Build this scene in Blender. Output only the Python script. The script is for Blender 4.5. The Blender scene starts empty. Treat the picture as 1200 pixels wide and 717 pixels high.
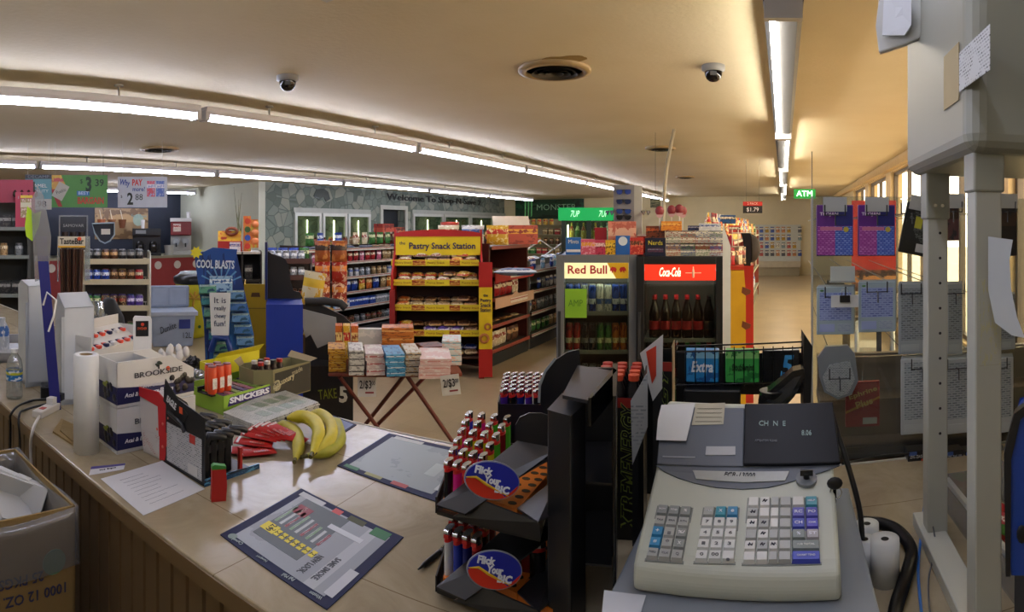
import bpy, math, random
from mathutils import Vector as V, Matrix, Euler
from math import sin, cos, pi, atan2, atan, tan
random.seed(7)
SC = bpy.context.scene
COL = SC.collection
# ---------------------------------------------------------------- camera (a stitched phone panorama: cylindrical), light, exposure
F = 682.0; HY = 265.0; X0 = 918.0; EYE = 1.7
cd = bpy.data.cameras.new('camera'); cam = bpy.data.objects.new('camera', cd); COL.objects.link(cam); SC.camera = cam
cd.type = 'PANO'; cd.panorama_type = 'CENTRAL_CYLINDRICAL'
cd.central_cylindrical_range_u_min = -600 / F; cd.central_cylindrical_range_u_max = 600 / F
cd.central_cylindrical_range_v_min = -(717 - HY) / F; cd.central_cylindrical_range_v_max = HY / F
cam.location = (0, 0, EYE); cam.rotation_euler = (pi / 2, 0, (X0 - 600) / F)
cd.clip_end = 300
cd.clip_start = 0.02
SC.view_settings.view_transform = 'Standard'; SC.view_settings.look = 'None'
SC.view_settings.gamma = 1; SC.view_settings.use_curve_mapping = False
SC.view_settings.exposure = 1.3
TUBE = 24.0           # strength of the fluorescent tubes
W = bpy.data.worlds.new('world'); SC.world = W; W.use_nodes = True
_bg = W.node_tree.nodes['Background']; _bg.inputs[0].default_value = (1.0, 0.84, 0.60, 1); _bg.inputs[1].default_value = 4.0
SC.cycles.use_denoising = True
SC.cycles.max_bounces = 7
SC.cycles.diffuse_bounces = 4
SC.cycles.transparent_max_bounces = 16
SC.cycles.sample_clamp_indirect = 4
# ---------------------------------------------------------------- measuring helpers
def ang(px): return (X0 - px) / F
def pt(px, py, r):
    a = ang(px); return V((-r * sin(a), r * cos(a), EYE + r * (HY - py) / F))
def onz(px, py, z): return pt(px, py, (EYE - z) * F / (py - HY))
def lin(h):
    h = h.lstrip('#'); h = h if len(h) == 6 else ''.join(x * 2 for x in h); c = [int(h[i:i + 2], 16) / 255 for i in (0, 2, 4)]
    return tuple(x / 12.92 if x <= .04045 else ((x + .055) / 1.055) ** 2.4 for x in c) + (1,)
# ---------------------------------------------------------------- materials
_mats = {}
def _new(name):
    m = bpy.data.materials.new(name); m.use_nodes = True
    nt = m.node_tree; b = nt.nodes['Principled BSDF']; return m, nt, b
def _n(nt, t, **kw):
    n = nt.nodes.new(t)
    for k, v in kw.items():
        if k.startswith('i_'): n.inputs[k[2:].replace('_', ' ')].default_value = v
        else: setattr(n, k, v)
    return n
def M(col, rough=.5, metal=0, vary=.12, scale=8, bump=0, spec=.5, coat=0):
    k = ('M', col, rough, metal, vary, scale, bump, spec, coat)
    if k in _mats: return _mats[k]
    m, nt, b = _new('plain_' + col.strip('#'))
    b.inputs['Roughness'].default_value = rough; b.inputs['Metallic'].default_value = metal
    b.inputs['Specular IOR Level'].default_value = spec; b.inputs['Coat Weight'].default_value = coat
    tc = _n(nt, 'ShaderNodeTexCoord'); no = _n(nt, 'ShaderNodeTexNoise', i_Scale=scale, i_Detail=3.0)
    nt.links.new(tc.outputs['Object'], no.inputs['Vector'])
    c = lin(col); mx = _n(nt, 'ShaderNodeMix', data_type='RGBA')
    mx.inputs[6].default_value = tuple(x * (1 - vary) for x in c[:3]) + (1,); mx.inputs[7].default_value = tuple(min(1, x * (1 + vary)) for x in c[:3]) + (1,)
    nt.links.new(no.outputs[0], mx.inputs[0]); nt.links.new(mx.outputs[2], b.inputs['Base Color'])
    if bump:
        bp = _n(nt, 'ShaderNodeBump', i_Strength=bump, i_Distance=.01); n2 = _n(nt, 'ShaderNodeTexNoise', i_Scale=scale * 6)
        nt.links.new(tc.outputs['Object'], n2.inputs['Vector']); nt.links.new(n2.outputs[0], bp.inputs['Height']); nt.links.new(bp.outputs[0], b.inputs['Normal'])
    _mats[k] = m; return m
def PK(c1, c2, c3, rough=.35, s=5.0, band=(.55, .8), axis=2, seed=0.0):
    """printed packaging: ground colour, a band and blotchy artwork"""
    k = ('PK', c1, c2, c3, rough, s, band, axis, seed)
    if k in _mats: return _mats[k]
    m, nt, b = _new('print_' + c1.strip('#')); b.inputs['Roughness'].default_value = rough
    tc = _n(nt, 'ShaderNodeTexCoord'); sp = _n(nt, 'ShaderNodeSeparateXYZ'); nt.links.new(tc.outputs['Generated'], sp.inputs[0])
    a = _n(nt, 'ShaderNodeMath', operation='GREATER_THAN'); a.inputs[1].default_value = band[0]
    c = _n(nt, 'ShaderNodeMath', operation='LESS_THAN'); c.inputs[1].default_value = band[1]
    nt.links.new(sp.outputs[axis], a.inputs[0]); nt.links.new(sp.outputs[axis], c.inputs[0])
    mu = _n(nt, 'ShaderNodeMath', operation='MULTIPLY'); nt.links.new(a.outputs[0], mu.inputs[0]); nt.links.new(c.outputs[0], mu.inputs[1])
    vo = _n(nt, 'ShaderNodeTexNoise', i_Scale=s, i_Detail=4.0, i_Roughness=.65)
    mp = _n(nt, 'ShaderNodeMapping'); mp.inputs['Location'].default_value = (seed, seed * 2, 0)
    nt.links.new(tc.outputs['Generated'], mp.inputs[0]); nt.links.new(mp.outputs[0], vo.inputs['Vector'])
    g = _n(nt, 'ShaderNodeMath', operation='GREATER_THAN'); g.inputs[1].default_value = .55; nt.links.new(vo.outputs[0], g.inputs[0])
    m1 = _n(nt, 'ShaderNodeMix', data_type='RGBA'); m1.inputs[6].default_value = lin(c1); m1.inputs[7].default_value = lin(c2); nt.links.new(mu.outputs[0], m1.inputs[0])
    m2 = _n(nt, 'ShaderNodeMix', data_type='RGBA'); m2.inputs[7].default_value = lin(c3); nt.links.new(g.outputs[0], m2.inputs[0]); nt.links.new(m1.outputs[2], m2.inputs[6])
    nt.links.new(m2.outputs[2], b.inputs['Base Color']); _mats[k] = m; return m
def PRINT(bg, ink, w=.012, h=.006, axes=(0, 1), rough=.6, cut=.5, fade=.8):
    """small print: rows of word-like dashes"""
    k = ('PR', bg, ink, w, h, axes, rough, cut, fade)
    if k in _mats: return _mats[k]
    m, nt, b = _new('small_print_' + bg.strip('#')); b.inputs['Roughness'].default_value = rough
    tc = _n(nt, 'ShaderNodeTexCoord'); sp = _n(nt, 'ShaderNodeSeparateXYZ'); cb = _n(nt, 'ShaderNodeCombineXYZ')
    nt.links.new(tc.outputs['Object'], sp.inputs[0]); nt.links.new(sp.outputs[axes[0]], cb.inputs[0]); nt.links.new(sp.outputs[axes[1]], cb.inputs[1])
    br = _n(nt, 'ShaderNodeTexBrick', i_Scale=1.0, i_Mortar_Size=h * .28, i_Brick_Width=w, i_Row_Height=h, i_Mortar_Smooth=0.0)
    br.inputs['Color1'].default_value = lin(ink); br.inputs['Color2'].default_value = tuple(a * (1 - fade) + c * fade for a, c in zip(lin(ink), lin(bg))); br.inputs['Mortar'].default_value = lin(bg)
    nt.links.new(cb.outputs[0], br.inputs['Vector'])
    no = _n(nt, 'ShaderNodeTexNoise', i_Scale=.25 / w); nt.links.new(cb.outputs[0], no.inputs['Vector'])
    g = _n(nt, 'ShaderNodeMath', operation='GREATER_THAN'); g.inputs[1].default_value = cut; nt.links.new(no.outputs[0], g.inputs[0])
    mx = _n(nt, 'ShaderNodeMix', data_type='RGBA'); mx.inputs[6].default_value = lin(bg); nt.links.new(br.outputs['Color'], mx.inputs[7]); nt.links.new(g.outputs[0], mx.inputs[0])
    nt.links.new(mx.outputs[2], b.inputs['Base Color']); _mats[k] = m; return m
def EMIT(col, s, name='glow'):
    k = ('E', col, s)
    if k in _mats: return _mats[k]
    m, nt, b = _new(name); b.inputs['Base Color'].default_value = lin(col)
    b.inputs['Emission Color'].default_value = lin(col); b.inputs['Emission Strength'].default_value = s
    _mats[k] = m; return m
def CLEAR(tint='#ffffff', gloss=.06, alpha=0.0, rough=.03, name='clear_plastic'):
    k = ('C', tint, gloss, alpha, rough)
    if k in _mats: return _mats[k]
    m = bpy.data.materials.new(name); m.use_nodes = True; nt = m.node_tree; nt.nodes.clear()
    o = nt.nodes.new('ShaderNodeOutputMaterial'); t = _n(nt, 'ShaderNodeBsdfTransparent'); t.inputs[0].default_value = lin(tint)
    g = _n(nt, 'ShaderNodeBsdfGlossy', i_Roughness=rough); d = _n(nt, 'ShaderNodeBsdfDiffuse'); d.inputs[0].default_value = (.8, .8, .8, 1)
    x = _n(nt, 'ShaderNodeMixShader'); x.inputs[0].default_value = gloss; y = _n(nt, 'ShaderNodeMixShader'); y.inputs[0].default_value = alpha
    fr = _n(nt, 'ShaderNodeLayerWeight', i_Blend=.25); pw = _n(nt, 'ShaderNodeMath', operation='POWER'); pw.inputs[1].default_value = 3; nt.links.new(fr.outputs[1], pw.inputs[0])
    ad = _n(nt, 'ShaderNodeMath', operation='ADD'); ad.inputs[1].default_value = gloss; ad.use_clamp = True
    nt.links.new(pw.outputs[0], ad.inputs[0]); nt.links.new(ad.outputs[0], x.inputs[0])
    nt.links.new(t.outputs[0], x.inputs[1]); nt.links.new(g.outputs[0], x.inputs[2]); nt.links.new(x.outputs[0], y.inputs[1]); nt.links.new(d.outputs[0], y.inputs[2])
    nt.links.new(y.outputs[0], o.inputs[0]); _mats[k] = m; return m
# ---------------------------------------------------------------- mesh builder
class MB:
    def __init__(s): s.v = []; s.f = []; s.m = []; s.sm = []; s.T = None; s.mi = 0
    def add(s, vs, fs, smooth=False):
        b = len(s.v)
        for p in vs:
            p = V(p); s.v.append(s.T @ p if s.T is not None else p)
        for f in fs: s.f.append([b + i for i in f]); s.m.append(s.mi); s.sm.append(smooth)
        return s
    def mat(s, i): s.mi = i; return s
    def at(s, loc=(0, 0, 0), rot=(0, 0, 0), sc=(1, 1, 1)):
        s.T = Matrix.LocRotScale(V(loc), Euler(rot), V(sc)); return s
    def box(s, x0, x1, y0, y1, z0, z1):
        return s.add([(x0, y0, z0), (x1, y0, z0), (x1, y1, z0), (x0, y1, z0), (x0, y0, z1), (x1, y0, z1), (x1, y1, z1), (x0, y1, z1)],
                     [(0, 3, 2, 1), (4, 5, 6, 7), (0, 1, 5, 4), (1, 2, 6, 5), (2, 3, 7, 6), (3, 0, 4, 7)])
    def hexa(s, b, t):  # bottom and top quads
        return s.add(list(b) + list(t), [(0, 3, 2, 1), (4, 5, 6, 7), (0, 1, 5, 4), (1, 2, 6, 5), (2, 3, 7, 6), (3, 0, 4, 7)])
    def cyl(s, p0, p1, r0, r1=None, n=12, caps=True, smooth=True):
        r1 = r0 if r1 is None else r1; p0 = V(p0); p1 = V(p1); d = (p1 - p0).normalized()
        u = d.orthogonal().normalized(); w = d.cross(u); vs = []
        for p, r in ((p0, r0), (p1, r1)):
            for i in range(n):
                a = 2 * pi * i / n; vs.append(p + (u * cos(a) + w * sin(a)) * r)
        s.add(vs, [(i, (i + 1) % n, n + (i + 1) % n, n + i) for i in range(n)], smooth)
        if caps: s.add(vs, [tuple(range(n))[::-1], tuple(range(n, 2 * n))])
        return s
    def tube(s, pts, r, n=8, closed=False, caps=True):
        pts = [V(p) for p in pts]; N = len(pts); vs = []; u = None
        rs = r if isinstance(r, (list, tuple)) else [r] * N
        for k, p in enumerate(pts):
            a = pts[(k - 1) % N] if (k or closed) else p; b = pts[(k + 1) % N] if (k < N - 1 or closed) else p
            d = (b - a).normalized() if (b - a).length > 1e-9 else V((0, 0, 1))
            if u is None: u = d.orthogonal().normalized()
            u = (u - d * u.dot(d)); u = u.normalized() if u.length > 1e-6 else d.orthogonal().normalized()
            w = d.cross(u)
            for i in range(n):
                t = 2 * pi * i / n; vs.append(p + (u * cos(t) + w * sin(t)) * rs[k])
        fs = []
        for k in range(N if closed else N - 1):
            a = k * n; b = ((k + 1) % N) * n
            for i in range(n): fs.append((a + i, a + (i + 1) % n, b + (i + 1) % n, b + i))
        s.add(vs, fs, True)
        if caps and not closed: s.add(vs[:n] + vs[-n:], [tuple(range(n))[::-1], tuple(range(n, 2 * n))])
        return s
    def lathe(s, prof, n=16, c=(0, 0, 0), smooth=True, caps=True):
        vs = []
        for r, z in prof:
            for i in range(n):
                a = 2 * pi * i / n; vs.append((c[0] + r * cos(a), c[1] + r * sin(a), c[2] + z))
        K = len(prof); s.add(vs, [(k * n + i, k * n + (i + 1) % n, (k + 1) * n + (i + 1) % n, (k + 1) * n + i) for k in range(K - 1) for i in range(n)], smooth)
        if caps: s.add(vs[:n] + vs[-n:], [tuple(range(n))[::-1], tuple(range(n, 2 * n))])
        return s
    def prism(s, poly, a0, a1, ax='y', smooth=False):
        """extrude a 2D outline; ax is the extrusion axis"""
        f = {'y': lambda p, a: (p[0], a, p[1]), 'x': lambda p, a: (a, p[0], p[1]), 'z': lambda p, a: (p[0], p[1], a)}[ax]
        n = len(poly); vs = [f(p, a0) for p in poly] + [f(p, a1) for p in poly]
        s.add(vs, [(i, (i + 1) % n, n + (i + 1) % n, n + i) for i in range(n)], smooth)
        s.add(vs, [tuple(range(n))[::-1], tuple(range(n, 2 * n))]); return s
    def grid(s, fn, nu, nv, smooth=True):
        vs = [fn(i / nu, j / nv) for j in range(nv + 1) for i in range(nu + 1)]; w = nu + 1
        return s.add(vs, [(j * w + i, j * w + i + 1, (j + 1) * w + i + 1, (j + 1) * w + i) for j in range(nv) for i in range(nu)], smooth)
    def ball(s, c, r, n=12, sq=(1, 1, 1)):
        return s.grid(lambda u, v: (c[0] + r * sq[0] * cos(2 * pi * u) * sin(pi * v), c[1] + r * sq[1] * sin(2 * pi * u) * sin(pi * v), c[2] - r * sq[2] * cos(pi * v)), n, n // 2)
    def mesh(s, name, mats, fixn=True):
        me = bpy.data.meshes.new(name); me.from_pydata([tuple(p) for p in s.v], [], s.f)
        for m in mats if isinstance(mats, (list, tuple)) else [mats]: me.materials.append(m)
        me.polygons.foreach_set('material_index', s.m); me.polygons.foreach_set('use_smooth', s.sm)
        me.validate(); me.update(); return me
    def build(s, name, mats, parent=None, bevel=0, loc=None, rz=None, seg=2):
        o = bpy.data.objects.new(name, s.mesh(name, mats)); COL.objects.link(o)
        if parent is not None: o.parent = parent
        if loc is not None: o.location = loc
        if rz is not None: o.rotation_euler = (0, 0, rz)
        if bevel:
            b = o.modifiers.new('bevel', 'BEVEL'); b.width = bevel; b.segments = seg; b.limit_method = 'ANGLE'
        return o
def tag(o, label, cat, group=None, kind=None):
    if label: o['label'] = label
    if cat: o['category'] = cat
    if group: o['group'] = group
    if kind: o['kind'] = kind
    return o
def thing(name, label, cat, loc=(0, 0, 0), rz=0, group=None):
    o = bpy.data.objects.new(name, None); COL.objects.link(o); o.location = loc; o.rotation_euler = (0, 0, rz); o.empty_display_size = .05
    return tag(o, label, cat, group)
def struct(o): o['kind'] = 'structure'; return o
_kids = {}
def copy_tree(o, loc=None, rz=None, label=None, parent=None, group=None):
    c = o.copy(); COL.objects.link(c)
    if parent is not None: c.parent = parent
    if loc is not None: c.location = loc
    if rz is not None: c.rotation_euler = (0, 0, rz)
    if label: c['label'] = label
    if group: c['group'] = group
    for ch in list(o.children): copy_tree(ch, parent=c)
    return c
_fit = []
def txt(s, parent, loc, h=None, w=None, mat=None, rot=(pi / 2, 0, 0), name='lettering', ext=.0008, bold=0, align='CENTER', shear=0):
    cu = bpy.data.curves.new(name, 'FONT'); cu.body = s; cu.size = 1; cu.align_x = align; cu.align_y = 'CENTER'; cu.offset = bold; cu.shear = shear
    cu.resolution_u = 2
    o = bpy.data.objects.new(name, cu); COL.objects.link(o); o.location = loc; o.rotation_euler = rot
    if parent is not None: o.parent = parent
    cu.materials.append(mat or M('#111111')); _fit.append((o, w, h, ext)); return o
def fit_text():
    bpy.context.view_layer.update()
    for o, w, h, ext in _fit:
        o.data.extrude = ext
    bpy.context.view_layer.update(); dg = bpy.context.evaluated_depsgraph_get()
    for o, w, h, ext in _fit:
        d = o.dimensions; sx = w / d.x if w else None; sy = h / d.y if h else None
        sx = sx or sy; sy = sy or sx
        me = bpy.data.meshes.new_from_object(o.evaluated_get(dg), preserve_all_data_layers=False, depsgraph=dg)
        nm = o.name; o.name = 'old'; c = bpy.data.objects.new(nm, me); COL.objects.link(c)
        c.parent = o.parent; c.location = o.location; c.rotation_euler = o.rotation_euler; c.scale = (sx, sy, 1)
        for k in ('label', 'category', 'group', 'kind'):
            if o.get(k): c[k] = o[k]
        bpy.data.objects.remove(o)
def relook(o, mat):
    if len(o.material_slots): o.material_slots[0].link = 'OBJECT'; o.material_slots[0].material = mat
    return o
def put(me, name, loc, rz, label, cat, group=None, mat=None, tilt=None):
    o = bpy.data.objects.new(name, me); COL.objects.link(o); o.location = loc; o.rotation_euler = (tilt or 0, 0, rz)
    if mat is not None: relook(o, mat)
    return tag(o, label, cat, group)
WHITE = M('#e9e9e6', .5); BLACK = M('#0d0d0f', .4); DGREY = M('#2b2d30', .5); CHROME = M('#c8c8c8', .2, 1, 0); STEEL = M('#8f9496', .35, .7, .05)
GREYP = M('#a9aba8', .45); TAN = M('#b08f63', .8, bump=.1); WOODD = M('#3a2a1c', .6)
# ---------------------------------------------------------------- the room
CZ = 2.73
def plane_box(name, x0, x1, y0, y1, z0, z1, m): return struct(MB().box(x0, x1, y0, y1, z0, z1).build(name, m))
def wall_mat(col, bump=.1, vary=.06, scale=1.2, c2=None, rough=.8):
    m, nt, b = _new('paint'); b.inputs['Roughness'].default_value = rough
    tc = _n(nt, 'ShaderNodeTexCoord'); no = _n(nt, 'ShaderNodeTexNoise', i_Scale=scale, i_Detail=5.0, i_Roughness=.6)
    nt.links.new(tc.outputs['Object'], no.inputs['Vector']); cr = _n(nt, 'ShaderNodeValToRGB')
    c = lin(col); d = lin(c2) if c2 else tuple(x * (1 - vary * 2) for x in c[:3]) + (1,)
    cr.color_ramp.elements[0].position = .3; cr.color_ramp.elements[1].position = .7; cr.color_ramp.elements[0].color = d; cr.color_ramp.elements[1].color = c
    nt.links.new(no.outputs[0], cr.inputs[0]); nt.links.new(cr.outputs[0], b.inputs['Base Color'])
    bp = _n(nt, 'ShaderNodeBump', i_Strength=bump, i_Distance=.02); n2 = _n(nt, 'ShaderNodeTexNoise', i_Scale=30.0)
    nt.links.new(tc.outputs['Object'], n2.inputs['Vector']); nt.links.new(n2.outputs[0], bp.inputs['Height']); nt.links.new(bp.outputs[0], b.inputs['Normal'])
    return m
def floor_mat():
    m, nt, b = _new('vinyl_tile'); b.inputs['Roughness'].default_value = .32
    tc = _n(nt, 'ShaderNodeTexCoord'); br = _n(nt, 'ShaderNodeTexBrick', i_Scale=1.0, i_Mortar_Size=.0015, i_Brick_Width=.305, i_Row_Height=.305)
    br.offset = 0; br.inputs['Color1'].default_value = lin('#b9a582'); br.inputs['Color2'].default_value = lin('#b19d7a'); br.inputs['Mortar'].default_value = lin('#a3906d')
    nt.links.new(tc.outputs['Object'], br.inputs['Vector'])
    no = _n(nt, 'ShaderNodeTexNoise', i_Scale=2.0, i_Detail=6.0); nt.links.new(tc.outputs['Object'], no.inputs['Vector'])
    mx = _n(nt, 'ShaderNodeMix', data_type='RGBA', blend_type='MULTIPLY'); mx.inputs[0].default_value = .35
    nt.links.new(br.outputs[0], mx.inputs[6]); nt.links.new(no.outputs[0], mx.inputs[7]); nt.links.new(mx.outputs[2], b.inputs['Base Color'])
    return m
def stone_mat():
    m, nt, b = _new('flagstone'); b.inputs['Roughness'].default_value = .8
    tc = _n(nt, 'ShaderNodeTexCoord'); vo = _n(nt, 'ShaderNodeTexVoronoi', i_Scale=4.2); v2 = _n(nt, 'ShaderNodeTexVoronoi', feature='DISTANCE_TO_EDGE', i_Scale=4.2)
    for x in (vo, v2): nt.links.new(tc.outputs['Object'], x.inputs['Vector'])
    cr = _n(nt, 'ShaderNodeValToRGB'); e = cr.color_ramp.elements; e[0].color = lin('#5a665c'); e[1].color = lin('#8f9484'); x = e.new(.5); x.color = lin('#77847a')
    sp = _n(nt, 'ShaderNodeSeparateColor'); nt.links.new(vo.outputs['Color'], sp.inputs[0]); nt.links.new(sp.outputs[0], cr.inputs[0])
    c2 = _n(nt, 'ShaderNodeValToRGB'); c2.color_ramp.elements[0].color = (0, 0, 0, 1); c2.color_ramp.elements[1].position = .06; c2.color_ramp.elements[0].position = .01
    nt.links.new(v2.outputs[0], c2.inputs[0])
    mx = _n(nt, 'ShaderNodeMix', data_type='RGBA'); mx.inputs[6].default_value = lin('#58635a'); nt.links.new(c2.outputs[0], mx.inputs[0]); nt.links.new(cr.outputs[0], mx.inputs[7])
    nt.links.new(mx.outputs[2], b.inputs['Base Color']); return m
plane_box('floor', -14.5, 2.2, -1.2, 20.4, -.08, 0, floor_mat())
plane_box('ceiling', -14.5, 2.2, -1.2, 20.4, CZ, CZ + .1, wall_mat('#d2c6a8', .1, c2='#c4b590', scale=.45))
stone = stone_mat()
# stone wall, with the opening of the stock room and of the walk-in cooler doors
def yat(px, X): return -X / tan(ang(px))
LX = -10.5
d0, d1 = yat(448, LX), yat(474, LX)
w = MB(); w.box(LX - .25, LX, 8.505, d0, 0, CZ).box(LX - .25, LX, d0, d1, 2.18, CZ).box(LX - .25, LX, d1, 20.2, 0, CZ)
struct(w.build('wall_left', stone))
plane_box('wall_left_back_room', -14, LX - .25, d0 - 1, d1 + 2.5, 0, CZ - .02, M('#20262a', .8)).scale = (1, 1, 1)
plane_box('trim_1', LX - .02, LX + .04, d0 - .12, d0, 0, 2.3, M('#b8bcae', .6)); plane_box('trim_2', LX - .02, LX + .04, d1, d1 + .12, 0, 2.3, M('#b8bcae', .6))
plane_box('trim_3', LX - .02, LX + .04, d0, d1, 2.18, 2.3, M('#b8bcae', .6))
cream = wall_mat('#d8cfae', .08)
plane_box('wall_back', LX - .25, 1.9, 20.2, 20.4, 0, CZ, wall_mat('#d9cda6', .05))
plane_box('wall_corner', -14.4, LX, 8.3, 8.5, 0, CZ, wall_mat('#cfd2bd', .05))
plane_box('wall_coffee_bar', -14.4, -14.0, -1.2, 8.3, 0, CZ, M('#232a38', .7))
plane_box('wall_front', -14.5, 2.2, -1.2, -1.1, 0, CZ, cream)
# shop front: sill, lintel, piers, glass
RX = 1.75
w = MB(); ys = [-1.2, 2.0]
piers = [(-1.2, 2.2), (4.3, 4.75), (6.85, 7.3), (9.4, 9.85), (11.9, 12.4), (14.5, 20.2)]
w.box(RX, RX + .2, -1.2, 20.2, 0, .55).box(RX, RX + .2, -1.2, 20.2, 2.58, CZ)
for a, b in piers: w.box(RX, RX + .2, a, b, .55, 2.58)
struct(w.build('wall_right', wall_mat('#c9b184', .1)))
plane_box('trim_4', RX - .09, RX, -1.1, 20.1, 2.6, CZ, M('#b79c6c', .7))
fr = M('#4d4234', .5)
for i in range(5):
    a, b = piers[i][1], piers[i + 1][0]
    o = thing('window_%d' % (i + 1), None, None); struct(o)
    m = MB(); m.box(RX + .06, RX + .12, a, a + .05, .55, 2.58).box(RX + .06, RX + .12, b - .05, b, .55, 2.58).box(RX + .06, RX + .12, a, b, .55, .6).box(RX + .06, RX + .12, a, b, 2.53, 2.58)
    m.box(RX + .06, RX + .12, (a + b) / 2 - .025, (a + b) / 2 + .025, .6, 2.53)
    struct(m.build('window_frame', fr, o)); struct(MB().box(RX + .085, RX + .092, a + .05, b - .05, .6, 2.53).build('window_pane', CLEAR(gloss=.05), o))
plane_box('ground_outside', 2.2, 40, -20, 50, -.25, -.15, wall_mat('#b7ab95', .1))
# building over the road
o = struct(thing('building_wall_outside', None, None))
w = MB(); w.box(22, 26, -10, 45, -.2, 4.2); w.build('facade', wall_mat('#b5533c', .1), o)
w = MB(); [w.box(21.9, 22, y, y + 2.2, .6, 2.4) for y in range(-8, 44, 4)]; w.build('shop_windows', M('#4d5c66', .2), o)
MB().box(21.6, 22, -10, 45, 3.2, 4.0).build('fascia', M('#d9d2c0'), o)
# ---------------------------------------------------------------- ceiling: strip lights, cameras, vents
HOUS = M('#cfcfd2', .4)
GLOW = EMIT('#e2e6ff', TUBE, 'fluorescent_tube')
GLOWW = EMIT('#fff6e6', TUBE * .8, 'fluorescent_tube_warm')
GLOWN = EMIT('#e6e8ff', TUBE * .62, 'fluorescent_tube_near')
def strip_light(X, y0, y1, label, group, off=(0,), zt=2.55, w=.07, both=False, glow=None):
    o = thing('strip_light', label, 'ceiling light', (X, y0, zt), 0, group); L = y1 - y0
    m = MB(); m.prism([(-w * .55, .03), (w * .55, .03), (w * .75, .055), (w * .75, .09), (-w * .75, .09), (-w * .75, .055)], .03, L - .03, 'y'); m.build('housing', HOUS if w < .1 else M('#454648', .5), o)
    for x in off: MB().cyl((x, .06, 0), (x, L - .06, 0), .017 if w < .1 else .013, n=10).build('tube', glow or GLOW, o)
    for y in (.02, L - .06): MB().box(-w * .7, w * .7, y, y + .04, -.02, .06).build('end_cap', M('#b9b9bb'), o)
    for y in (L * .25, L * .75): MB().cyl((0, y, .09), (0, y, CZ - zt), .008, n=8).cyl((0, y, CZ - zt - .012), (0, y, CZ - zt), .035, n=14).build('hanger_rod', M('#a9a79e'), o)
    return o
j1 = [-.35, 2.47, 5.27, 8.07, 10.87, 13.67, 16.47, 19.2]
for i in range(7): strip_light(-3.86, j1[i], j1[i + 1], 'white strip light of the row over the centre gondola, %s from the counter' % ['first', 'second', 'third', 'fourth', 'fifth', 'sixth', 'seventh'][i], 'strip lights in the row over the centre gondola')
j2 = [-.7, 2.4, 5.45, 8.5, 11.5, 14.5, 17.5]
for i in range(6): strip_light(-8.05, j2[i], j2[i + 1], 'white strip light of the row before the stone wall, %s from the coffee bar end' % ['first', 'second', 'third', 'fourth', 'fifth', 'sixth'][i], 'strip lights in the row before the stone wall')
strip_light(-12.9, 4.3, 8.1, 'strip light over the coffee bar ending at the pale wall', None)
j4 = [2.3, 5.6, 8.9, 12.2, 15.5, 18.6]
for i in range(5): strip_light(0, j4[i], j4[i + 1], 'wide two tube strip light over the front aisle, %s from the counter' % ['first', 'second', 'third', 'fourth', 'fifth'][i], 'strip lights over the front aisle', off=(-.045,) if i % 2 == 0 else (.045,), w=.11, glow=GLOWW)
strip_light(0, -.98, 1.95, 'strip light above the cash register position', None, off=(.0,), w=.11, glow=GLOWN)
strip_light(-1.45, -1.0, 1.55, 'strip light above the long counter front', None, off=(.0,), w=.11, glow=GLOWN)
tag(MB().box(-.07, .07, 2.0, 2.28, 2.6, CZ).build('junction_box', M('#8f8f90', .4), bevel=.005), 'grey metal box at the near end of the front aisle strip light', 'junction box')
def dome_camera(px, py, label):
    r = (CZ - EYE) * F / (HY - py); p = pt(px, py, r); o = thing('security_camera', label, 'security camera', (p.x, p.y, CZ), ang(px), 'dome cameras on the ceiling')
    MB().lathe([(.075, 0), (.075, -.03), (.06, -.04)], 24).build('mount', M('#8a8a88'), o)
    MB().lathe([(.058, -.035), (.056, -.06), (.045, -.085), (.025, -.1), (.002, -.105)], 24).build('dome', M('#08080a', .08), o)
    MB().box(-.02, .02, -.062, -.05, -.075, -.05).build('lens', M('#55585c', .1), o)
dome_camera(337, 89, 'black dome security camera on the ceiling above the snack gondolas')
dome_camera(836, 77, 'black dome security camera on the ceiling beside the front aisle lights')
def vent(px, py, R, label):
    r = (CZ - EYE) * F / (HY - py); p = pt(px, py, r); o = thing('ceiling_vent', label, 'vent', (p.x, p.y, CZ), 0, 'round ceiling vents')
    MB().lathe([(R, 0), (R, -.02), (R * .8, -.03), (R * .78, -.005)], 32, caps=False).build('rim', M('#9c8358'), o)
    MB().lathe([(R * .79, -.006), (.01, -.006)], 32).build('duct_opening', M('#15130f'), o)
    for k in range(3):
        q = R * (.64 - k * .19); MB().lathe([(q, -.035), (q - .03, -.012), (q - .035, -.012), (q - .004, -.037)], 28, caps=False).build('louvre_ring', M('#3d352a', .5), o)
vent(650, 81, .24, 'large round louvred ceiling vent with dark stains above the pastry racks')
vent(187, 174, .26, 'round ceiling vent between the two rows of strip lights')
vent(774, 173, .2, 'round ceiling vent beyond the leaning pole')
vent(803, 207, .2, 'round ceiling vent above the back aisles near the bare wall')
# thin water stain ring and dirt patches on the ceiling round the vent
def stain(px, py, R, sq, c, label):
    r = (CZ - EYE) * F / (HY - py); p = pt(px, py, r); n = 28
    pts = [(p.x + R * (1 + .25 * sin(3 * t + px) + .12 * sin(7 * t)) * cos(t), p.y + R * sq * (1 + .2 * sin(2 * t + 1) + .1 * sin(5 * t)) * sin(t)) for t in [2 * pi * k / n for k in range(n)]]
    tag(MB().prism(pts, CZ - .0025, CZ - .0005, 'z').build('ceiling_stain', M(c, .9, vary=.25, scale=6)), label, 'stain')
stain(662, 70, .12, .8, '#8f7540', 'brown water stain on the ceiling beside the large vent')
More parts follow.
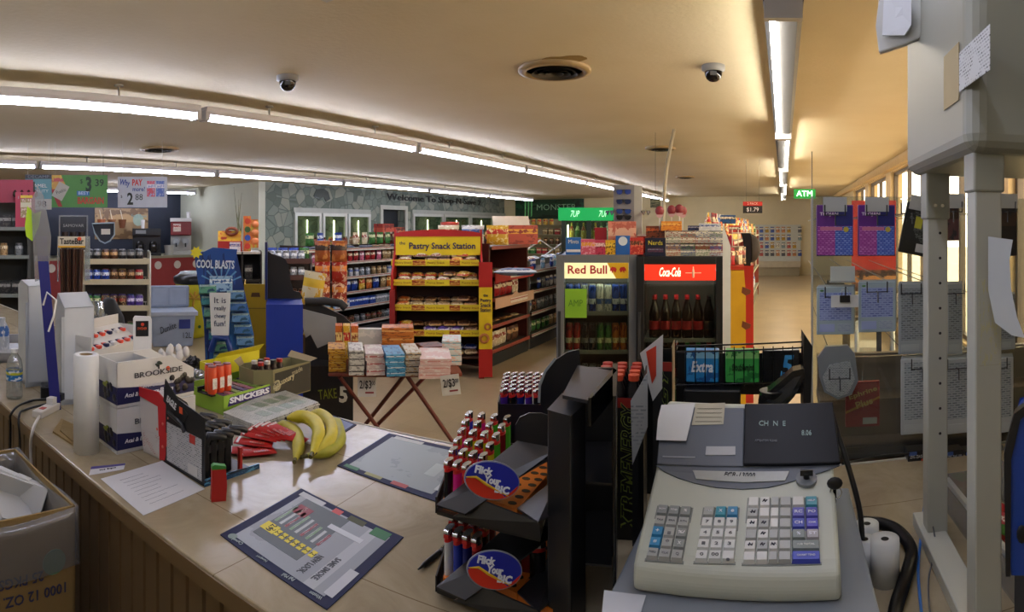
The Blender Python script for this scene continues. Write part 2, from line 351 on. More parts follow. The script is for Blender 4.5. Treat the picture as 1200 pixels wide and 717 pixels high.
# leaning pole
p0 = pt(790, 152, 6.2); p1 = pt(777, 262, 5.6)
tag(MB().tube([p0.lerp(p1, t) + V((-.03 * sin(pi * t), 0, 0)) for t in [k / 8 for k in range(9)]] + [V((p1.x, p1.y, 0))], .018, 8).build('pole', M('#a29a86', .5)), 'thin bent grey pole reaching from the floor to the ceiling behind the coolers', 'pole')
# conduit on the ceiling across the store
tag(MB().tube([(-4.3, -.3, 2.71), (-4.3, 19, 2.71)], .012, 6).build('conduit', M('#b8ac8b')), 'thin painted conduit along the ceiling behind the long strip lights', 'conduit')
# ---------------------------------------------------------------- stone wall: cooler doors and lettering
def bank(pa, pb, n, z1, label):
    a, b = yat(pa, LX), yat(pb, LX); o = thing('walk_in_cooler', label, 'cooler', (LX, a, 0), 0); L = b - a; w = L / n
    MB().box(-.02, .05, 0, L, z1 - .12, z1).box(-.02, .05, 0, L, 0, .3).build('surround', M('#a6ab9f', .4), o)
    for k in range(n):
        d = bpy.data.objects.new('glass_door', None); COL.objects.link(d); d.parent = o; d.location = (0, k * w, 0)
        m = MB(); m.box(0, .07, .02, .1, .3, z1 - .12).box(0, .07, w - .1, w - .02, .3, z1 - .12).box(0, .07, .1, w - .1, .3, .38).box(0, .07, .1, w - .1, z1 - .2, z1 - .12)
        m.build('door_frame', M('#c3c7be', .35, .3), d)
        MB().box(.03, .04, .1, w - .1, .38, z1 - .2).build('pane', CLEAR('#dde6d8', .05), d)
        MB().cyl((.1, w - .07, 1.0), (.1, w - .07, 1.3), .012).box(.06, .11, w - .08, w - .06, 1.0, 1.02).box(.06, .11, w - .08, w - .06, 1.28, 1.3).build('handle', DGREY, d)
        MB().box(-.2, -.012, .04, w - .04, .3, z1 - .14).build('interior', PK(random.choice(['#8a9080', '#9aa08c']), random.choice(['#a7a88a', '#c2b98c']), '#30453a', s=14, band=(.6, .75)), d)
        MB().cyl((.012, w * .5, .6), (.012, w * .5, z1 - .3), .012).build('door_lamp', EMIT('#fff3cf', 9), d)
bank(343, 433, 3, 2.15, 'bank of three lit glass cooler doors in the stone wall')
bank(482, 640, 6, 2.2, 'long bank of lit glass cooler doors past the dark doorway')
w = txt('Welcome To Shop-N-Save 2', None, (LX + .02, (yat(453, LX) + yat(563, LX)) / 2, 2.54), h=.25, w=yat(563, LX) - yat(453, LX), mat=M('#1a1d1b'), rot=(pi / 2, 0, pi / 2), name='welcome_lettering', ext=.01, bold=.01)
tag(w, 'dark Welcome lettering along the top of the stone wall', 'sign')
def small_sign(px, py, r, w, h, label, mats, text=None, cat='sign', tc='#eeeeee', rz=None, name='hanging_sign', th=.5):
    p = pt(px, py, r); o = thing(name, label, cat, p, ang(px) if rz is None else rz)
    MB().box(-w / 2, w / 2, 0, .012, -h / 2, h / 2).build('board', mats, o)
    if text: txt(text, o, (0, -.002, 0), w=w * .85, h=h * th, mat=M(tc))
    return o
# green energy drink banner and posters on the far wall
o = thing('wall_banner', 'dark green drink banner with claw mark high on the far wall', 'banner', (-8.6, 20.18, 2.35), 0)
MB().box(-1.4, 1.4, -.02, 0, -.38, .36).build('board', PK('#1d3f2c', '#24583a', '#0f2419', s=4), o)
txt('MONSTER', o, (.3, -.03, .05), w=1.6, h=.22, mat=M('#9fc9a8'))
m = MB(); [m.prism([(-1.0 + k * .13, .3), (-.93 + k * .13, .32), (-.95 + k * .13, -.25), (-1.0 + k * .13, -.3 + (k == 1) * -.06)], -.028, -.021, 'y') for k in range(3)]; m.build('claw_mark', M('#79d68a'), o)
def tree_sym(px, py):
    p = pt(px, py, 1); y = yat(px, LX); m = MB()
    m.box(0, .02, y - .05, y + .05, 1.95, 2.1)
    for k in range(3): m.prism([(y - .3 + k * .07, 2.05 + k * .13), (y + .3 - k * .07, 2.05 + k * .13), (y, 2.3 + k * .13)], LX + .005, LX + .02, 'x')
    return tag(m.build('wall_decal', M('#2f3b33')), 'dark painted emblem on the stone wall above the first cooler doors', 'decal')
m = MB(); y = yat(377, LX)
m.prism([(y - .3, 2.45), (y - .2, 2.62), (y + .05, 2.66), (y + .22, 2.58), (y + .3, 2.4), (y + .15, 2.33), (y + .05, 2.45), (y - .1, 2.36)], LX + .003, LX + .015, 'x')
tag(m.build('wall_decal', M('#333d35')), 'dark painted emblem on the stone wall above the first cooler doors', 'decal')
# far pegboard with hanging goods and shelf
o = thing('pegboard_display', 'white pegboard panel with a low ledge on the far wall', 'display', (-.35, 20.15, 0), 0)
MB().box(-1.1, .95, -.03, 0, .5, 1.75).build('board', M('#b9bdb2'), o); MB().box(-1.05, .9, -.3, 0, 0, .3).build('base', M('#8f8468'), o); MB().box(-1.1, .95, -.35, 0, .3, .5).build('ledge', M('#b0a58c'), o)
BLIS = None
def blister_mesh(w, h):
    m = MB(); m.box(-w / 2, w / 2, 0, .008, -h, 0); m.ball((0, -.01, -h * .6), w * .35, 8, (1, .5, 1)); return m.mesh('blister_pack', M('#888888'))
bm = blister_mesh(.13, .2)
cols = ['#3e5aa8', '#c2564a', '#d6d0b4', '#8aa0a0', '#c49a2c', '#5a5a60', '#d08c5a']
CN = {'#3e5aa8': 'blue', '#c2564a': 'red', '#d6d0b4': 'cream', '#8aa0a0': 'grey green', '#c49a2c': 'yellow', '#5a5a60': 'dark grey', '#d08c5a': 'orange'}
for i in range(9):
    for j in range(4):
        c = random.choice(cols)
        if random.random() < .12: continue
        put(bm, 'blister_pack', (-.95 + i * .19, 20.1, 1.68 - j * .27), 0, '%s carded item in row %s of the far wall pegboard' % (CN[c], ['one', 'two', 'three', 'four'][j]), 'hanging pack', 'carded goods on the far pegboard', PK(c, '#ddd8c8', '#555555', s=6))
# hung price board and the green ATM sign
o = small_sign(882, 243, 9, .3, .18, 'red and black hanging price board reading 1.79 over the back aisle', M('#151515'))
MB().box(-.15, .15, -.006, 0, .025, .09).build('red_header', M('#c22a22'), o); txt('2 PACK', o, (0, -.008, .057), h=.035, mat=M('#ffd9c8')); txt('$1.79', o, (0, -.008, -.035), h=.07, mat=M('#e8e8e8'))
MB().cyl((-.1, 0, .09), (-.1, 0, CZ - 1.99), .002, n=4).cyl((.1, 0, .09), (.1, 0, CZ - 1.99), .002, n=4).build('hanging_wire', DGREY, o)
p = pt(943, 227.5, 8); o = thing('atm_sign', 'green lit ATM sign hanging by the front windows', 'sign', p, ang(943))
MB().box(-.15, .15, 0, .05, -.06, .07).build('case', EMIT('#0c7a2c', .35, 'lit_green'), o); txt('ATM', o, (0, -.004, .005), h=.075, mat=EMIT('#c9ffd2', 2.2, 'lit_letters'))
MB().cyl((.1, .02, .07), (.1, .02, CZ - p.z), .006, n=6).build('hanging_rod', DGREY, o)
# ---------------------------------------------------------------- stock: shared product shapes
def bag_me(w, h, t, n=7):
    m = MB()
    def fn(sgn):
        def f(u, v):
            a = 2 * u - 1; b = 2 * v - 1; k = max(0, (1 - abs(a) ** 3)) * max(0, (1 - b ** 4)) ** .8
            return (a * w / 2 * (1 - .06 * (1 - b * b)), sgn * (k * t / 2 + .0008) * (1 + .08 * sin(9 * a + 5 * b)), v * h)
        return f
    m.grid(fn(-1), n, n); m.grid(lambda u, v: fn(1)(1 - u, v), n, n); return m.mesh('bag_body', WHITE)
def packet_me(w, h, t):   # packet lying on its back
    m = MB()
    def f(s): return lambda u, v: ((2 * u - 1) * w / 2, (2 * v - 1) * h / 2, t / 2 + s * (t / 2) * max(0, 1 - abs(2 * u - 1) ** 4) * max(0, 1 - (2 * v - 1) ** 4) + s * .0006 + .002)
    m.grid(f(1), 6, 5); m.grid(lambda u, v: f(-1)(1 - u, v), 6, 5); return m.mesh('packet_body', WHITE)
def box_me(w, d, h):
    m = MB().box(-w / 2, w / 2, -d / 2, d / 2, 0, h); m.box(-w / 2 + .002, w / 2 - .002, -d / 2 - .001, -d / 2, h * .06, h * .94); return m.mesh('carton_body', WHITE)
def jar_me(r, h): return MB().lathe([(r * .9, 0), (r, .01), (r, h * .75), (r * .75, h * .84), (r * .8, h * .85), (r * .8, h)], 12).mesh('jar_body', WHITE)
def bottle_me(r, h): return MB().lathe([(r * .9, 0), (r, .01), (r, h * .5), (r * .85, h * .6), (r * .35, h * .82), (r * .35, h)], 12).mesh('bottle_body', WHITE)
def can_me(r, h): return MB().lathe([(r * .8, 0), (r, .006), (r, h - .012), (r * .82, h - .002), (r * .82, h)], 14).mesh('can_body', WHITE)
HUES = {'red': ('#b3282a', '#e8d8b0', '#6d1517'), 'orange': ('#d0702a', '#f0d48a', '#8a3514'), 'yellow': ('#d8ab2c', '#c8342a', '#f4e4a0'), 'brown': ('#5f3a22', '#c9a06a', '#2f1c10'),
        'dark brown': ('#3b2618', '#8a2a22', '#b89a6a'), 'cream': ('#cfc09a', '#9a4a32', '#efe8d2'), 'blue': ('#2546a0', '#dfe6f2', '#122560'), 'white': ('#d6d6d2', '#4a6ab0', '#9a9c9c'),
        'green': ('#3d7a3a', '#d8dfa8', '#1e4420'), 'purple': ('#553a8a', '#d8cfe8', '#2c1a55'), 'black': ('#1a1a1c', '#8a8a84', '#42403c'), 'pink': ('#d0708a', '#f2dade', '#9a3452'),
        'silver': ('#9aa0a2', '#e2e6e8', '#54606a'), 'grey': ('#6f7476', '#a9abaa', '#3a3d40'), 'tan': ('#a88a5e', '#e0cda0', '#6e5230'), 'light blue': ('#7fb2d6', '#eef4f8', '#3f6fa0')}
def hue(n, seed=None, s=5, band=(.55, .8), rough=.35):
    a, b, c = HUES[n]; return PK(a, b, c, rough, s, band, 2, float(random.randrange(4)) if seed is None else seed)
SNACK = ['red', 'brown', 'orange', 'cream', 'dark brown', 'yellow', 'red', 'brown', 'tan', 'white', 'blue']
ORD = ['top', 'second', 'third', 'fourth', 'fifth', 'sixth', 'lowest']
def row(me, name, root, x0, x1, y, z, step, hues, lab, cat, group, jit=.3, tilt=0, rz=0, skip=.04, deep=None):
    """stand copies of one product along the local x of a thing's frame"""
    x = x0 + step / 2; R = Matrix.Rotation(root.rotation_euler.z, 4, 'Z'); run = 0; h = random.choice(hues)
    while x <= x1 - step / 2 + .001:
        if run <= 0: h = random.choice(hues); run = random.choice([1, 1, 2, 3])
        run -= 1
        if random.random() > skip:
            p = root.location + R @ V((x, y + random.uniform(-1, 1) * step * .08, z + .002))
            put(me, name, p, root.rotation_euler.z + rz + random.uniform(-jit, jit) * .3, '%s %s' % (h, lab), cat, group, hue(h), tilt)
        x += step
def tilted(o, t): o.rotation_euler = (t, 0, o.rotation_euler.z)
# ---------------------------------------------------------------- gondola of snacks facing the aisle (runs away from the counter)
def gondola(label, X, y0, y1, depth, shelves, top, col, side=1, strip='#d8d4c4'):
    """shelves face +X; local x runs along +Y (away), local y runs to -X (into the unit)"""
    o = thing('gondola', label, 'shelving', (X, y0, 0), pi / 2); L = y1 - y0
    MB().box(0, L, depth * .9, depth, 0, top).build('back_panel', M(col, .6), o)
    MB().box(0, L, .02, depth, 0, .14).build('base', DGREY, o)
    for x in (0, L): MB().box(x - .015, x + .015, .03, depth, 0, top + .02).build('end_panel', M(col, .5), o)
    for z in shelves:
        s = MB().box(0, L, 0, depth * .9, z - .025, z).build('shelf', M('#4a4038', .5), o)
        MB().box(0, L, -.008, 0, z - .035, z + .008).build('price_rail', PK(strip, '#b03a2a', '#8a8474', s=60), s)
    return o
g1 = gondola('long dark gondola of bagged snacks facing the pastry stand', -6.0, 5.55, 12.2, .5, [.22, .47, .70, .93, 1.16, 1.36], 1.4, '#3a2c22')
BAGS = bag_me(.15, .19, .07); BAGM = bag_me(.11, .15, .05); PKT = packet_me(.13, .1, .04); JAR = jar_me(.04, .12); CART = box_me(.14, .1, .12); CUP = jar_me(.045, .1)
for k, z in enumerate([1.36, 1.16, .93, .70, .47, .22]):
    if k == 0: row(PKT, 'snack_packet', g1, .05, 3.3, .07, z, .15, ['blue', 'blue', 'white', 'cream'], 'packet on the top shelf of the long snack gondola', 'snack', 'packets on the top shelf of the long snack gondola'); continue
    me, nm = [(BAGM, 'snack_bag'), (JAR, 'snack_jar'), (BAGS, 'snack_bag'), (CART, 'snack_carton'), (CUP, 'snack_cup')][k - 1]
    hs = [['cream', 'pink', 'tan', 'red'], ['tan', 'white', 'silver', 'grey'], ['orange', 'yellow', 'tan', 'blue'], ['blue', 'light blue', 'silver', 'white'], ['grey', 'white', 'silver', 'dark brown']][k - 1]
    row(me, nm, g1, .05, 3.3, .08, z, .155 if me is CART else .135 if me is not BAGS else .17, hs, '%s on the %s shelf of the long snack gondola' % (nm.split('_')[1], ORD[k]), 'snack', 'snacks on the %s shelf of the long snack gondola' % ORD[k])
row(BAGS, 'chip_bag', g1, 0, 6.2, .18, 1.41, .2, ['brown', 'tan', 'green', 'blue', 'orange', 'cream', 'dark brown'], 'bag standing along the top of the long snack gondola', 'chips', 'bags along the top of the long snack gondola', jit=.9, skip=.1)
row(JAR, 'snack_jar', g1, .5, 6.2, .36, 1.41, .16, ['brown', 'tan', 'green', 'dark brown', 'yellow'], 'jar along the top of the long snack gondola', 'jar', 'jars along the top of the long snack gondola', jit=.9, skip=.1)
# end rack with peg bags beside its near end
def frame_at(px, r, z=0): p = pt(px, HY, r); return V((p.x, p.y, z))
def wire_rack(px, r, w, d, top, levels, label, rz=None, col='#bdb9a8', tray=False, backc=None, nx=7):
    o = thing('wire_rack', label, 'rack', frame_at(px, r), ang(px) if rz is None else rz); m = M(col, .35, .4)
    for x in (-w / 2, w / 2):
        pts = [(x, 0, 0), (x, 0, top - .06), (x, .05, top), (x, d - .05, top), (x, d, top - .06), (x, d, 0)]
        MB().tube(pts, .012, 8).build('side_frame', m, o)
    for z in levels:
        b = MB(); b.tube([(-w / 2, 0, z + .03), (w / 2, 0, z + .03)], .006, 6).tube([(-w / 2, 0, z), (w / 2, 0, z)], .006, 6).tube([(-w / 2, d, z + .03), (w / 2, d, z + .03)], .006, 6)
        for k in range(nx * 2): x = -w / 2 + w * (k + .5) / nx / 2; b.tube([(x, 0, z + .03), (x, 0, z), (x, d, z), (x, d, z + .03)], .003, 4)
        b.build('wire_shelf', m, o)
        if tray: MB().box(-w / 2, w / 2, -.012, -.004, z - .012, z + .045).build('price_strip', M(tray, .5), o)
    if backc: MB().box(-w / 2, w / 2, d, d + .01, .1, top).build('back_panel', M(backc, .6), o)
    return o
wr = wire_rack(136, 6.0, .70, .38, 1.43, [.28, .55, .84, 1.11, 1.32], 'wire rack of canned and bagged snacks before the coffee bar', tray='#b5ab8c', backc='#2a2622')
CANB = can_me(.042, .13)
for k, z in enumerate([1.32, 1.11, .84, .55]):
    hs = [['silver', 'grey', 'brown', 'black'], ['brown', 'yellow', 'tan', 'dark brown', 'blue', 'red'], ['dark brown', 'green', 'purple', 'blue', 'grey'], ['red', 'dark brown', 'green', 'silver', 'black']][k]
    row(CANB, 'snack_can', wr, -.33, .33, .08, z + .005, .088, hs, 'can in the front line on the %s shelf of the wire rack' % ORD[k], 'can', 'cans at the front of the %s shelf of the wire rack' % ORD[k])
    row(CANB, 'snack_can', wr, -.33, .33, .18, z + .005, .088, hs, 'can in the second line on the %s shelf of the wire rack' % ORD[k], 'can', 'cans behind the front line on the %s shelf of the wire rack' % ORD[k], skip=.2)
for k, (x, c, n) in enumerate(((2.2, ('#a83224', '#c9563a', '#7a1f18'), 'red'), (2.52, ('#b5482a', '#d8784a', '#5a241a'), 'orange red'))):
    b = thing('carton', 'tall %s carton on top of the long snack gondola below the dark doorway' % n, 'box', (-6.25, 5.55 + x, 1.402), pi / 2); MB().box(-.15, .15, 0, .2, 0, .34 - .06 * k).build('carton_body', PK(*c, s=3), b); MB().box(-.12, .12, -.002, 0, .06, .2).build('front_label', PK('#d8c0a8', '#8a2a1c', c[0], s=5), b)
# ---------------------------------------------------------------- pastry stand
PX = pt(512, HY, 6.55)
ps = thing('pastry_stand', 'red and yellow pastry snack stand with sloping shelves', 'display stand', (PX.x, PX.y, 0), ang(512) - .04)
YEL = M('#e8cf1e', .5); RED = M('#b3201c', .5)
Wd = .50
for s in (-1, 1):
    MB().prism([(-.02, .0), (.45, .0), (.45, 1.66), (.32, 1.66), (.3, 1.4), (.05, 1.2), (-.02, 1.15)], s * (Wd + .0) + (0 if s > 0 else -.02), s * Wd + (.02 if s > 0 else 0), 'x').build('side_panel', RED, ps)
    MB().box(s * Wd - .03, s * Wd + .03, -.06, -.03, .0, .98).build('corner_panel', M('#8c1c1a', .5), ps)
sp_ = MB().box(Wd - .03, Wd + .12, -.07, -.06, .12, 1.02).build('side_poster', M('#e5c81d', .5), ps)
MB().box(Wd - .031, Wd + .121, -.0735, -.07, 1.02, 1.3).box(Wd - .031, Wd + .121, -.0735, -.07, .02, .33).build('red_border', RED, ps)
for i, t in enumerate(['the', 'Pastry', 'Snack', 'Station']): txt(t, ps, (Wd + .045, -.075, .93 - i * .055), w=.12 if i else .05, h=.045 if i else .03, mat=M('#15154a'), bold=.02)
m = MB()
for x, z, r in ((Wd + .03, .45, .055), (Wd + .07, .58, .04)): m.tube([(x + r * .8 * cos(t), -.076, z + r * .8 * sin(t)) for t in [k * pi / 6 for k in range(12)]], r * .3, 6, closed=True)
m.build('doughnut_picture', M('#b9793c', .6), ps)
hd = MB().box(-Wd, Wd, .3, .33, 1.36, 1.6).build('header_board', YEL, ps)
MB().prism([(-Wd, 1.58), (Wd, 1.58), (Wd, 1.62)] + [(Wd * (1 - k / 6), 1.62 + .04 * sin(pi * k / 12) ** .7) for k in range(13)] + [(-Wd, 1.62)], .29, .34, 'y').build('red_crown', RED, ps)
txt('Pastry Snack Station', ps, (.05, .295, 1.465), w=.78, h=.1, mat=M('#1c1c5a'), bold=.02); txt('the', ps, (-.42, .295, 1.5), w=.07, h=.04, mat=M('#1c1c5a'))
MB().box(-Wd, Wd, .43, .45, .05, 1.6).build('back_panel', M('#3a2420', .7), ps)
PASTRY = packet_me(.15, .11, .055)
levs = [(1.28, .22), (1.06, .1), (.78, .06), (.50, .02), (.24, 0)]
for k, (z, yf) in enumerate(levs):
    s = MB().hexa([(-Wd, yf, z - .03), (Wd, yf, z - .03), (Wd, .42, z + .03), (-Wd, .42, z + .03)], [(-Wd, yf, z - .015), (Wd, yf, z - .015), (Wd, .42, z + .045), (-Wd, .42, z + .045)]).build('shelf', M('#4a3026', .6), ps)
    if k < 4:
        MB().box(-Wd - .04, Wd - .02, yf - .02, yf - .005, z - .04, z + .03).build('yellow_strip', M('#e3cf2c', .5), s)
        MB().box(-.29, -.14, yf - .023, yf - .02, z - .035, z + .025).box(.14, .26, yf - .023, yf - .02, z - .035, z + .025).build('strip_emblem', PK('#b86a2c', '#8a2a1c', '#e8c860', s=8), s)
        for x in (-.4, -.02, .38): txt('Pastry Snack', s, (x, yf - .022, z - .005), w=.2, h=.028, mat=M('#8a3a12'))
    for j in range(2):
        row(PASTRY, 'wrapped_pastry', ps, -.47, .47, yf + .08 + j * .13, z - .01 + j * .035 + .01, .155, [['orange', 'yellow', 'brown', 'cream'], ['brown', 'yellow', 'tan', 'cream'], ['brown', 'tan', 'yellow', 'orange'], ['purple', 'tan', 'white', 'brown'], ['purple', 'grey', 'blue', 'tan']][k],
            'wrapped pastry in the %s line on the %s shelf of the pastry stand' % (['front', 'rear'][j], ORD[k]), 'pastry', 'pastries in the %s line of the %s pastry shelf' % (['front', 'rear'][j], ORD[k]), tilt=.2, jit=.8)
        if j == 0: row(PASTRY, 'wrapped_pastry', ps, -.44, .46, yf + .12, z + .055, .165, ['brown', 'yellow', 'tan', 'purple'] if k > 2 else ['orange', 'yellow', 'brown', 'cream'],
            'wrapped pastry piled on the %s shelf of the pastry stand' % ORD[k], 'pastry', 'pastries piled on the %s pastry shelf' % ORD[k], tilt=.35, jit=1.5, skip=.35)
# ---------------------------------------------------------------- racks behind the pastry stand
g2 = gondola('gondola behind the pastry stand with red fronted trays', -3.36, 6.13, 7.2, .85, [.2, .5, .82, 1.12, 1.45], 1.47, '#54261e', strip='#9a3428')
for k, z in enumerate([1.12, .82, .5, .2]):
    row(BAGS if k % 2 else PKT, 'snack_bag', g2, .05, 1.05, .1, z, .17, ['tan', 'brown', 'red', 'cream', 'dark brown'], 'bag on the %s shelf behind the pastry stand' % ORD[k], 'snack', 'bags on the %s shelf behind the pastry stand' % ORD[k])
for z, c, n in ((1.02, '#a8281f', 'red'), (.7, '#cfa88a', 'pinkish')):
    o = thing('shelf_tray', '%s cardboard tray front clipped to the gondola behind the pastry stand' % n, 'tray', (-3.345, 6.15, z), pi / 2)
    MB().prism([(0, 0), (1.1, 0), (1.1, .13), (.65, .13), (.55, .17), (.45, .13), (0, .13)], -.03, -.02, 'y').build('tray_front', M(c, .6), o); MB().box(0, 1.1, -.02, .0, 0, .015).build('tray_floor', M('#9a7a52'), o)
    MB().box(.4, .9, -.033, -.03, .03, .09).build('label_patch', PK('#e8dccb', '#b03a2a', '#d8b8a8', s=12), o)
g3 = gondola('white wire ended gondola of bagged goods before the drinks coolers', -3.37, 7.3, 13.5, .5, [.2, .5, .8, 1.08], 1.2, '#6a6a64', strip='#c9c9be')
for k, z in enumerate([1.08, .8, .5, .2]):
    row(BAGM, 'snack_bag', g3, .05, 4.7, .1, z, .16, [['white', 'light blue', 'silver', 'blue'], ['white', 'blue', 'grey'], ['grey', 'white', 'dark brown'], ['tan', 'green', 'grey', 'yellow']][k], 'bag on the %s shelf of the white gondola by the coolers' % ORD[k], 'snack', 'bags on the %s shelf of the white gondola by the coolers' % ORD[k], skip=.08)
row(PKT, 'snack_packet', g3, .05, 4.6, .25, 1.21, .17, ['white', 'silver', 'light blue', 'white', 'cream'], 'packet lying along the top of the white gondola by the coolers', 'snack', 'packets along the top of the white gondola', tilt=.3)
m = MB()
for y in (.3, 1.4): m.tube([(y, .45, 1.2), (y, .0, 1.5), (y + .3, -.1, 1.35)], .012, 6)
o = m.build('wire_arm', M('#d6d6d2', .4), g3)
# open carton and bags on top of the gondola behind the pastry stand
def open_carton(name, label, loc, rz, w, d, h, mats, flap=.08, inside='#b08a5c', cat='box', th=.004, tilt=0):
    o = thing(name, label, cat, loc, rz); o.rotation_euler = (tilt, 0, rz)
    m = MB(); m.box(-w / 2, w / 2, -d / 2, d / 2, 0, th).box(-w / 2, w / 2, -d / 2, -d / 2 + th, 0, h).box(-w / 2, w / 2, d / 2 - th, d / 2, 0, h).box(-w / 2, -w / 2 + th, -d / 2, d / 2, 0, h).box(w / 2 - th, w / 2, -d / 2, d / 2, 0, h)
    m.build('carton_body', mats, o)
    if flap: MB().hexa([(-w / 2, d / 2, h), (w / 2, d / 2, h), (w / 2, d / 2 + th, h), (-w / 2, d / 2 + th, h)], [(-w / 2, d / 2 + flap * .5, h + flap), (w / 2, d / 2 + flap * .5, h + flap), (w / 2, d / 2 + flap * .5 + th, h + flap), (-w / 2, d / 2 + flap * .5 + th, h + flap)]).build('flap', M(inside, .8), o)
    return o
c0 = frame_at(604, 7.45, 1.472)
open_carton('carton', 'open red carton lying tilted on top of the gondola behind the pastry stand', c0 + V((0, 0, .0)), ang(590) + .3, .5, .3, .24, PK('#b5402a', '#e0a02c', '#8a2416', s=4), .12, inside='#e6e0cf', tilt=0)
for i, (dx, h, zz) in enumerate(((-.3, 'white', 0), (.0, 'yellow', .0), (-.6, 'cream', .0))):
    R = Matrix.Rotation(ang(575), 4, 'Z'); put(bag_me(.28, .24, .1), 'chip_bag', frame_at(583, 7.15, 1.472) + R @ V((dx, -.1 + i * .05, 0)), ang(575) + .2 * i, '%s bag on top of the gondola behind the pastry stand' % h, 'chips', None, hue(h))
put(packet_me(.5, .2, .09), 'snack_packet', frame_at(604, 6.75, 1.125), ang(600), 'large silver and blue packet laid flat on the shelf end behind the pastry stand', 'snack', None, PK('#8fa6c0', '#dfe6ea', '#2b3f8a', s=3))
o = thing('snack_canister', 'tall orange red canister standing above the pastry stand header', 'canister', (-4.08, 6.32, 1.472), pi / 2)
MB().lathe([(.11, 0), (.12, .01), (.12, .24), (.11, .25)], 20).build('canister_body', PK('#b8401c', '#d8742c', '#7a2412', s=3), o); MB().lathe([(.122, .25), (.122, .28), (.02, .285)], 20).build('lid', M('#a8321c', .4), o)
er = wire_rack(338, 6.4, .5, .3, 1.38, [.35, .62, .88, 1.12, 1.3], 'wire end rack of brown and red jars behind the black curved board', tray='#4a2c22', backc='#241a16', col='#4a4640')
for k, z in enumerate((1.3, 1.12, .88)):
    row(JAR, 'snack_jar', er, -.24, .24, .07, z + .005, .085, ['brown', 'red', 'dark brown', 'tan', 'silver'], 'jar on the %s shelf of the wire end rack' % ORD[k], 'jar', 'jars on the %s shelf of the wire end rack' % ORD[k])
    if k == 0: row(BAGM, 'snack_bag', er, -.24, .24, .2, z + .005, .12, ['tan', 'green', 'brown', 'blue', 'cream'], 'small bag at the back of the wire end rack top', 'snack', 'bags on the wire end rack top', jit=.6)
# ---------------------------------------------------------------- display coolers
CANT = MB().lathe([(.021, 0), (.0265, .008), (.0265, .155), (.022, .166), (.022, .168)], 16).mesh('can_body', WHITE)
def bottle_proto(body, capc, labelc, liquid):
    o = thing('drink_bottle', None, 'bottle')
    MB().lathe([(.028, 0), (.033, .008), (.032, .09), (.029, .11), (.033, .14), (.026, .175), (.013, .215), (.0125, .23)], 14).build('glass', M(liquid, .1), o)
    MB().cyl((0, 0, .23), (0, 0, .248), .0145, n=12).build('cap', M(capc, .4), o)
    MB().lathe([(.0335, .055), (.0325, .105)], 14, caps=False).build('label_band', M(labelc, .4), o)
    return o
def cooler(label, px, r, w, h, col, d=.6, hdr=.15):
    a = ang(px); p = frame_at(px, r); o = thing('display_cooler', label, 'cooler', p, a); c = M(col, .4); f = .06
    MB().box(-w / 2, w / 2, .05, d, 0, .12).build('base', M('#18191b', .5), o)
    m = MB(); m.box(-w / 2, -w / 2 + .04, .04, d, .12, h).box(w / 2 - .04, w / 2, .04, d, .12, h).box(-w / 2, w / 2, .04, d, h - .05, h).box(-w / 2, w / 2, .04, d, .12, .2)
    m.build('cabinet', c, o, bevel=.006); MB().box(-w / 2 + .04, w / 2 - .04, d - .03, d - .02, .2, h - .05).build('back_liner', M('#3c3d38', .6), o)
    m = MB(); iz = h - .06
    m.box(-w / 2, -w / 2 + f, 0, .035, .14, h).box(w / 2 - f, w / 2, 0, .035, .14, h).box(-w / 2 + f, w / 2 - f, 0, .035, .14, .22).box(-w / 2 + f, w / 2 - f, 0, .035, iz, h)
    dr = m.build('door', c, o, bevel=.004)
    MB().box(-w / 2 + f, w / 2 - f, .012, .018, .22, iz - hdr).build('glass_pane', CLEAR('#d9ddd6', .05), dr)
    MB().box(-w / 2 + .015, -w / 2 + .035, -.03, 0, .7, 1.05).build('handle', DGREY, dr)
    MB().box(-w / 2 + .06, w / 2 - .06, .08, .1, iz - .06, iz - .03).build('cabinet_lamp', EMIT('#e8f0e0', 14, 'cooler_lamp'), o)
    return o, iz
rb, iz = cooler('grey energy drink display cooler with can filled shelves', 699, 4.45, .615, 1.48, '#6d7276')
rbh = MB().box(-.245, .245, .0, .04, iz - .12, iz).build('header_sign', EMIT('#e6dca8', .35, 'lit_header'), rb)
txt('Red Bull', rbh, (-.07, -.003, iz - .055), w=.3, h=.065, mat=M('#b8231d'), bold=.02)
for s in (-1, 1):
    m = MB(); x = .165
    m.prism([(x + s * .01, iz - .05), (x + s * .02, iz - .035), (x + s * .045, iz - .03), (x + s * .06, iz - .045), (x + s * .062, iz - .065), (x + s * .05, iz - .06), (x + s * .045, iz - .08), (x + s * .035, iz - .06), (x + s * .02, iz - .075)], -.004, -.001, 'y')
    m.build('bull_emblem', M('#b8231d'), rbh)
MB().prism([(.08, iz), (.245, iz), (.245, iz - .12), (.15, iz - .12)], -.0005, 0, 'y').build('yellow_corner', M('#e0b51c'), rbh)
def shelf_in(o, w, z, dep=.42): return MB().box(-w / 2, w / 2, .06, .06 + dep, z - .012, z).box(-w / 2, w / 2, .055, .062, z - .02, z + .012).build('cooler_shelf', M('#8f9490', .4, .3), o)
def lpos(o, x, y, z): return o.location + Matrix.Rotation(o.rotation_euler.z, 4, 'Z') @ V((x, y, z))
zs = [1.03, .73, .45, .2]
canh = [['blue', 'silver', 'white', 'blue'], ['red', 'black', 'green', 'orange'], ['silver', 'grey', 'black', 'green'], ['grey', 'silver']]
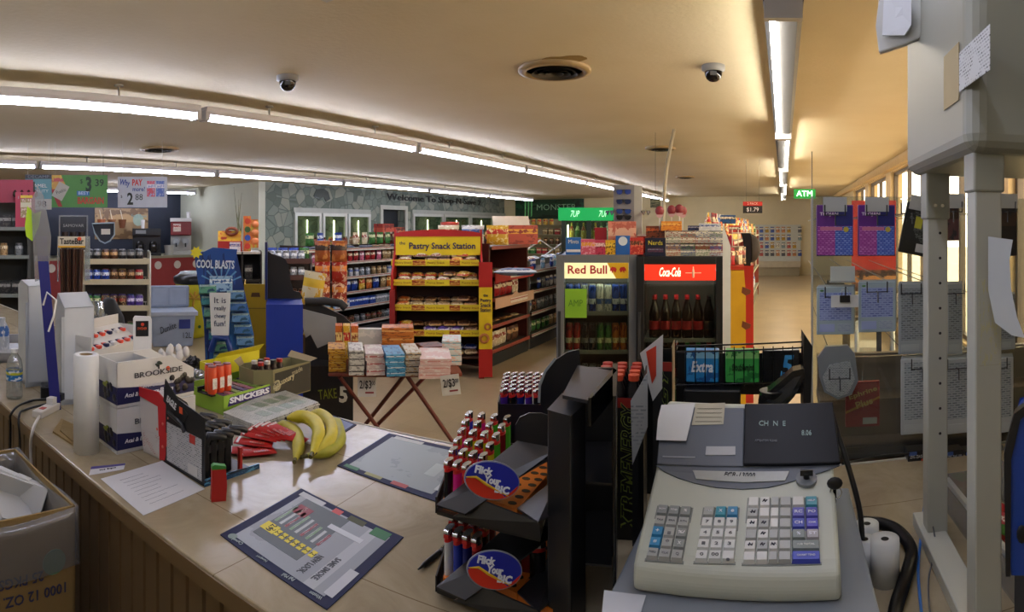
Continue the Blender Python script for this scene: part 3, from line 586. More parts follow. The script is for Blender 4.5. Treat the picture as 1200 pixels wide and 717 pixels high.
for k, z in enumerate(zs):
    if k < 3: shelf_in(rb, .52, z)
    hh = [1.2, 1.15, .9, .95][k]
    cm = MB().lathe([(.021 * 1.15, 0), (.0275, .008), (.0275, .16 * hh), (.022, .175 * hh)], 14).mesh('can_body', WHITE)
    for j in range(2):
        for i in range(8):
            n = canh[k][0] if k != 1 and (i + j) % 3 == 0 else canh[k][i * len(canh[k]) // 8]
            put(cm, 'drink_can', lpos(rb, -.215 + i * .061, .1 + j * .075, z + .001), rb.rotation_euler.z, '%s can in the %s line on the %s shelf of the grey drinks cooler' % (n, ['front', 'second'][j], ORD[k]), 'can', 'cans in the %s line of the %s cooler shelf' % (['front', 'second'][j], ORD[k]), PK(HUES[n][0], HUES[n][1], HUES[n][2], .25, 3, (.3, .5), 2, float(i % 3)))
MB().box(-.24, -.075, -.004, 0, 1.0, 1.22).build('green_sticker', M('#7fb32a', .5), rb); txt('AMP', rb, (-.16, -.006, 1.11), w=.11, h=.05, mat=M('#4a7a1a'))
ck, iz = cooler('black cola display cooler with bottle filled shelves', 797, 4.4, .665, 1.47, '#141517')
ckh = MB().box(-.27, .27, 0, .04, iz - .12, iz).build('header_sign', EMIT('#d02a14', .5, 'lit_red_header'), ck)
txt('Coca-Cola', ckh, (-.08, -.003, iz - .06), w=.16, h=.07, mat=EMIT('#ffe9c0', .8), shear=.4, bold=.015)
MB().lathe([(.004, 0), (.009, .01), (.009, .05), (.004, .07), (.004, .085)], 10, c=(.1, -.006, iz - .1)).build('bottle_emblem', M('#f0d0b0'), ckh); MB().box(.04, .16, -.002, 0, iz - .066, iz - .06).build('emblem_line', M('#f0d0b0'), ckh)
cola = bottle_proto('#20100c', '#b3202a', '#b5232a', '#1c0e0a'); dark = bottle_proto('', '#18181a', '#2c2c30', '#120c0c'); grn = bottle_proto('', '#2f9a3c', '#2f8a3c', '#2a7a30'); org = bottle_proto('', '#c2452a', '#b8402a', '#a8502a')
used = set()
def place_b(pr, nm, x, y, z, lab, grp, sc=1.0):
    loc = lpos(ck, x, y, z); rz = ck.rotation_euler.z
    if pr.name not in used: used.add(pr.name); o = pr; o.location = loc; o.rotation_euler = (0, 0, rz); o['label'] = lab; o['group'] = grp
    else: o = copy_tree(pr, loc, rz, lab, group=grp)
    o.scale = (sc, sc, sc * 1.05)
for k, z in enumerate([.83, .47]):
    shelf_in(ck, .55, z)
    for j in range(2):
        for i in range(6):
            if k == 0: pr, nm = (dark, 'black capped dark') if i == 5 else (cola, 'red capped cola')
            else: pr, nm = [(dark, 'black capped dark'), (dark, 'black capped dark'), (cola, 'red capped cola'), (grn, 'green soda'), (grn, 'green soda'), (org, 'orange soda')][i]
            place_b(pr, nm, -.2 + i * .085, .12 + j * .087, z + .001, '%s bottle, %s line, %s shelf of the black cola cooler' % (nm, ['front', 'second'][j], ORD[k]), 'bottles in the %s line of the %s cola cooler shelf' % (['front', 'second'][j], ORD[k]), 1.25)
shelf_in(ck, .55, .2)
for i in range(6): place_b(grn if i < 3 else dark, '', -.2 + i * .085, .12, .201, '%s bottle on the lowest shelf of the black cola cooler' % ('green soda' if i < 3 else 'black capped dark'), 'bottles on the lowest cola cooler shelf', 1.15)
o = MB().at((.12, -.004, .53), (0, -.25, 0)).box(-.045, .045, 0, .003, -.025, .025).build('price_sticker', PK('#e6e6e0', '#c0302a', '#333333', s=4), ck)
# ---------------------------------------------------------------- goods on top of the coolers
def box_on(px, pytop, pybot, r, w, d, label, mats, cat='box', name='carton', lid=None, zb=None, parts=True, rzo=0, rot=None):
    s = r / F; h = (pybot - pytop) * s; z = zb if zb is not None else EYE - (pybot - HY) * s
    o = thing(name, label, cat, frame_at(px, r, z), ang(px) + rzo); W_ = w * s
    MB().box(-W_ / 2, W_ / 2, 0, d, 0, h).build('carton_body', mats, o, bevel=.002)
    if lid: MB().box(-W_ * .46, W_ * .46, -.002, 0, h * .15, h * .5).build('front_label', lid, o)
    return o
T1 = 1.48; r = 4.5
def lab(*a): return PK(*a, s=5)
o = box_on(672, 278, 298, r, 18, .12, 'blue carton on the grey cooler beside the pink carton', M('#1f66b8', .4), zb=T1); txt('Mints', o, (0, -.003, .1), w=.08, h=.03, mat=WHITE); MB().box(-.055, .055, -.003, -.001, .02, .04).build('front_stripe', M('#d8dfe8'), o)
o = box_on(689, 280, 298, r, 17, .12, 'pink carton of sweets on the grey cooler', lab('#cf5a74', '#e0a23a', '#e6a8b8'), zb=T1)
o = box_on(704, 281, 298, r, 13, .12, 'deep pink carton on the grey cooler beside the yellow carton', lab('#c23a5a', '#e6c8cc', '#8a1f3a'), zb=T1)
o = box_on(715, 281, 298, r, 12, .12, 'yellow carton on the grey cooler', lab('#dfae22', '#e8c84a', '#4a2e12'), zb=T1)
o = box_on(730, 276, 298, r, 17, .12, 'blue carton with white round emblem on the grey cooler', M('#1f5fae', .4), zb=T1); MB().cyl((0, -.003, .105), (0, 0, .105), .035, n=20).build('round_emblem', M('#cfdbe6'), o)
o = box_on(746, 278, 298, r, 16, .12, 'red carton of candy bars at the join of the two coolers', lab('#b8322a', '#5a3a24', '#e07a5a'), zb=T1)
o = box_on(704, 264, 280, 4.68, 14, .1, 'dark red box with white script standing behind the pink cartons', M('#a81f2c', .4), zb=1.48)
o.location.z = 1.48; o.scale = (1, 1, 1.9)
o = box_on(729, 260, 298, 4.62, 33, .1, 'pale orange see-through tub with paper inside behind the cartons', PK('#d98a72', '#e6b89a', '#c46a58', s=3), zb=T1)
# sunglasses stand
sg = thing('sunglasses_stand', 'grey sunglasses stand with five dark pairs on the coolers', 'display stand', frame_at(731, 4.8, T1), ang(731) - .05); hh = .56
MB().box(-.085, .085, 0, .1, 0, hh).build('panel', M('#84858a', .5), sg); MB().box(.085, .15, .01, .11, 0, hh - .01).build('side_panel', M('#b8bab4', .5), sg); MB().box(-.085, .15, -.01, .12, 0, .02).build('base', DGREY, sg)
MB().box(-.07, .07, -.003, 0, .21, .25).build('brand_strip', PRINT('#84858a', '#303038', .03, .012, (0, 2)), sg)
for k in range(5):
    z = [.5, .42, .34, .29, .29][k] if k < 4 else .5
    if k == 4: break
    g = thing('sunglasses', '%s sunglasses %s on the grey sunglasses stand' % (['blue mirrored', 'dark blue mirrored', 'blue lensed', 'plain dark'][k], ['at the very top', 'second from the top', 'third from the top', 'at the bottom'][k]), 'sunglasses', lpos(sg, 0, -.012, z), sg.rotation_euler.z, None)
    for s in (-1, 1):
        MB().prism([(s * .008, .006), (s * .012, .018), (s * .05, .02), (s * .062, .01), (s * .055, -.014), (s * .03, -.02), (s * .014, -.012)], -.006, 0, 'y').build('lens', M(['#25409a', '#1a2a5a', '#2a4a9a', '#141416'][k], .1), g)
        MB().tube([(s * .062, -.002, .01), (s * .065, .02, .012), (s * .06, .07, .004)], .003, 6).build('temple', BLACK, g)
    MB().tube([(-.01, -.005, .012), (0, -.008, .015), (.01, -.005, .012)], .003, 6).tube([(-.06, -.004, .019), (.06, -.004, .019)], .0025, 6).build('bridge', BLACK, g)
for s, nm in ((-1, 'pale wall'), (1, 'pole')):
    g = thing('sunglasses', 'dark sunglasses sticking out of the stand side towards the %s' % ('pole' if s > 0 else 'green cooler'), 'sunglasses', lpos(sg, .18 if s > 0 else -.115, -.0, .33), sg.rotation_euler.z + s * .9)
    for q in (-1, 1): MB().prism([(q * .008, .006), (q * .012, .018), (q * .05, .02), (q * .062, .01), (q * .03, -.02)], -.006, 0, 'y').build('lens', BLACK, g)
    MB().tube([(-.06, 0, .015), (.06, 0, .015)], .003, 6).build('bridge', BLACK, g)
# cola cooler top: piled cartons
T2 = 1.47; r = 4.5; s = r / F
o = box_on(768, 276, 297, r, 24, .14, 'dark navy candy carton with yellow lettering on the cola cooler', M('#151b33', .4), zb=T2); txt('Nerds', o, (0, -.003, .1), w=.11, h=.035, mat=M('#d8c83a')); MB().box(-.06, .06, -.003, 0, .03, .06).build('front_stripe', PK('#5a3048', '#8a8a9a', '#1a1a3a'), o)
o = box_on(768, 262, 276, r + .05, 22, .12, 'brown and orange carton stacked on the dark navy carton', lab('#7a3a1c', '#c8602a', '#2a1a12'), zb=T2 + 21 * s)
piles = [(789, 24, ['#b8a890', '#9a7a62', '#a8a49a', '#b8b4a4']), (806, 20, ['#8a8f84', '#4a4a5a', '#b0a890', '#7a7f78']), (824, 20, ['#c8c4b0', '#7a5a3a', '#9a9a94', '#c0bca8']), (839, 20, ['#b8bcc4', '#5a5a8a', '#b4b0a2', '#8a8a92'])]
posn = ['in the pile under the orange carton', 'in the second pile from the navy carton', 'in the third pile from the navy carton', 'in the pile beside the white panel']
for q, (px, w, cs) in enumerate(piles):
    z = T2
    for k, c in enumerate(cs):
        o = box_on(px, 0, 7.4, r + .02 * (k % 2), min(w, 17.5), .2, 'flat candy carton %s, %s' % (['lowest', 'second from below', 'third from below', 'topmost'][k], posn[q]), PK(c, '#d8d4c4', ['#a84a32', '#4a5a8a', '#5a7a4a', '#8a2a2a'][(k + q) % 4], s=6, seed=float(k)), zb=z); z += 7.4 * s
o = box_on(787, 257, 268, r, 24, .16, 'orange carton on top of the flat cartons on the cola cooler', lab('#d98a2c', '#e8b45a', '#b8602a'), zb=T2 + 29.7 * s, rzo=.1)
o = box_on(832, 259, 267.4, r + .02, 26, .16, 'white carton on top of the flat cartons beside the white panel', lab('#c4c8cc', '#5a6a9a', '#e0e0e0'), zb=T2 + 29.7 * s)
o = box_on(813, 262, 267.6, r + .1, 14, .1, 'small dark blue carton between the orange and the white one', lab('#3a4a7a', '#b8b8c8', '#1a1f3a'), zb=T2 + 29.7 * s)
lp = MB()
def lolly(px, py, r, label, c='#8a2f38'):
    p = pt(px, py, r); o = thing('lollipop_bunch', label, 'sweet', (p.x, p.y, T2 + .2), ang(px)); h = p.z - T2 - .2
    MB().cyl((0, 0, -.0), (0, 0, h), .003, n=6).build('stick', WHITE, o); MB().ball((0, 0, h), .035, 14, (1, .5, 1.1)).build('candy', M(c, .35), o)
    MB().prism([(-.035, h - .03), (.035, h - .03), (.01, h - .055), (-.01, h - .055)], -.01, .01, 'y').build('wrapper', M('#c8a0a0', .3), o)
lolly(773, 247, 4.55, 'dark red sweet on a stick beside the small black sign'); lolly(787, 246, 4.55, 'dark red sweet on a stick before the leaning pole'); lolly(796, 245, 4.55, 'larger dark red sweet on a stick just past the pole'); lolly(800, 247, 4.62, 'dark red sweet on a stick, last past the pole')
o = small_sign(768, 238, 6.4, .11, .1, 'small black framed picture sign hanging behind the sunglasses stand', PK('#20251c', '#5a6248', '#8a8a70', s=8)); MB().cyl((0, 0, .05), (0, 0, CZ - o.location.z), .003, n=4).build('hanging_wire', DGREY, o)
o = box_on(757, 256, 276, 5.2, 20, .1, 'red box with white top edge behind the coolers', PK('#b32a22', '#d8d0c8', '#8a1a16', band=(.9, 1)), zb=1.47); o.location = frame_at(757, 4.78, 1.48)
# white side panel, green soda cooler
wp = thing('end_panel_display', 'tall white panel standing beside the cola cooler', 'panel', frame_at(850, 4.4), ang(850))
MB().prism([(0, 0), (.06, 0), (.06, 1.55), (.0, 1.72), (0, 1.72)], -.0, .02, 'y').build('panel', M('#c9ccc8', .5), wp); wp.location += V((-.02, 0, 0))
o7 = thing('soda_cooler', 'tall cooler with green lit header behind the grey drinks cooler', 'cooler', frame_at(690, 8.2), ang(690) - .1); w = .78
m = MB(); m.box(-w / 2, -w / 2 + .06, .0, .6, 0, 1.78).box(w / 2 - .06, w / 2, .0, .6, 0, 1.78).box(-.03, .03, 0, .05, .2, 1.78).box(-w / 2, w / 2, .0, .6, 0, .2).box(-w / 2, w / 2, .55, .6, 0, 1.78); m.build('cabinet', M('#24302a', .5), o7)
MB().box(-w / 2 - .04, w / 2 + .04, -.03, .3, 1.78, 1.96).build('header', EMIT('#0d8a44', .45, 'lit_green_header'), o7)
for x in (-.2, .2): txt('7UP', o7, (x, -.034, 1.87), w=.13, h=.09, mat=EMIT('#9fe0b0', .8), shear=.3)
for z in (.5, .85, 1.2, 1.5): MB().box(-w / 2 + .06, w / 2 - .06, .04, .5, z - .01, z).build('shelf', M('#8a9088'), o7)
MB().box(-w / 2 + .06, w / 2 - .06, .005, .012, .2, 1.78).build('glass_pane', CLEAR('#d9e6d6', .05), o7)
for x in (-.3, .3): MB().cyl((x, .03, .25), (x, .03, 1.72), .01).build('cabinet_lamp', EMIT('#f0f6e0', 4), o7)
BOT = bottle_me(.04, .25)
for k, z in enumerate((1.5, 1.2, .85)): row(BOT, 'soda_bottle', o7, -.3, .3, .12, z, .085, ['green', 'silver', 'yellow', 'green'], 'bottle on the %s shelf of the green header cooler' % ORD[k], 'bottle', 'bottles on the %s shelf of the green header cooler' % ORD[k])
# far shelf along the back wall, left
fs = thing('gondola', 'far wall gondola of jars and cartons below the green drink banner', 'shelving', (-9.6, 19.4, 0), 0)
MB().box(0, 3.9, .38, .42, 0, 1.75).build('back_panel', M('#b0a582'), fs)
for k, z in enumerate((1.75, 1.4, 1.05, .7)):
    MB().box(0, 3.9, 0, .38, z - .03, z).build('shelf', M('#8f8a70'), fs)
    row(box_me(.18, .12, .2) if k % 2 else jar_me(.08, .22), 'grocery_item', fs, .05, 3.85, .15, z, .24, ['brown', 'yellow', 'green', 'tan', 'red', 'white', 'cream'], 'grocery item on the %s shelf below the green banner' % ORD[k], 'grocery', 'groceries on the %s shelf below the green banner' % ORD[k])
for x in (0, 1.95, 3.9): MB().box(x - .02, x + .02, 0, .4, 0, 1.75).build('upright', M('#9a9478'), fs)
# ---------------------------------------------------------------- coffee bar end of the shop
cb = thing('coffee_bar', 'red fronted coffee bar counter below the dark wall', 'counter', (-13.95, 3.2, 0), 0)
MB().box(0, 1.1, 0, 5.05, 0, .9).build('base', M('#8c2a26', .6), cb); MB().box(0, 1.15, -.02, 5.08, .9, .96).build('worktop', M('#8d8a72', .4), cb)
for k in range(9): MB().cyl((1.1, .4 + k * .56, .72), (1.106, .4 + k * .56, .72), .1, n=18).build('white_dot', M('#c9c2b4'), cb)
def bar(px, X=-13.1, z=.962): y = yat(px, X); return V((X, y, z))
# cup poster on dark wall
def on_wall(px, py, X=-13.98): y = yat(px, X); r = math.hypot(X, y); return V((X, y, EYE + r * (HY - py) / F)), r
p, r = on_wall(143, 262); s = r / F
o = thing('wall_poster', 'large tan poster with three drinking cups behind the coffee bar', 'poster', p, pi / 2 - 0); W_ = 1.55; H_ = 36 * s
MB().box(-W_ / 2, W_ / 2, 0, .015, -H_ / 2, H_ / 2).build('sheet', PK('#8f7552', '#a5875c', '#6a5238', s=3), o)
for k, x in enumerate((-.6, -.3, .0)):
    MB().lathe([(.07, -.12), (.11, .1), (.115, .11)], 14, c=(x, -.01, 0)).build('cup_picture', M(['#b0603a', '#8a5a38', '#7a4a30'][k]), o); MB().cyl((x, -.03, .1), (x - .06, -.03, .36), .012).build('straw_picture', M('#d8ccb4'), o)
txt('Fresh Brew', o, (.5, -.004, .2), w=.45, h=.1, mat=M('#6f8f86')); MB().cyl((.48, -.003, .1), (.48, 0, .1), .16, n=20).build('badge', M('#8fa08e'), o)
# bean dispenser
p = bar(86); o = thing('coffee_dispenser', 'black framed bean dispenser with clear hoppers on the coffee bar', 'dispenser', p, ang(86)); s = 13.6 / F
m = MB(); m.box(-.35, -.32, 0, .3, 0, 1.0).box(.32, .35, 0, .3, 0, 1.0).box(-.35, .35, 0, .3, .97, 1.0); m.build('frame', M('#8a8c88', .4), o); MB().box(-.31, .31, .02, .28, .62, .96).build('header', M('#1a1c1e', .3), o)
for x in (-.2, 0, .2): MB().lathe([(.07, .2), (.085, .3), (.085, .6), (.03, .1)][:3], 12, c=(x, .1, 0)).build('hopper', M('#3a2c20', .3), o)
MB().box(-.33, .33, 0, .3, 0, .2).build('drip_base', DGREY, o)
txt('SAMOVAR', o, (0, .015, .75), w=.5, h=.07, mat=M('#b8b8b0'))
# shield shaped hanging sign
p = pt(121, 273, 8.4); o = thing('hanging_sign', 'dark blue shield shaped sign with a white sticker above the wire rack', 'sign', p, ang(121)); s = 8.4 / F
pl = [(-13 * s, 11 * s), (13 * s, 12 * s), (13 * s, -2 * s), (8 * s, -9 * s), (2 * s, -12 * s), (-4 * s, -9 * s), (-10 * s, 0)]
MB().prism(pl, 0, .02, 'y').build('board', M('#1a2232', .4), o); m = MB(); m.tube([(x, -.003, z) for x, z in pl], .012, 6, closed=True); m.build('pale_border', M('#9fb4c2'), o)
MB().box(-.03, .1, -.006, 0, -.02, .06).build('sticker', WHITE, o); MB().cyl((0, .01, .14), (0, .01, CZ - p.z), .004, n=4).build('hanging_wire', DGREY, o)
# coffee machines
p = bar(172, -12.95); o = thing('coffee_machine', 'black coffee brewer beside the slush machine', 'coffee machine', p, ang(172))
MB().box(-.36, .36, 0, .45, 0, .06).box(-.36, .36, .25, .45, .06, .5).box(-.36, .36, 0, .45, .5, .68).build('body', M('#15171c', .3), o, bevel=.01)
for x in (-.18, .16): MB().lathe([(.08, .07), (.1, .1), (.1, .3), (.06, .36)], 14, c=(x, .12, 0)).build('coffee_pot', M('#1b1b1d', .1), o); MB().tube([(x + .1, .1, .3), (x + .17, .08, .27), (x + .16, .08, .15), (x + .1, .1, .12)], .012, 6).build('pot_handle', BLACK, o)
MB().lathe([(.04, .68), (.055, .9)], 12, c=(-.1, .2, 0)).build('cup_stack', WHITE, o)
MB().box(-.28, -.02, -.005, 0, .55, .64).build('label_plate', M('#8a8e90'), o)
p = bar(212, -12.95); o = thing('slush_machine', 'red and white slush drink machine at the end of the coffee bar', 'drink machine', p, ang(212))
MB().box(-.27, .27, .05, .5, .0, .1).box(-.27, .27, .28, .5, .1, .5).build('white_base', M('#b9bcb8', .4), o, bevel=.01)
MB().box(-.27, .27, .05, .5, .5, .86).build('red_hood', M('#7a1f22', .35), o, bevel=.02); MB().box(-.28, .28, .03, .52, .86, .95).build('lid', M('#c9c9c6', .4), o)
for x in (-.12, .12):
    MB().cyl((x, .06, .34), (x, .3, .34), .09, n=16).build('clear_tank', M('#a8aeb2', .15), o); MB().box(x - .02, x + .02, .0, .06, .2, .3).build('tap', BLACK, o)
MB().box(-.2, .0, .044, .05, .6, .8).build('label_plate', PK('#c9b8a8', '#a02a22', '#e8d8c8', s=5), o)
MB().lathe([(.05, 0), (.06, .16)], 12).build('cup_stack', WHITE, o).location = (.2, .15, .95)
# tub and bags on the bar
tag(MB().lathe([(.1, 0), (.13, .25)], 14).build('paper_cup', M('#b8bab4'), loc=bar(198, -13.0)), 'pale paper cup standing between the coffee brewer and the slush machine', 'cup')
# ice barrel
o = thing('ice_barrel', 'yellow ice barrel with a palm tree picture and black lid', 'barrel', frame_at(226, 9.0), ang(226))
MB().lathe([(.17, 0), (.25, .1), (.27, .85)], 24).build('barrel', M('#c9c22a', .5), o); MB().lathe([(.28, .82), (.3, .84), (.3, .92), (.22, .97), (.05, .97)], 24).build('lid', M('#16181a', .3), o)
MB().lathe([(.22, .96), (.2, 1.0), (.1, 1.01)], 18).build('clear_cover', M('#a9b4b8', .15), o)
m = MB(); m.tube([(.03, -.268, .35), (-.0, -.272, .5), (.02, -.272, .62)], .018, 6)
for a in (-.4, .5, 1.4, 2.4, 3.4): m.tube([(.02, -.275, .62), (.02 + .08 * cos(a), -.27, .64 + .08 * sin(a)), (.02 + .14 * cos(a), -.255, .6 + .1 * sin(a))], [.02, .016, .004], 6)
m.build('palm_picture', M('#b8902c', .6), o); m = MB()
for k in range(3): m.ball((-.1 + k * .1, -.262, .25 - .03 * k), .025, 8)
m.build('fruit_picture', M('#3a6a2a', .6), o)
# ice chest
o = thing('ice_chest', 'grey blue plastic ice chest with its lid standing open', 'ice chest', frame_at(202, 8.2), ang(202) + .12); s = 8.2 / F
CB = M('#8d9bb0', .45)
m = MB(); m.hexa([(-.27, 0, 0), (.29, 0, 0), (.29, .36, 0), (-.27, .36, 0)], [(-.31, -.03, .46), (.33, -.03, .46), (.33, .4, .46), (-.31, .4, .46)]); m.build('tub', CB, o, bevel=.02)
MB().box(-.34, .36, -.05, .43, .44, .5).build('tub_rim', M('#a3afc0', .4), o, bevel=.01)
l = MB().box(-.3, .3, .4, .47, .5, .82).build('lid', CB, o, bevel=.02); MB().box(-.25, -.02, .392, .4, .54, .78).box(.02, .25, .392, .4, .54, .78).build('lid_panel', M('#98a6ba', .4), l, bevel=.01)
MB().at((.17, -.032, .27), (.05, 0, 0)).box(-.08, .08, -.004, 0, -.01, .12).build('blue_label', M('#1d2f7a'), o); txt('12L', o, (.2, -.03, .16), w=.12, h=.08, mat=M('#22242c')); txt('Dunlite', o, (-.07, -.04, .27), w=.24, h=.09, mat=M('#22262e'), shear=.3, rot=(pi / 2, -.35, 0))
MB().tube([(-.33, .1, .4), (-.36, .1, .3), (-.36, .25, .3), (-.33, .25, .4)], .012, 6).build('handle', DGREY, o)
# hanging price posters
def poster(px, py, r, w, h, label, base): 
    s = r / F; o = small_sign(px, py, r, w * s, h * s, label, M(base, .5), name='hanging_poster', cat='poster'); W_, H_ = w * s / 2, h * s / 2
    for x in (-W_ * .8, W_ * .8): MB().cyl((x, .006, H_), (x, .006, CZ - o.location.z), .002, n=4).build('hanging_wire', WHITE, o)
    return o, W_, H_
o, a, b = poster(45, 225, 7.0, 31, 41, 'blue and white price poster ending in 2 at the end of the poster row', '#5f9aa8')
MB().box(-a, a, -.003, 0, b * .75, b).build('top_strip', M('#3a4450'), o); MB().box(-a, a, -.003, 0, -b, -b * .4).build('price_panel', M('#b9bcba'), o)
txt('DECAMP', o, (0, -.006, b * .87), w=a * 1.6, h=b * .16, mat=M('#8a98a4')); txt('CAMEL', o, (.0, -.003, b * .35), w=a * 1.3, h=b * .2, mat=WHITE); txt('QUALITY', o, (0, -.003, b * .05), w=a * 1.5, h=b * .2, mat=M('#d6e4ea'))
txt('2.98', o, (0, -.006, -b * .7), w=a * 1.2, h=b * .36, mat=BLACK, bold=.02)
o, a, b = poster(92, 224, 7.1, 68, 38, 'green price poster reading 3.39 best bargain', '#4e8f42')
MB().at((-a * .62, -.003, 0), (0, .5, 0)).box(-a * .2, a * .2, -.002, 0, -b * .5, b * .5).build('pack_picture', M('#b9b9ae'), o)
MB().prism([(-a, b), (-a * .6, b), (-a * .45, b * .4), (-a * .9, b * .1)], -.002, 0, 'y').build('fruit_picture', PK('#c9942c', '#b5342a', '#d8b83a', s=3), o); MB().prism([(-a * .98, b * .2), (-a * .82, b * .2), (-a * .55, -b * .95), (-a * .7, -b * .95)], -.0015, 0, 'y').build('red_stripe', M('#9c2a2a'), o)
txt('Pueblo', o, (-a * .6, -.008, .0), w=a * .35, h=b * .22, mat=M('#2a2a2a'), rot=(pi / 2, -.35, 0)); txt('$', o, (a * .1, -.003, b * .6), h=b * .3, mat=M('#10301a')); txt('3', o, (a * .35, -.003, b * .38), h=b * .95, w=a * .2, mat=M('#10301a'), bold=.04); txt('39', o, (a * .72, -.003, b * .5), h=b * .45, w=a * .3, mat=M('#10301a'), bold=.02)
MB().box(-.02, a * .38, -.002, 0, -b * .28, b * .02).build('blue_strip', M('#2a6fb0'), o); txt('BEST', o, (a * .17, -.004, -b * .13), w=a * .36, h=b * .2, mat=M('#bcd8ee'), bold=.02); txt('BARGAIN', o, (a * .42, -.003, -b * .6), w=a * .9, h=b * .42, mat=M('#c23a2c'), bold=.03)
o, a, b = poster(167, 225, 7.0, 58, 36, 'white price poster asking why pay more, 2.88', '#b4bcc6')
txt('Why', o, (-a * .72, -.003, b * .6), w=a * .42, h=b * .5, mat=M('#2a3f8a'), bold=.03, rot=(pi / 2, .15, 0)); txt('PAY', o, (-a * .22, -.003, b * .6), w=a * .42, h=b * .42, mat=M('#c2302a'), bold=.03); txt('more?', o, (-a * .15, -.003, b * .18), w=a * .5, h=b * .3, mat=M('#2a3f8a'), bold=.02)
txt('$', o, (-a * .85, -.003, -b * .3), h=b * .2, mat=BLACK); txt('2', o, (-a * .5, -.003, -b * .48), h=b * .8, w=a * .24, mat=M('#152015'), bold=.03); txt('88', o, (-a * .14, -.003, -b * .35), h=b * .4, w=a * .3, mat=M('#152015'))
for x, c in ((a * .35, '#b8384a'), (a * .72, '#3a5aa8')): MB().box(x - a * .17, x + a * .16, -.003, 0, -b * .3, b * .72).build('pack_picture', PK(c, '#d8d8e0', '#8a98c0', s=4), o)
# dark rack at the frame's edge and grey shelving
tr = thing('tobacco_rack', 'rack with a dark red header and hanging goods above grey shelves', 'rack', frame_at(20, 5.6), ang(20)); s = 5.6 / F
MB().box(-26 * s, 22 * s, .3, .32, 0, 55 * s + EYE).build('back_panel', M('#33342e', .6), tr)
MB().box(-26 * s, 19 * s, .05, .08, EYE + 28 * s, EYE + 55 * s).build('header', M('#8f2038', .5), tr); MB().box(-2 * s, 21 * s, -.02, .02, EYE - 2 * s, EYE + 40 * s).build('poster', M('#a02c44', .5), tr)
MB().box(4 * s, 17 * s, -.025, -.02, EYE + 10 * s, EYE + 32 * s).build('poster_picture', PK('#8a7a52', '#b8b89a', '#c9b0a8', s=6), tr); MB().box(4 * s, 18 * s, -.027, -.02, EYE + 33 * s, EYE + 36 * s).build('yellow_stripe', M('#c9b02c'), tr)
for k in range(7): MB().lathe([(.01, -.05), (.022, -.03), (.02, 0), (.004, .02)], 8, c=(-.02 + k * .033, .0, EYE + (40 - k % 2 * 4) * s)).build('hanging_pipe', M(['#17181a', '#8a8c90'][k % 2], .2), tr)
TZS = [EYE - (py - HY) * s for py in (300, 345, 395)]
for z in TZS + [.25, EYE - 2 * s]: MB().box(-26 * s, 14 * s, -.02, .3, z - .015, z).box(-26 * s, 14 * s, -.03, -.02, z - .025, z + .01).build('shelf', M('#6f7670', .4), tr)
for x in (-26 * s, 14 * s): MB().box(x - .015, x + .015, .0, .3, 0, 1.8).build('upright', M('#3a3c38'), tr)
for k, z in enumerate([EYE - 2 * s] + TZS): row(JAR if k % 2 else CART, 'boxed_item', tr, -25 * s, 13 * s, .1, z, .15, ['grey', 'silver', 'dark brown', 'green', 'black', 'tan'], 'boxed item on the %s grey shelf under the red header' % ORD[k], 'box', 'boxed items on the %s grey shelf under the red header' % ORD[k])
# dark rack with yellow goods; boxes and fruit card on top
dr_ = thing('display_rack', 'dark floor rack holding yellow packs beside the snack gondola', 'rack', frame_at(284, 5.2), ang(284)); s = 5.2 / F
MB().box(-30 * s, -27 * s, 0, .4, 0, 1.47).box(-1 * s, 1 * s, 0, .4, 0, 1.47).box(21 * s, 23 * s, 0, .4, 0, 1.47).box(-30 * s, 23 * s, .38, .4, 0, 1.47).build('body', M('#1f1a17', .5), dr_)
for z in (.35, .68, 1.0, 1.22, 1.47): MB().box(-30 * s, 23 * s, 0, .38, z - .02, z).build('shelf', M('#2c2521', .5) if z < 1.4 else M('#b0aca0', .4), dr_)
YB = box_me(.07, .06, .13)
for k, z in enumerate((1.22, 1.0, .68)): row(YB, 'yellow_pack', dr_, 2 * s, 20 * s, .06, z, .078, ['yellow', 'yellow', 'black'], 'pack on the %s shelf of the dark floor rack' % ['upper', 'middle', 'lower'][k], 'pack', 'packs on the %s shelf of the dark floor rack' % ['upper', 'middle', 'lower'][k]); row(JAR, 'snack_jar', dr_, -25 * s, -2 * s, .08, z, .09, ['brown', 'dark brown', 'red'], 'jar on the %s shelf of the dark floor rack' % ['upper', 'middle', 'lower'][k], 'jar', 'jars on the %s shelf of the dark floor rack' % ['upper', 'middle', 'lower'][k])
o = thing('pastry_box', 'red open box with a yellow doughnut picture card on the dark floor rack', 'box', frame_at(269, 5.25, 1.472), ang(269)); s = 5.2 / F
MB().box(-14 * s, 15 * s, 0, .16, 0, 12 * s).build('red_tray', M('#a3241c', .5), o); c = MB().at((0, 0, 12 * s), (-.25, 0, 0)).box(-14 * s, 14 * s, .1, .11, -.02, 16 * s).build('picture_card', PK('#d8b02c', '#d8a02c', '#b5381c', s=3), o)
MB().box(0, 13 * s, -.01, 0, 0, 11 * s).build('photo_label', PK('#cfc9d0', '#4a4a8a', '#b8a8a8', s=4), o)
m = MB(); m.tube([(.02 + .05 * cos(t), .1, .18 + .03 * sin(t)) for t in [k * pi / 6 for k in range(12)]], .014, 6, closed=True).build('doughnut_picture', M('#7a3a1c'), o)
o = thing('fruit_card', 'orange card with round coloured fruit in a clear tub on the dark floor rack', 'card', frame_at(294, 5.3, 1.472), ang(294))
MB().box(-9 * s, 0, 0, .01, 0, 42 * s).box(0, 9 * s, .0, .06, 4 * s, 38 * s).build('card', PK('#c46a2a', '#d8783a', '#b3a03a', s=4), o)
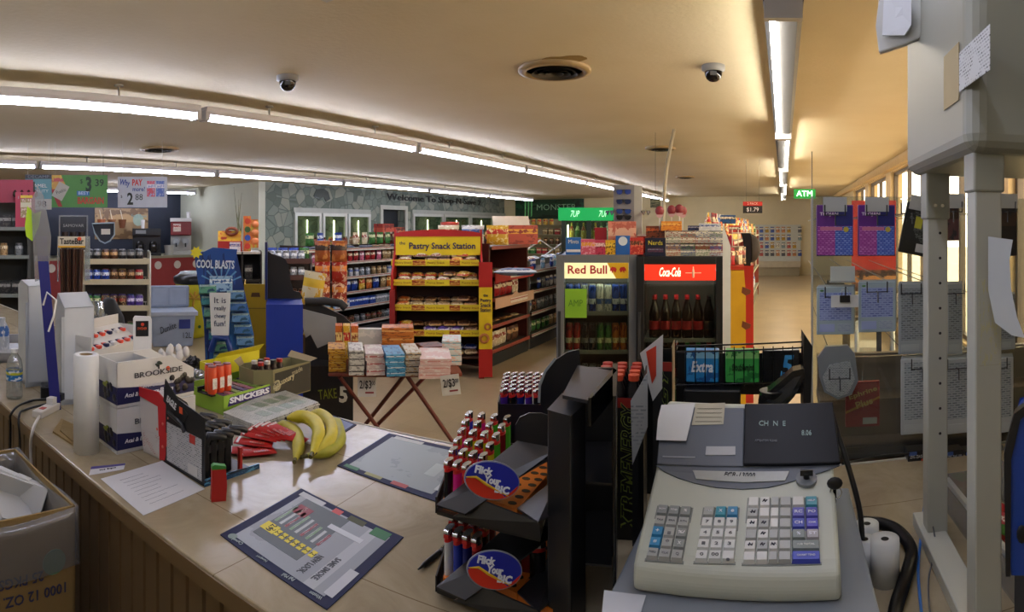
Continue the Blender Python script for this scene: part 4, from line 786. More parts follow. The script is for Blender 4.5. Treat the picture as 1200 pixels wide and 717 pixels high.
for k, c in enumerate(('#b3381c', '#3a5a2a', '#2a4a9a', '#c23a2a')): MB().cyl((-4 * s, -.006, (36 - k * 10) * s), (-4 * s, 0, (36 - k * 10) * s), 3.6 * s, n=16).build('round_picture', M(c), o)
for k in range(3): MB().ball((5 * s, -.0, (32 - k * 10) * s), 4.6 * s, 10, (1, .4, .9)).build('round_picture', M('#d8824a', .4), o)
m = MB(); [m.tube([(0, 0, 0), (.02 * cos(a), .01, .06), (.05 * cos(a * 1.3 + k), 0, .12 + .02 * k)], [.002, .004, .001], 5) for k, a in enumerate((0, 1, 2.2, 3, 4))]
tag(m.build('dried_plant', M('#6a6a44'), loc=frame_at(279, 5.5, 1.472 + .14)), 'thin dried plant tips standing behind the red pastry box', 'plant')
bpy.data.objects['dried_plant'].location = frame_at(279, 5.5, 1.474); bpy.data.objects['dried_plant'].scale = (1.4, 1.4, 3)
# cardboard displays on the floor behind the counter: gum display, yellow, blue and black
gd = thing('gum_display', 'tall blue gum display with two columns of small packs', 'display stand', frame_at(259, 2.95), ang(259)); s = 2.95 / F; H = EYE - 33 * s
BL = PK('#1f4a94', '#2f6ab0', '#15306e', s=3)
MB().prism([(-33 * s, H - .0), (-19 * s, H - .43), (-12 * s, .0), (44 * s, .0), (40 * s, H - .43), (19 * s, H), (20 * s, H + .02), (-10 * s, H + .03), (-20 * s, H + .01)], .12, .14, 'y').build('back_card', BL, gd)
MB().prism([(-10 * s, .0), (42 * s, .0), (26 * s, H - .28), (-22 * s, H - .28)], .14, .26, 'y').build('tray_block', M('#1b3c84', .5), gd)
txt('COOL BLASTS', gd, (-.03, .112, H - .06), w=.2, h=.045, mat=M('#c9d8ea'), bold=.03, rot=(pi / 2, .03, 0))
m = MB(); [m.prism([(0, H - .17), (.12 * cos(a), H - .17 + .1 * sin(a)), (.12 * cos(a + .09), H - .17 + .1 * sin(a + .09))], .1185, .1195, 'y') for a in [k * pi / 9 + .1 for k in range(1, 8)]]; m.build('ray_picture', M('#5a8ec4', .5), gd)
MB().box(-.06, .06, .108, .118, H - .2, H - .12).build('pack_picture', PK('#8fb4d8', '#d6e4f0', '#2a5a9a', s=4), gd)
MB().prism([(-.05, H - .42), (.04, H - .42), (.05, H - .2), (-.06, H - .2)], .05, .055, 'y').build('white_card', M('#c6ccd2'), gd)
for i, t in enumerate(('It is', 'really', 'chewy', 'fun!')): txt(t, gd, (-.005, .048, H - .24 - i * .04), w=.06, h=.03, mat=M('#14264e'))
MB().tube([(-.05, .04, H - .5), (-.03, .03, H - .43), (.03, .03, H - .43), (.05, .04, H - .5), (.05, .04, .3)], .018, 6).build('blue_clip', M('#15357a', .4), gd)
GP = MB().hexa([(-.045, -.02, 0), (.045, -.02, 0), (.045, .03, 0), (-.045, .03, 0)], [(-.042, -.03, .03), (.045, -.03, .035), (.045, .03, .06), (-.045, .03, .06)]).mesh('gum_pack', WHITE)
for q, x in enumerate((-.07, .075)):
    for k in range(11):
        c = ['#5d9a86', '#3f8a94', '#6aa890'][k % 3] if q == 0 else ['#5a86b8', '#3f6aa8'][k % 2]
        put(GP, 'gum_pack', lpos(gd, x + .0125 * k, .09, H - .21 - q * .03 - k * .06), gd.rotation_euler.z, '%s gum pack, number %s from the top in the %s column of the blue display' % ('green' if q == 0 else 'blue', ['one', 'two', 'three', 'four', 'five', 'six', 'seven', 'eight', 'nine', 'ten', 'eleven'][k], 'green' if q == 0 else 'blue'), 'gum', 'gum packs in the %s column' % ('green' if q == 0 else 'blue'), PK(c, '#b8d0c8', '#1f4a6a', s=3), tilt=-.3)
MB().prism([(x * .035 * (1 if k % 2 else .6), y * .035 * (1 if k % 2 else .6)) for k, (x, y) in enumerate([(cos(k * pi / 8), sin(k * pi / 8)) for k in range(16)])], .1, .112, 'y').build('yellow_star', M('#d8cf2a', .5), gd).location = (-.13, 0, H + .005)
yd = thing('card_stand', 'yellow cardboard stand with a hand slot beside the blue gum display', 'display stand', frame_at(299, 3.45), ang(299)); s = 3.45 / F; H = EYE - 68 * s
MB().box(-13 * s, 12.5 * s, 0, .02, 0, H).build('front_card', M('#c7a417', .6), yd); MB().box(-13 * s, -12 * s, .02, .3, 0, H).box(11.5 * s, 12.5 * s, .02, .3, 0, H).box(-13 * s, 12.5 * s, .28, .3, 0, H - .12).build('side_card', M('#b8960f', .6), yd)
MB().prism([(-5 * s, H - .075), (-4 * s, H - .05), (5 * s, H - .05), (6 * s, H - .075)], -.002, 0, 'y').build('hand_slot', M('#5a3c14'), yd); MB().box(-13 * s, 12.5 * s, -.003, 0, H - .145, H - .14).build('fold_line', M('#8f7410'), yd)
bd = thing('card_stand', 'blue cardboard stand with a black curved back board', 'display stand', frame_at(333, 3.1), ang(333)); s = 3.1 / F; H = EYE - 92 * s
MB().box(-21 * s, 22 * s, 0, .28, 0, H).build('front_box', M('#0d2f96', .5), bd)
MB().prism([(-21 * s, H), (-21 * s, H + 60 * s), (-16 * s, H + 57 * s), (-6 * s, H + 54 * s), (2 * s, H + 50 * s), (6 * s, H + 40 * s), (8 * s, H + 22 * s), (12 * s, H + 10 * s), (20 * s, H + 8 * s), (24 * s, H)], .26, .28, 'y').build('back_board', M('#0b0c10', .6), bd)
MB().box(-24 * s, -21 * s, .2, .28, H, H + 72 * s).build('blue_edge', M('#14245c'), bd)
# bags clipped beside it
BIG = bag_me(.125, .17, .07)
ch = thing('clip_strip', 'thin dark clip stand holding orange and red chip bags at the gondola end', 'rack', frame_at(386, 4.6), ang(386)); MB().cyl((.02, .08, 0), (.02, .08, 1.55), .012, n=8).build('stand', M('#2a2622'), ch); MB().box(-.14, .16, .0, .2, 0, .02).build('base', M('#2a2622'), ch)
for k in range(3):
    MB().tube([(-.1, .07, 1.58 - k * .165), (.13, .07, 1.58 - k * .165)], .006, 6).build('clip_bar', STEEL, ch)
    for i in range(2):
        put(BIG, 'chip_bag', lpos(ch, -.055 + i * .135, .02, 1.415 - k * .165), ch.rotation_euler.z + .1 * i, '%s chip bag %s on the clip stand, %s' % (['orange brown', 'red', 'deep red'][k], ['at the top', 'in the middle', 'lowest'][k], ['beside the yellow bags', 'on the gondola side'][i]), 'chips', None, PK(['#a3562a', '#a8281c', '#8f2a1c'][k], ['#3a2a22', '#e0862c', '#d8862c'][k], ['#c9884a', '#c8a08a', '#e8c8a8'][k], s=3, seed=float(k)))
for k, (px, py, t, nm) in enumerate(((363, 330, .12, 'upper'), (367, 368, .2, 'middle'), (371, 390, .1, 'lowest'))):
    p = pt(px, py + 8, 4.42); o = put(bag_me(.17, .26, .07), 'chip_bag', p - V((0, 0, .13)), ang(px), '%s pale yellow chip bag beside the black back board' % nm, 'chips', None, PK('#cfc9b0', '#d8b83a', '#c9a02c', s=2.5, seed=float(k))); o.rotation_euler = (0, t * 1.5, ang(px))
tag(MB().box(-.17, .15, 0, .1, 0, .98).build('carton_stack', M('#6a5236'), loc=frame_at(366, 4.48), rz=ang(366)), 'brown carton behind the blue stand with chip bags resting on it', 'box')
# take 5 stand with tilted grey card
tk = thing('card_stand', 'black cardboard stand with a large white figure five by the folding table', 'display stand', frame_at(384, 4.08), ang(384)); s = 4.08 / F; z = lambda py: EYE - (py - HY) * s
MB().box(-30 * s, 30 * s, .02, .3, 0, z(430)).build('body', M('#101113', .5), tk)
MB().prism([(-28 * s, z(430)), (30 * s, z(430)), (28 * s, z(384)), (20 * s, z(376)), (-10 * s, z(362)), (-28 * s, z(356))], .22, .26, 'y').build('back_board', M('#17181b', .5), tk)
MB().tube([(-28 * s, .2, z(358)), (-4 * s, .2, z(357)), (16 * s, .2, z(360)), (22 * s, .2, z(366))], .03, 8).build('rolled_top', M('#26272a', .6), tk)
MB().prism([(-34 * s, z(361)), (10 * s, z(372)), (14 * s, z(420)), (6 * s, z(440)), (2 * s, z(402)), (-12 * s, z(408)), (-20 * s, z(392)), (-26 * s, z(396))], .0, .01, 'y').build('grey_card', M('#8b9096', .5), tk)
txt('TAKE', tk, (0 * s, .015, z(463)), w=.13, h=.068, mat=M('#7a8424'), rot=(pi / 2, -.1, 0)); txt('5', tk, (18.5 * s, .015, z(464)), w=.06, h=.115, mat=M('#c9cbc4'), bold=.04)
# tray table with snack cake cartons
tt = thing('folding_table', 'folding tray table with dark red crossed legs', 'table', frame_at(460, 3.35), ang(460)); s = 3.35 / F; TZ = EYE - 172 * s
MB().box(-.37, .40, -.02, .46, TZ - .02, TZ).build('tabletop', M('#7a3a22', .5), tt, bevel=.004)
LR = M('#5c2015', .45)
iR = Matrix.Rotation(-tt.rotation_euler.z, 4, 'Z')
def tleg(x0, y0, x1, y1, r0, r1):
    a = pt(x0, y0, r0); a.z = TZ - .02; b = pt(x1, y1, r1); d = b - a; k = (a.z - .015) / -d.z; MB().tube([iR @ (a - tt.location), iR @ (a + d * k - tt.location)], .013, 8).build('leg', LR, tt); return iR @ (a - tt.location), iR @ (a + d * k - tt.location)
A1 = tleg(398, 443, 442, 500, 3.34, 3.5); A2 = tleg(475, 456, 532, 520, 3.42, 3.52); B1 = tleg(473, 455, 430, 495, 3.36, 3.62); B2 = tleg(513, 448, 440, 500, 3.66, 3.85)
for p_, q_ in ((A1, A2), (B1, B2)): MB().tube([p_[0].lerp(p_[1], .86), q_[0].lerp(q_[1], .86)], .01, 8).build('cross_bar', LR, tt)
def stack(x, y, n, w, d, h, cols, lab_, rz=0, z0=0):
    me = box_me(w, d, h); z = TZ + .003 + z0; od = ['lowest', 'second from below', 'third from below', 'fourth from below', 'fifth from below']
    for k in range(n):
        w_ = 'topmost' if k == n - 1 and n > 1 else od[k]
        put(me, 'snack_cake_box', lpos(tt, x + random.uniform(-.004, .004), y, z), tt.rotation_euler.z + rz + random.uniform(-.03, .03), '%s snack cake box %s' % (lab_, (w_ + ' of its stack') if n > 1 else 'lying alone'), 'snack cakes', None, PK(cols[0], cols[1], cols[2], .4, 3.5, (.5, .7), 2, float(k)))
        z += h + .0012
stack(-.33, .1, 4, .1, .2, .032, ('#cf9a2c', '#e0bc5a', '#8a4a1c'), 'yellow orange', .1)
stack(-.215, .05, 4, .085, .24, .034, ('#cfcfc6', '#3a3a3c', '#8a8a84'), 'white and black lettered', .1)
stack(-.11, .06, 3, .105, .26, .04, ('#c9b8b4', '#b05a5a', '#dcd8d0'), 'pale pink and grey', .1)
stack(.005, .04, 4, .105, .26, .03, ('#4f9cc4', '#cfd8dc', '#2a6a9a'), 'light blue', .1)
stack(.105, .05, 4, .085, .26, .032, ('#c9c4b0', '#3a3a40', '#a88a5a'), 'cream and dark lettered', .1)
stack(.24, .0, 3, .175, .3, .036, ('#d8b8b0', '#c98a84', '#e0d4cc'), 'pale pink', -.05)
stack(.37, .26, 4, .115, .2, .036, ('#cdd6d4', '#6aa8b8', '#d8b0a0'), 'white and turquoise', -.1)
stack(.24, .34, 2, .15, .15, .045, ('#7a3a2a', '#b88a6a', '#3a2426'), 'dark brown and pink', .3)
stack(.03, .37, 4, .2, .14, .05, ('#c9742a', '#e0a860', '#8a4a1c'), 'orange brown', .0)
ob = put(box_me(.24, .05, .19), 'snack_cake_box', lpos(tt, -.17, .36, TZ + .003), tt.rotation_euler.z, 'large white box with a striped cake picture standing at the back of the folding table', 'snack cakes', None, PK('#c9c9c2', '#2e3038', '#dedbd2', s=3.2, band=(.3, .42)))
for k, c in enumerate(('orange', 'yellow', 'orange')): put(box_me(.045, .1, .21), 'snack_cake_box', lpos(tt, -.345 + k * .05, .38, TZ + .003), tt.rotation_euler.z + .1, '%s upright narrow box %s' % (c, ['beside the grey card', 'between two orange boxes', 'beside the striped cake box'][k]), 'snack cakes', None, hue(c, s=4))
for px, py, r, an, nm in ((430, 453, 3.36, 0, 'under the white boxes'), (528, 451, 3.2, -.12, 'at the corner under the turquoise boxes')):
    s2 = r / F; p = pt(px, py, r); o = thing('price_card', 'white price card reading 2 for 3.00 %s' % nm, 'price card', p, ang(px)); MB().box(-11 * s2, 11 * s2, 0, .002, -12 * s2, 12 * s2).build('card', M('#c9c9c2', .6), o)
    o.rotation_euler = (0, an, ang(px)); txt('2/$3', o, (-1.5 * s2, -.002, 2 * s2), w=14 * s2, h=11 * s2, mat=BLACK, bold=.01); txt('00', o, (7.5 * s2, -.002, 4 * s2), w=4 * s2, h=5 * s2, mat=BLACK); MB().box(-2 * s2, 8 * s2, -.001, 0, -8 * s2, -6 * s2).build('red_print', M('#8a3a3a'), o)
# ---------------------------------------------------------------- shelf run on the left of the front aisle, yellow stand, black mask
def gondR(label, X, y0, y1, depth, shelves, top, col):
    o = thing('gondola', label, 'shelving', (X, y0, 0), pi / 2); L = y1 - y0
    MB().box(0, L, depth * .9, depth, 0, top).build('back_panel', M(col, .6), o); MB().box(0, L, .02, depth, 0, .14).build('base', M('#77725f'), o)
    for z in shelves:
        q = MB().box(0, L, 0, depth * .9, z - .02, z).build('shelf', M('#8a8674', .5), o); MB().box(0, L, -.006, 0, z - .03, z + .006).build('price_rail', M('#c4bda0'), q)
    for x in (0, L): MB().box(x - .01, x + .01, 0, depth, 0, top).build('end_panel', M(col, .5), o)
    return o
ga = gondR('gondola of bottles along the front aisle', -.62, 6.6, 14.5, .5, [.3, .75, 1.15, 1.5], 1.6, '#8a3a2a')
for k, z in enumerate((1.5, 1.15, .75, .3)):
    row(BOT if k != 1 else CART, 'household_item', ga, .05, 7.8, .1, z, .17, [['yellow', 'white', 'orange', 'green'], ['red', 'yellow', 'white', 'tan'], ['brown', 'red', 'tan'], ['white', 'white', 'light blue', 'purple', 'blue', 'silver']][k], 'household item on the %s shelf of the front aisle gondola' % ORD[k], 'household goods', 'household items on the %s shelf of the front aisle gondola' % ORD[k], skip=.06)
row(BOT, 'household_item', ga, .05, 7.8, .25, 1.61, .2, ['white', 'yellow', 'green', 'blue', 'orange', 'red'], 'bottle along the top of the front aisle gondola', 'household goods', 'bottles along the top of the front aisle gondola', skip=.06)
ys_ = thing('display_stand', 'tall yellow cardboard stand with brown picture edges beside the cola cooler', 'display stand', frame_at(862, 4.9), ang(862)); s = 4.9 / F
z = lambda py: EYE - (py - HY) * s
MB().prism([(-11 * s, .0), (12 * s, 0), (12 * s, z(345)), (10 * s, z(318)), (-11 * s, z(316))], .0, .3, 'y').build('body', M('#cf9e14', .6), ys_)
for py in (340, 380, 410, 445): MB().prism([(7 * s, z(py) - .02), (12 * s, z(py) - .045), (17 * s, z(py) - .03), (18 * s, z(py) - .0), (13 * s, z(py) + .015), (8 * s, z(py) + .03)], -.004, 0, 'y').build('edge_picture', M('#6f3a1c', .6), ys_)
MB().box(-11 * s, 10 * s, .0, .3, z(316), z(312)).build('tray_rim', M('#b8321c'), ys_)
for k in range(4): put(BAGM, 'snack_bag', lpos(ys_, -.06 + k * .035, .05 + k * .04, z(311)), ys_.rotation_euler.z + .2 * k, 'small %s bag standing in the yellow stand tray' % ['red', 'brown', 'cream', 'dark brown'][k], 'snack', None, hue(['red', 'brown', 'cream', 'dark brown'][k]))
cr = thing('red_stand', 'narrow red stand behind the black cap on the front aisle', 'display stand', frame_at(876, 5.6), ang(876)); s = 5.6 / F
MB().box(-5 * s, 7 * s, 0, .3, 0, EYE - 46 * s).build('body', M('#ad2318', .5), cr); m = MB()
for k in range(4): m.tube([(-18 * s, .05, EYE - (8 + k * 8) * s), (10 * s, .05, EYE - (8 + k * 8) * s)], .005, 6)
for k in range(5): m.tube([((-18 + k * 7) * s, .05, EYE - 4 * s), ((-18 + k * 7) * s, .05, EYE - 46 * s)], .005, 6)
m.build('wire_grid', M('#c9c2b0', .4), cr)
o = thing('cap', 'black and brown cap hung at the head of the front aisle', 'cap', pt(879, 291, 5.4), ang(879) + .3); s = 5.4 / F
MB().grid(lambda u, v: (14 * s * sin(pi * v) * cos(pi * (u - .5)) * .9, -9 * s * sin(pi * (u - .5)) * sin(pi * v), 17 * s * cos(pi * v)), 12, 12).build('crown', M('#241a14', .7), o)
MB().grid(lambda u, v: ((-12 + 10 * u) * s * (1 - .3 * sin(pi * v)), -.02 - 6 * s * u, (-20 + 38 * v) * s), 6, 10).build('brim', M('#0f0c0a', .6), o)
MB().prism([(-5 * s, 12 * s), (3 * s, 12 * s), (3 * s, -12 * s), (-5 * s, -12 * s)], .0, .03, 'y').build('lining', M('#1a120e'), o); MB().cyl((0, .02, 16 * s), (0, .02, 22 * s), .004).cyl((0, .02, 20 * s), (0, .25, 20 * s), .004).build('peg', CHROME, o)
o = thing('hanging_mitt', 'red cloth item hanging behind the wire grid', 'cloth', pt(856, 289, 5.7), ang(856)); s = 5.7 / F
MB().lathe([(.004, 14 * s), (4 * s, 8 * s), (5 * s, -2 * s), (4 * s, -12 * s), (.01, -14 * s)], 12).build('cloth', M('#a8182a', .8), o); MB().cyl((0, 0, 14 * s), (0, 0, 20 * s), .003, n=4).build('hook', CHROME, o)
for px, py, w, h, c, n in ((853, 254, 26, 10, '#1f4f86', 'blue'), (861, 262, 20, 10, '#b83a2a', 'red'), (848, 264, 14, 8, '#8a8a6a', 'olive')):
    box_on(px, py, py + h, 6.8 + .3 * (c == '#8a8a6a'), w * .7, .15, '%s carton on the shelf top behind the white panel' % n, PK(c, '#d8d0b8', '#303840', s=5), zb=1.61 + (.12 if n == 'blue' else 0), rzo=0)
# ---------------------------------------------------------------- the counter
CT = 1.0; BETA = math.radians(5.8)
def cw(x, y, z=0): return V((x * cos(BETA) - y * sin(BETA), x * sin(BETA) + y * cos(BETA), z))
def counter_mat():
    m, nt, b = _new('cream_marble_laminate'); b.inputs['Roughness'].default_value = .22
    tc = _n(nt, 'ShaderNodeTexCoord'); no = _n(nt, 'ShaderNodeTexNoise', i_Scale=5.0, i_Detail=8.0, i_Roughness=.62, i_Distortion=1.2); nt.links.new(tc.outputs['Object'], no.inputs['Vector'])
    cr = _n(nt, 'ShaderNodeValToRGB'); e = cr.color_ramp.elements; e[0].position = .3; e[0].color = lin('#8f8166'); e[1].position = .72; e[1].color = lin('#ab9d82'); x = e.new(.5); x.color = lin('#9e9074')
    nt.links.new(no.outputs[0], cr.inputs[0]); br = _n(nt, 'ShaderNodeTexBrick', i_Scale=1.0, i_Mortar_Size=.0012, i_Brick_Width=.9, i_Row_Height=.47); br.offset = 0
    br.inputs['Color1'].default_value = br.inputs['Color2'].default_value = (1, 1, 1, 1); br.inputs['Mortar'].default_value = (.5, .42, .32, 1); nt.links.new(tc.outputs['Object'], br.inputs['Vector'])
    mx = _n(nt, 'ShaderNodeMix', data_type='RGBA', blend_type='MULTIPLY'); mx.inputs[0].default_value = 1; nt.links.new(cr.outputs[0], mx.inputs[6]); nt.links.new(br.outputs[0], mx.inputs[7]); nt.links.new(mx.outputs[2], b.inputs['Base Color'])
    return m
ctr = thing('sales_counter', 'long cream marble topped sales counter with brown beadboard front', 'counter', (0, 0, 0), BETA)
MB().box(-5.6, 1.62, .746, 1.67, CT - .035, CT).build('countertop', counter_mat(), ctr, bevel=.004)
MB().box(-5.6, 1.62, .742, .7455, CT - .04, CT - .004).build('front_edge_strip', M('#6f5a3c', .5), ctr); MB().box(-5.6, 1.62, 1.671, 1.676, CT - .035, CT + .002).build('back_edge_strip', M('#c9c6bc', .35), ctr)
pr = []; x = -5.55
while x < 1.6:
    pr += [(x, .772), (x + .006, .785), (x + .012, .772)]; x += .058
pr += [(1.6, .772), (1.6, .80), (-5.55, .80)]
MB().prism(pr, .06, CT - .036, 'z').build('beadboard_front', M('#6a563c', .55, vary=.25, scale=4), ctr)
MB().box(-5.55, 1.6, 1.60, 1.64, 0, CT - .036).build('customer_side_panel', M('#5a4430', .6), ctr)
MB().box(-5.55, -5.5, .80, 1.6, 0, CT - .036).build('end_panel', M('#6a563c', .6), ctr); MB().box(1.55, 1.6, .80, 1.6, 0, CT - .036).build('end_panel', M('#6a563c', .6), ctr)
def CP(px, py, z=CT): return onz(px, py, z)
def base2(A, B, z=CT):
    a = CP(*A, z); b = CP(*B, z); d = b - a; return a, atan2(d.y, d.x), d.length
def cthing(name, label, cat, A, B, z=CT, group=None):
    a, rz, w = base2(A, B, z); return thing(name, label, cat, a + V((0, 0, .0008)), rz, group), w
def depth_to(o, P, z=CT):
    p = CP(*P, z) - o.location; return Matrix.Rotation(-o.rotation_euler.z, 4, 'Z') @ p
def at_loc(o, x, y, z): return o.location + Matrix.Rotation(o.rotation_euler.z, 4, 'Z') @ V((x, y, z))
NAVY = M('#151a4e', .4); 
# ---- stacked dark chocolate cartons
a_, w = cthing('chocolate_carton', 'white and navy chocolate carton, lower of the two stacked ones', 'box', (137, 533), (229, 512)); dd = depth_to(a_, (115, 519)); D = .125; H = .138
def choc(o, H, top):
    m = MB(); t = .003
    if top:
        side = [(0, 0), (w, 0), (w, H * .62), (w * .68, H * 1.0), (0, H)]
        m.prism(side, 0, t, 'y').prism([(0, 0), (w, 0), (w, H * .62), (w * .68, H), (0, H)], D - t, D, 'y').box(0, t, 0, D, 0, H).box(w - t, w, 0, D, 0, H * .62).box(0, w, 0, D, 0, t).box(w * .45, w * .45 + t, 0, D, 0, H * .95)
    else: m.box(0, w, 0, D, 0, H)
    m.build('carton_body', M('#d2d2d0', .45), o)
    MB().prism([(0, .012), (w, .012), (w, H * .42), (w * .55, H * .36), (0, H * .46)], -.0016, -.0004, 'y').build('navy_band', NAVY, o)
    MB().box(-.0016, -.0004, 0, D, .012, H * .46).build('navy_band', NAVY, o)
    m = MB(); random.seed(3)
    for k in range(14): m.ball((w - .05 + random.uniform(-.04, .04), -.0015, H * .33 + random.uniform(-.022, .03)), .011, 8, (1, .12, 1))
    for k in range(8): m.ball((-.0015, D * .4 + random.uniform(-.045, .03), H * .3 + random.uniform(-.02, .022)), .012, 8, (.12, 1, 1))
    m.build('berry_picture', M('#16161c', .3), o)
    m = MB(); m.ball((-.002, D * .6, H * .42), .012, 8, (.1, 1.4, .6)).ball((-.002, D * .5, H * .47), .009, 8, (.1, 1.2, .8)); m.build('blossom_picture', M('#8f9a3a', .5), o)
    txt('BROOKSIDE', o, (w * .52, -.0022, H * .66), w=w * .62, h=H * .12, mat=M('#3a3a3e'))
    txt('DARK CHOCOLATE', o, (w * .5, -.0024, H * .4), w=w * .42, h=H * .06, mat=M('#c9c9d6')); txt('Acai & Blueberry Flavors', o, (w * .4, -.0024, H * .26), w=w * .62, h=H * .12, mat=M('#e4e4ea'), bold=.01, shear=.2)
    m = MB()
    m.cyl((w * .52, -.0018, H * .74), (w * .52, -.0018, H * .83), .0025, n=6); [m.ball((w * .52 + dx, -.0018, H * .85 + dz), .006, 8, (1.3, .15, .6)) for dx, dz in ((0, .006), (-.007, 0), (.007, 0), (-.003, -.005), (.004, .003))]
    m.build('tree_emblem', M('#2c3a30'), o); MB().cyl((w * .64, -.0024, H * .72), (w * .64, -.0016, H * .72), .0075, n=14).build('orange_dot_sticker', M('#e0562a'), o)
choc(a_, H, False)
b_ = thing('chocolate_carton', 'open white and navy chocolate carton with cut down side, upper of the two stacked ones', 'box', a_.location + V((0, 0, H + .001)), a_.rotation_euler.z + .03); choc(b_, .142, True)
for k in range(3): put(box_me(.05, .09, .1), 'chocolate_pouch', at_loc(b_, w * (.12 + k * .11), .06, .006), b_.rotation_euler.z, 'navy chocolate pouch inside the open upper carton, %s' % ['beside the paper roll', 'middle one', 'beside the divider'][k], 'chocolate', None, PK('#4a4c5c', '#9a9aa0', '#2a2a3a'))
# ---- paper roll
p = CP(101, 528); o = thing('paper_roll', 'tall white paper roll standing beside the chocolate cartons', 'paper roll', p, 0)
MB().lathe([(.02, 0), (.04, 0), (.04, .30), (.036, .302), (.022, .302), (.022, .28)], 32, caps=False).build('paper', M('#dadbd8', .7), o); MB().lathe([(.0215, .001), (.0215, .3)], 20, caps=False).build('core', M('#b39a74', .8), o)
# ---- white cardboard displays
def white_display(label, px, r, w, d, h, slope, rzo):
    o = thing('card_display', label, 'display stand', frame_at(px, r, CT), ang(px) + rzo); m = MB(); t = .004
    prof = [(0, 0), (d, 0), (d, h - slope * 1.2), (d * .7, h), (0, h - slope)]
    m.prism(prof, -w / 2, -w / 2 + t, 'x').prism(prof, w / 2 - t, w / 2, 'x').box(-w / 2, w / 2, 0, t, 0, h - slope)
    m.hexa([(-w / 2, 0, h - slope - t), (w / 2, 0, h - slope - t), (w / 2, d * .7, h - t), (-w / 2, d * .7, h - t)], [(-w / 2, 0, h - slope), (w / 2, 0, h - slope), (w / 2, d * .7, h), (-w / 2, d * .7, h)])
    m.build('card_back', M('#c3c9cf', .6), o); MB().box(-w / 2, w / 2, 0, d, 0, .02).build('floor_card', M('#b3b8bc', .6), o)
    MB().box(-w / 2 - .012, -w / 2 + .0, -.0, .004, 0, h * .8).build('side_flap', M('#b4babf', .6), o); return o
white_display('white cardboard display seen from behind next to the paper roll', 93, 2.3, .125, .12, .43, .05, .35)
white_display('white cardboard display seen from behind beside the blue card pole', 46, 2.55, .105, .12, .46, .02, .4)
# leaning blue card pole with neon tag
o = thing('card_pole', 'tall narrow blue card standing between the two white displays', 'display stand', frame_at(66, 2.22, CT), ang(66))
MB().hexa([(-.022, 0, 0), (.018, 0, 0), (.018, .02, 0), (-.022, .02, 0)], [(-.082, .1, .66), (-.04, .1, .66), (-.04, .12, .66), (-.082, .12, .66)]).build('blue_card', M('#15196a', .4), o)
MB().prism([(-.095, .64), (-.07, .7), (-.06, .76), (-.085, .75), (-.115, .78), (-.125, .7), (-.12, .66)], .09, .1, 'y').build('neon_tag', M('#b8e02a', .5), o)
MB().prism([(-.085, .48), (-.03, .5), (-.02, .66), (-.05, .82), (-.075, .86), (-.1, .8)], .085, .088, 'y').build('clear_wrap', CLEAR('#dfe6ea', .2, .15, .2), o)
MB().tube([(-.03, -.01, .3), (-.01, -.02, .36), (.0, -.02, .42), (-.035, -.02, .45), (-.05, -.01, .4)], .004, 6).build('white_tie', WHITE, o)
# meat stick jar display
o = thing('meat_stick_display', 'clear tub of meat sticks with a cream header card behind the white displays', 'display', frame_at(84, 2.85, CT), ang(84)); s = 2.85 / F; z = lambda py: EYE - (py - HY) * s - CT
MB().box(-16 * s, 16 * s, 0, .004, z(290), z(277)).build('header_card', M('#d0ccb8', .5), o); txt('TasteBar', o, (0, -.002, z(283)), w=28 * s, h=7 * s, mat=M('#1c1712'), bold=.02); MB().box(-16 * s, 16 * s, -.001, 0, z(290), z(288)).build('yellow_line', M('#d8a82c'), o)
MB().cyl((9 * s, -.002, z(280)), (9 * s, 0, z(280)), 2.5 * s, n=14).build('orange_dot_sticker', M('#e0562a'), o)
MB().lathe([(.06, 0), (.066, .02), (.066, .34), (.06, .36)], 20, c=(0, .07, 0), caps=False).build('tub', CLEAR('#e6e6e0', .12, .12), o)
for k in range(11):
    x = -13 * s + k * 2.6 * s; MB().tube([(x * .7, .06 + .02 * (k % 3), .01), (x, .03 + .02 * (k % 3), z(292))], .0065, 6).build('meat_stick', M(['#3a1f14', '#4a2a1a', '#2a1812'][k % 3], .4), o)
MB().box(-17 * s, -15.5 * s, .0, .15, z(330), z(277)).box(15.5 * s, 22 * s, .05, .06, z(330), z(277)).build('clear_side', CLEAR('#cfe0e4', .15, .2), o)
def crumple(name, label, cat, loc, sx, sy, sz, mat, seed=1, n=18, amp=.35):
    rnd = random.Random(seed); ph = [rnd.uniform(0, 6.3) for _ in range(9)]
    def f(u, v):
        a = 2 * pi * u; b = pi * v; k = 1 + amp * .5 * sin(5 * a + ph[0] + 3 * b) * sin(4 * b + ph[1]) + amp * .4 * sin(9 * a + ph[2] - 5 * b) + amp * .25 * sin(13 * b + ph[3] + 4 * a)
        k = 1 + (k - 1) * sin(b); return (sx * k * cos(a) * sin(b), sy * k * sin(a) * sin(b), sz * (1 - k * cos(b)))
    o = MB().grid(f, n, n, False).build(name, mat); o.location = loc; mz = min(v.co.z for v in o.data.vertices); o.location.z -= mz - .001; return tag(o, label, cat)
crumple('plastic_bag', 'crumpled clear plastic bag behind the candy box', 'bag', frame_at(112, 2.75, CT), .07, .06, .17, CLEAR('#c9d2d4', .25, .12, .1), 4)
tag(MB().lathe([(.02, 0), (.09, .0), (.1, .06), (.075, .24), (.03, .33), (.0, .34)], 16).build('cloth_cap', M('#1b1c1f', .7), loc=frame_at(128, 2.95, CT), rz=.4), 'dark domed item standing behind the candy box', 'lid')
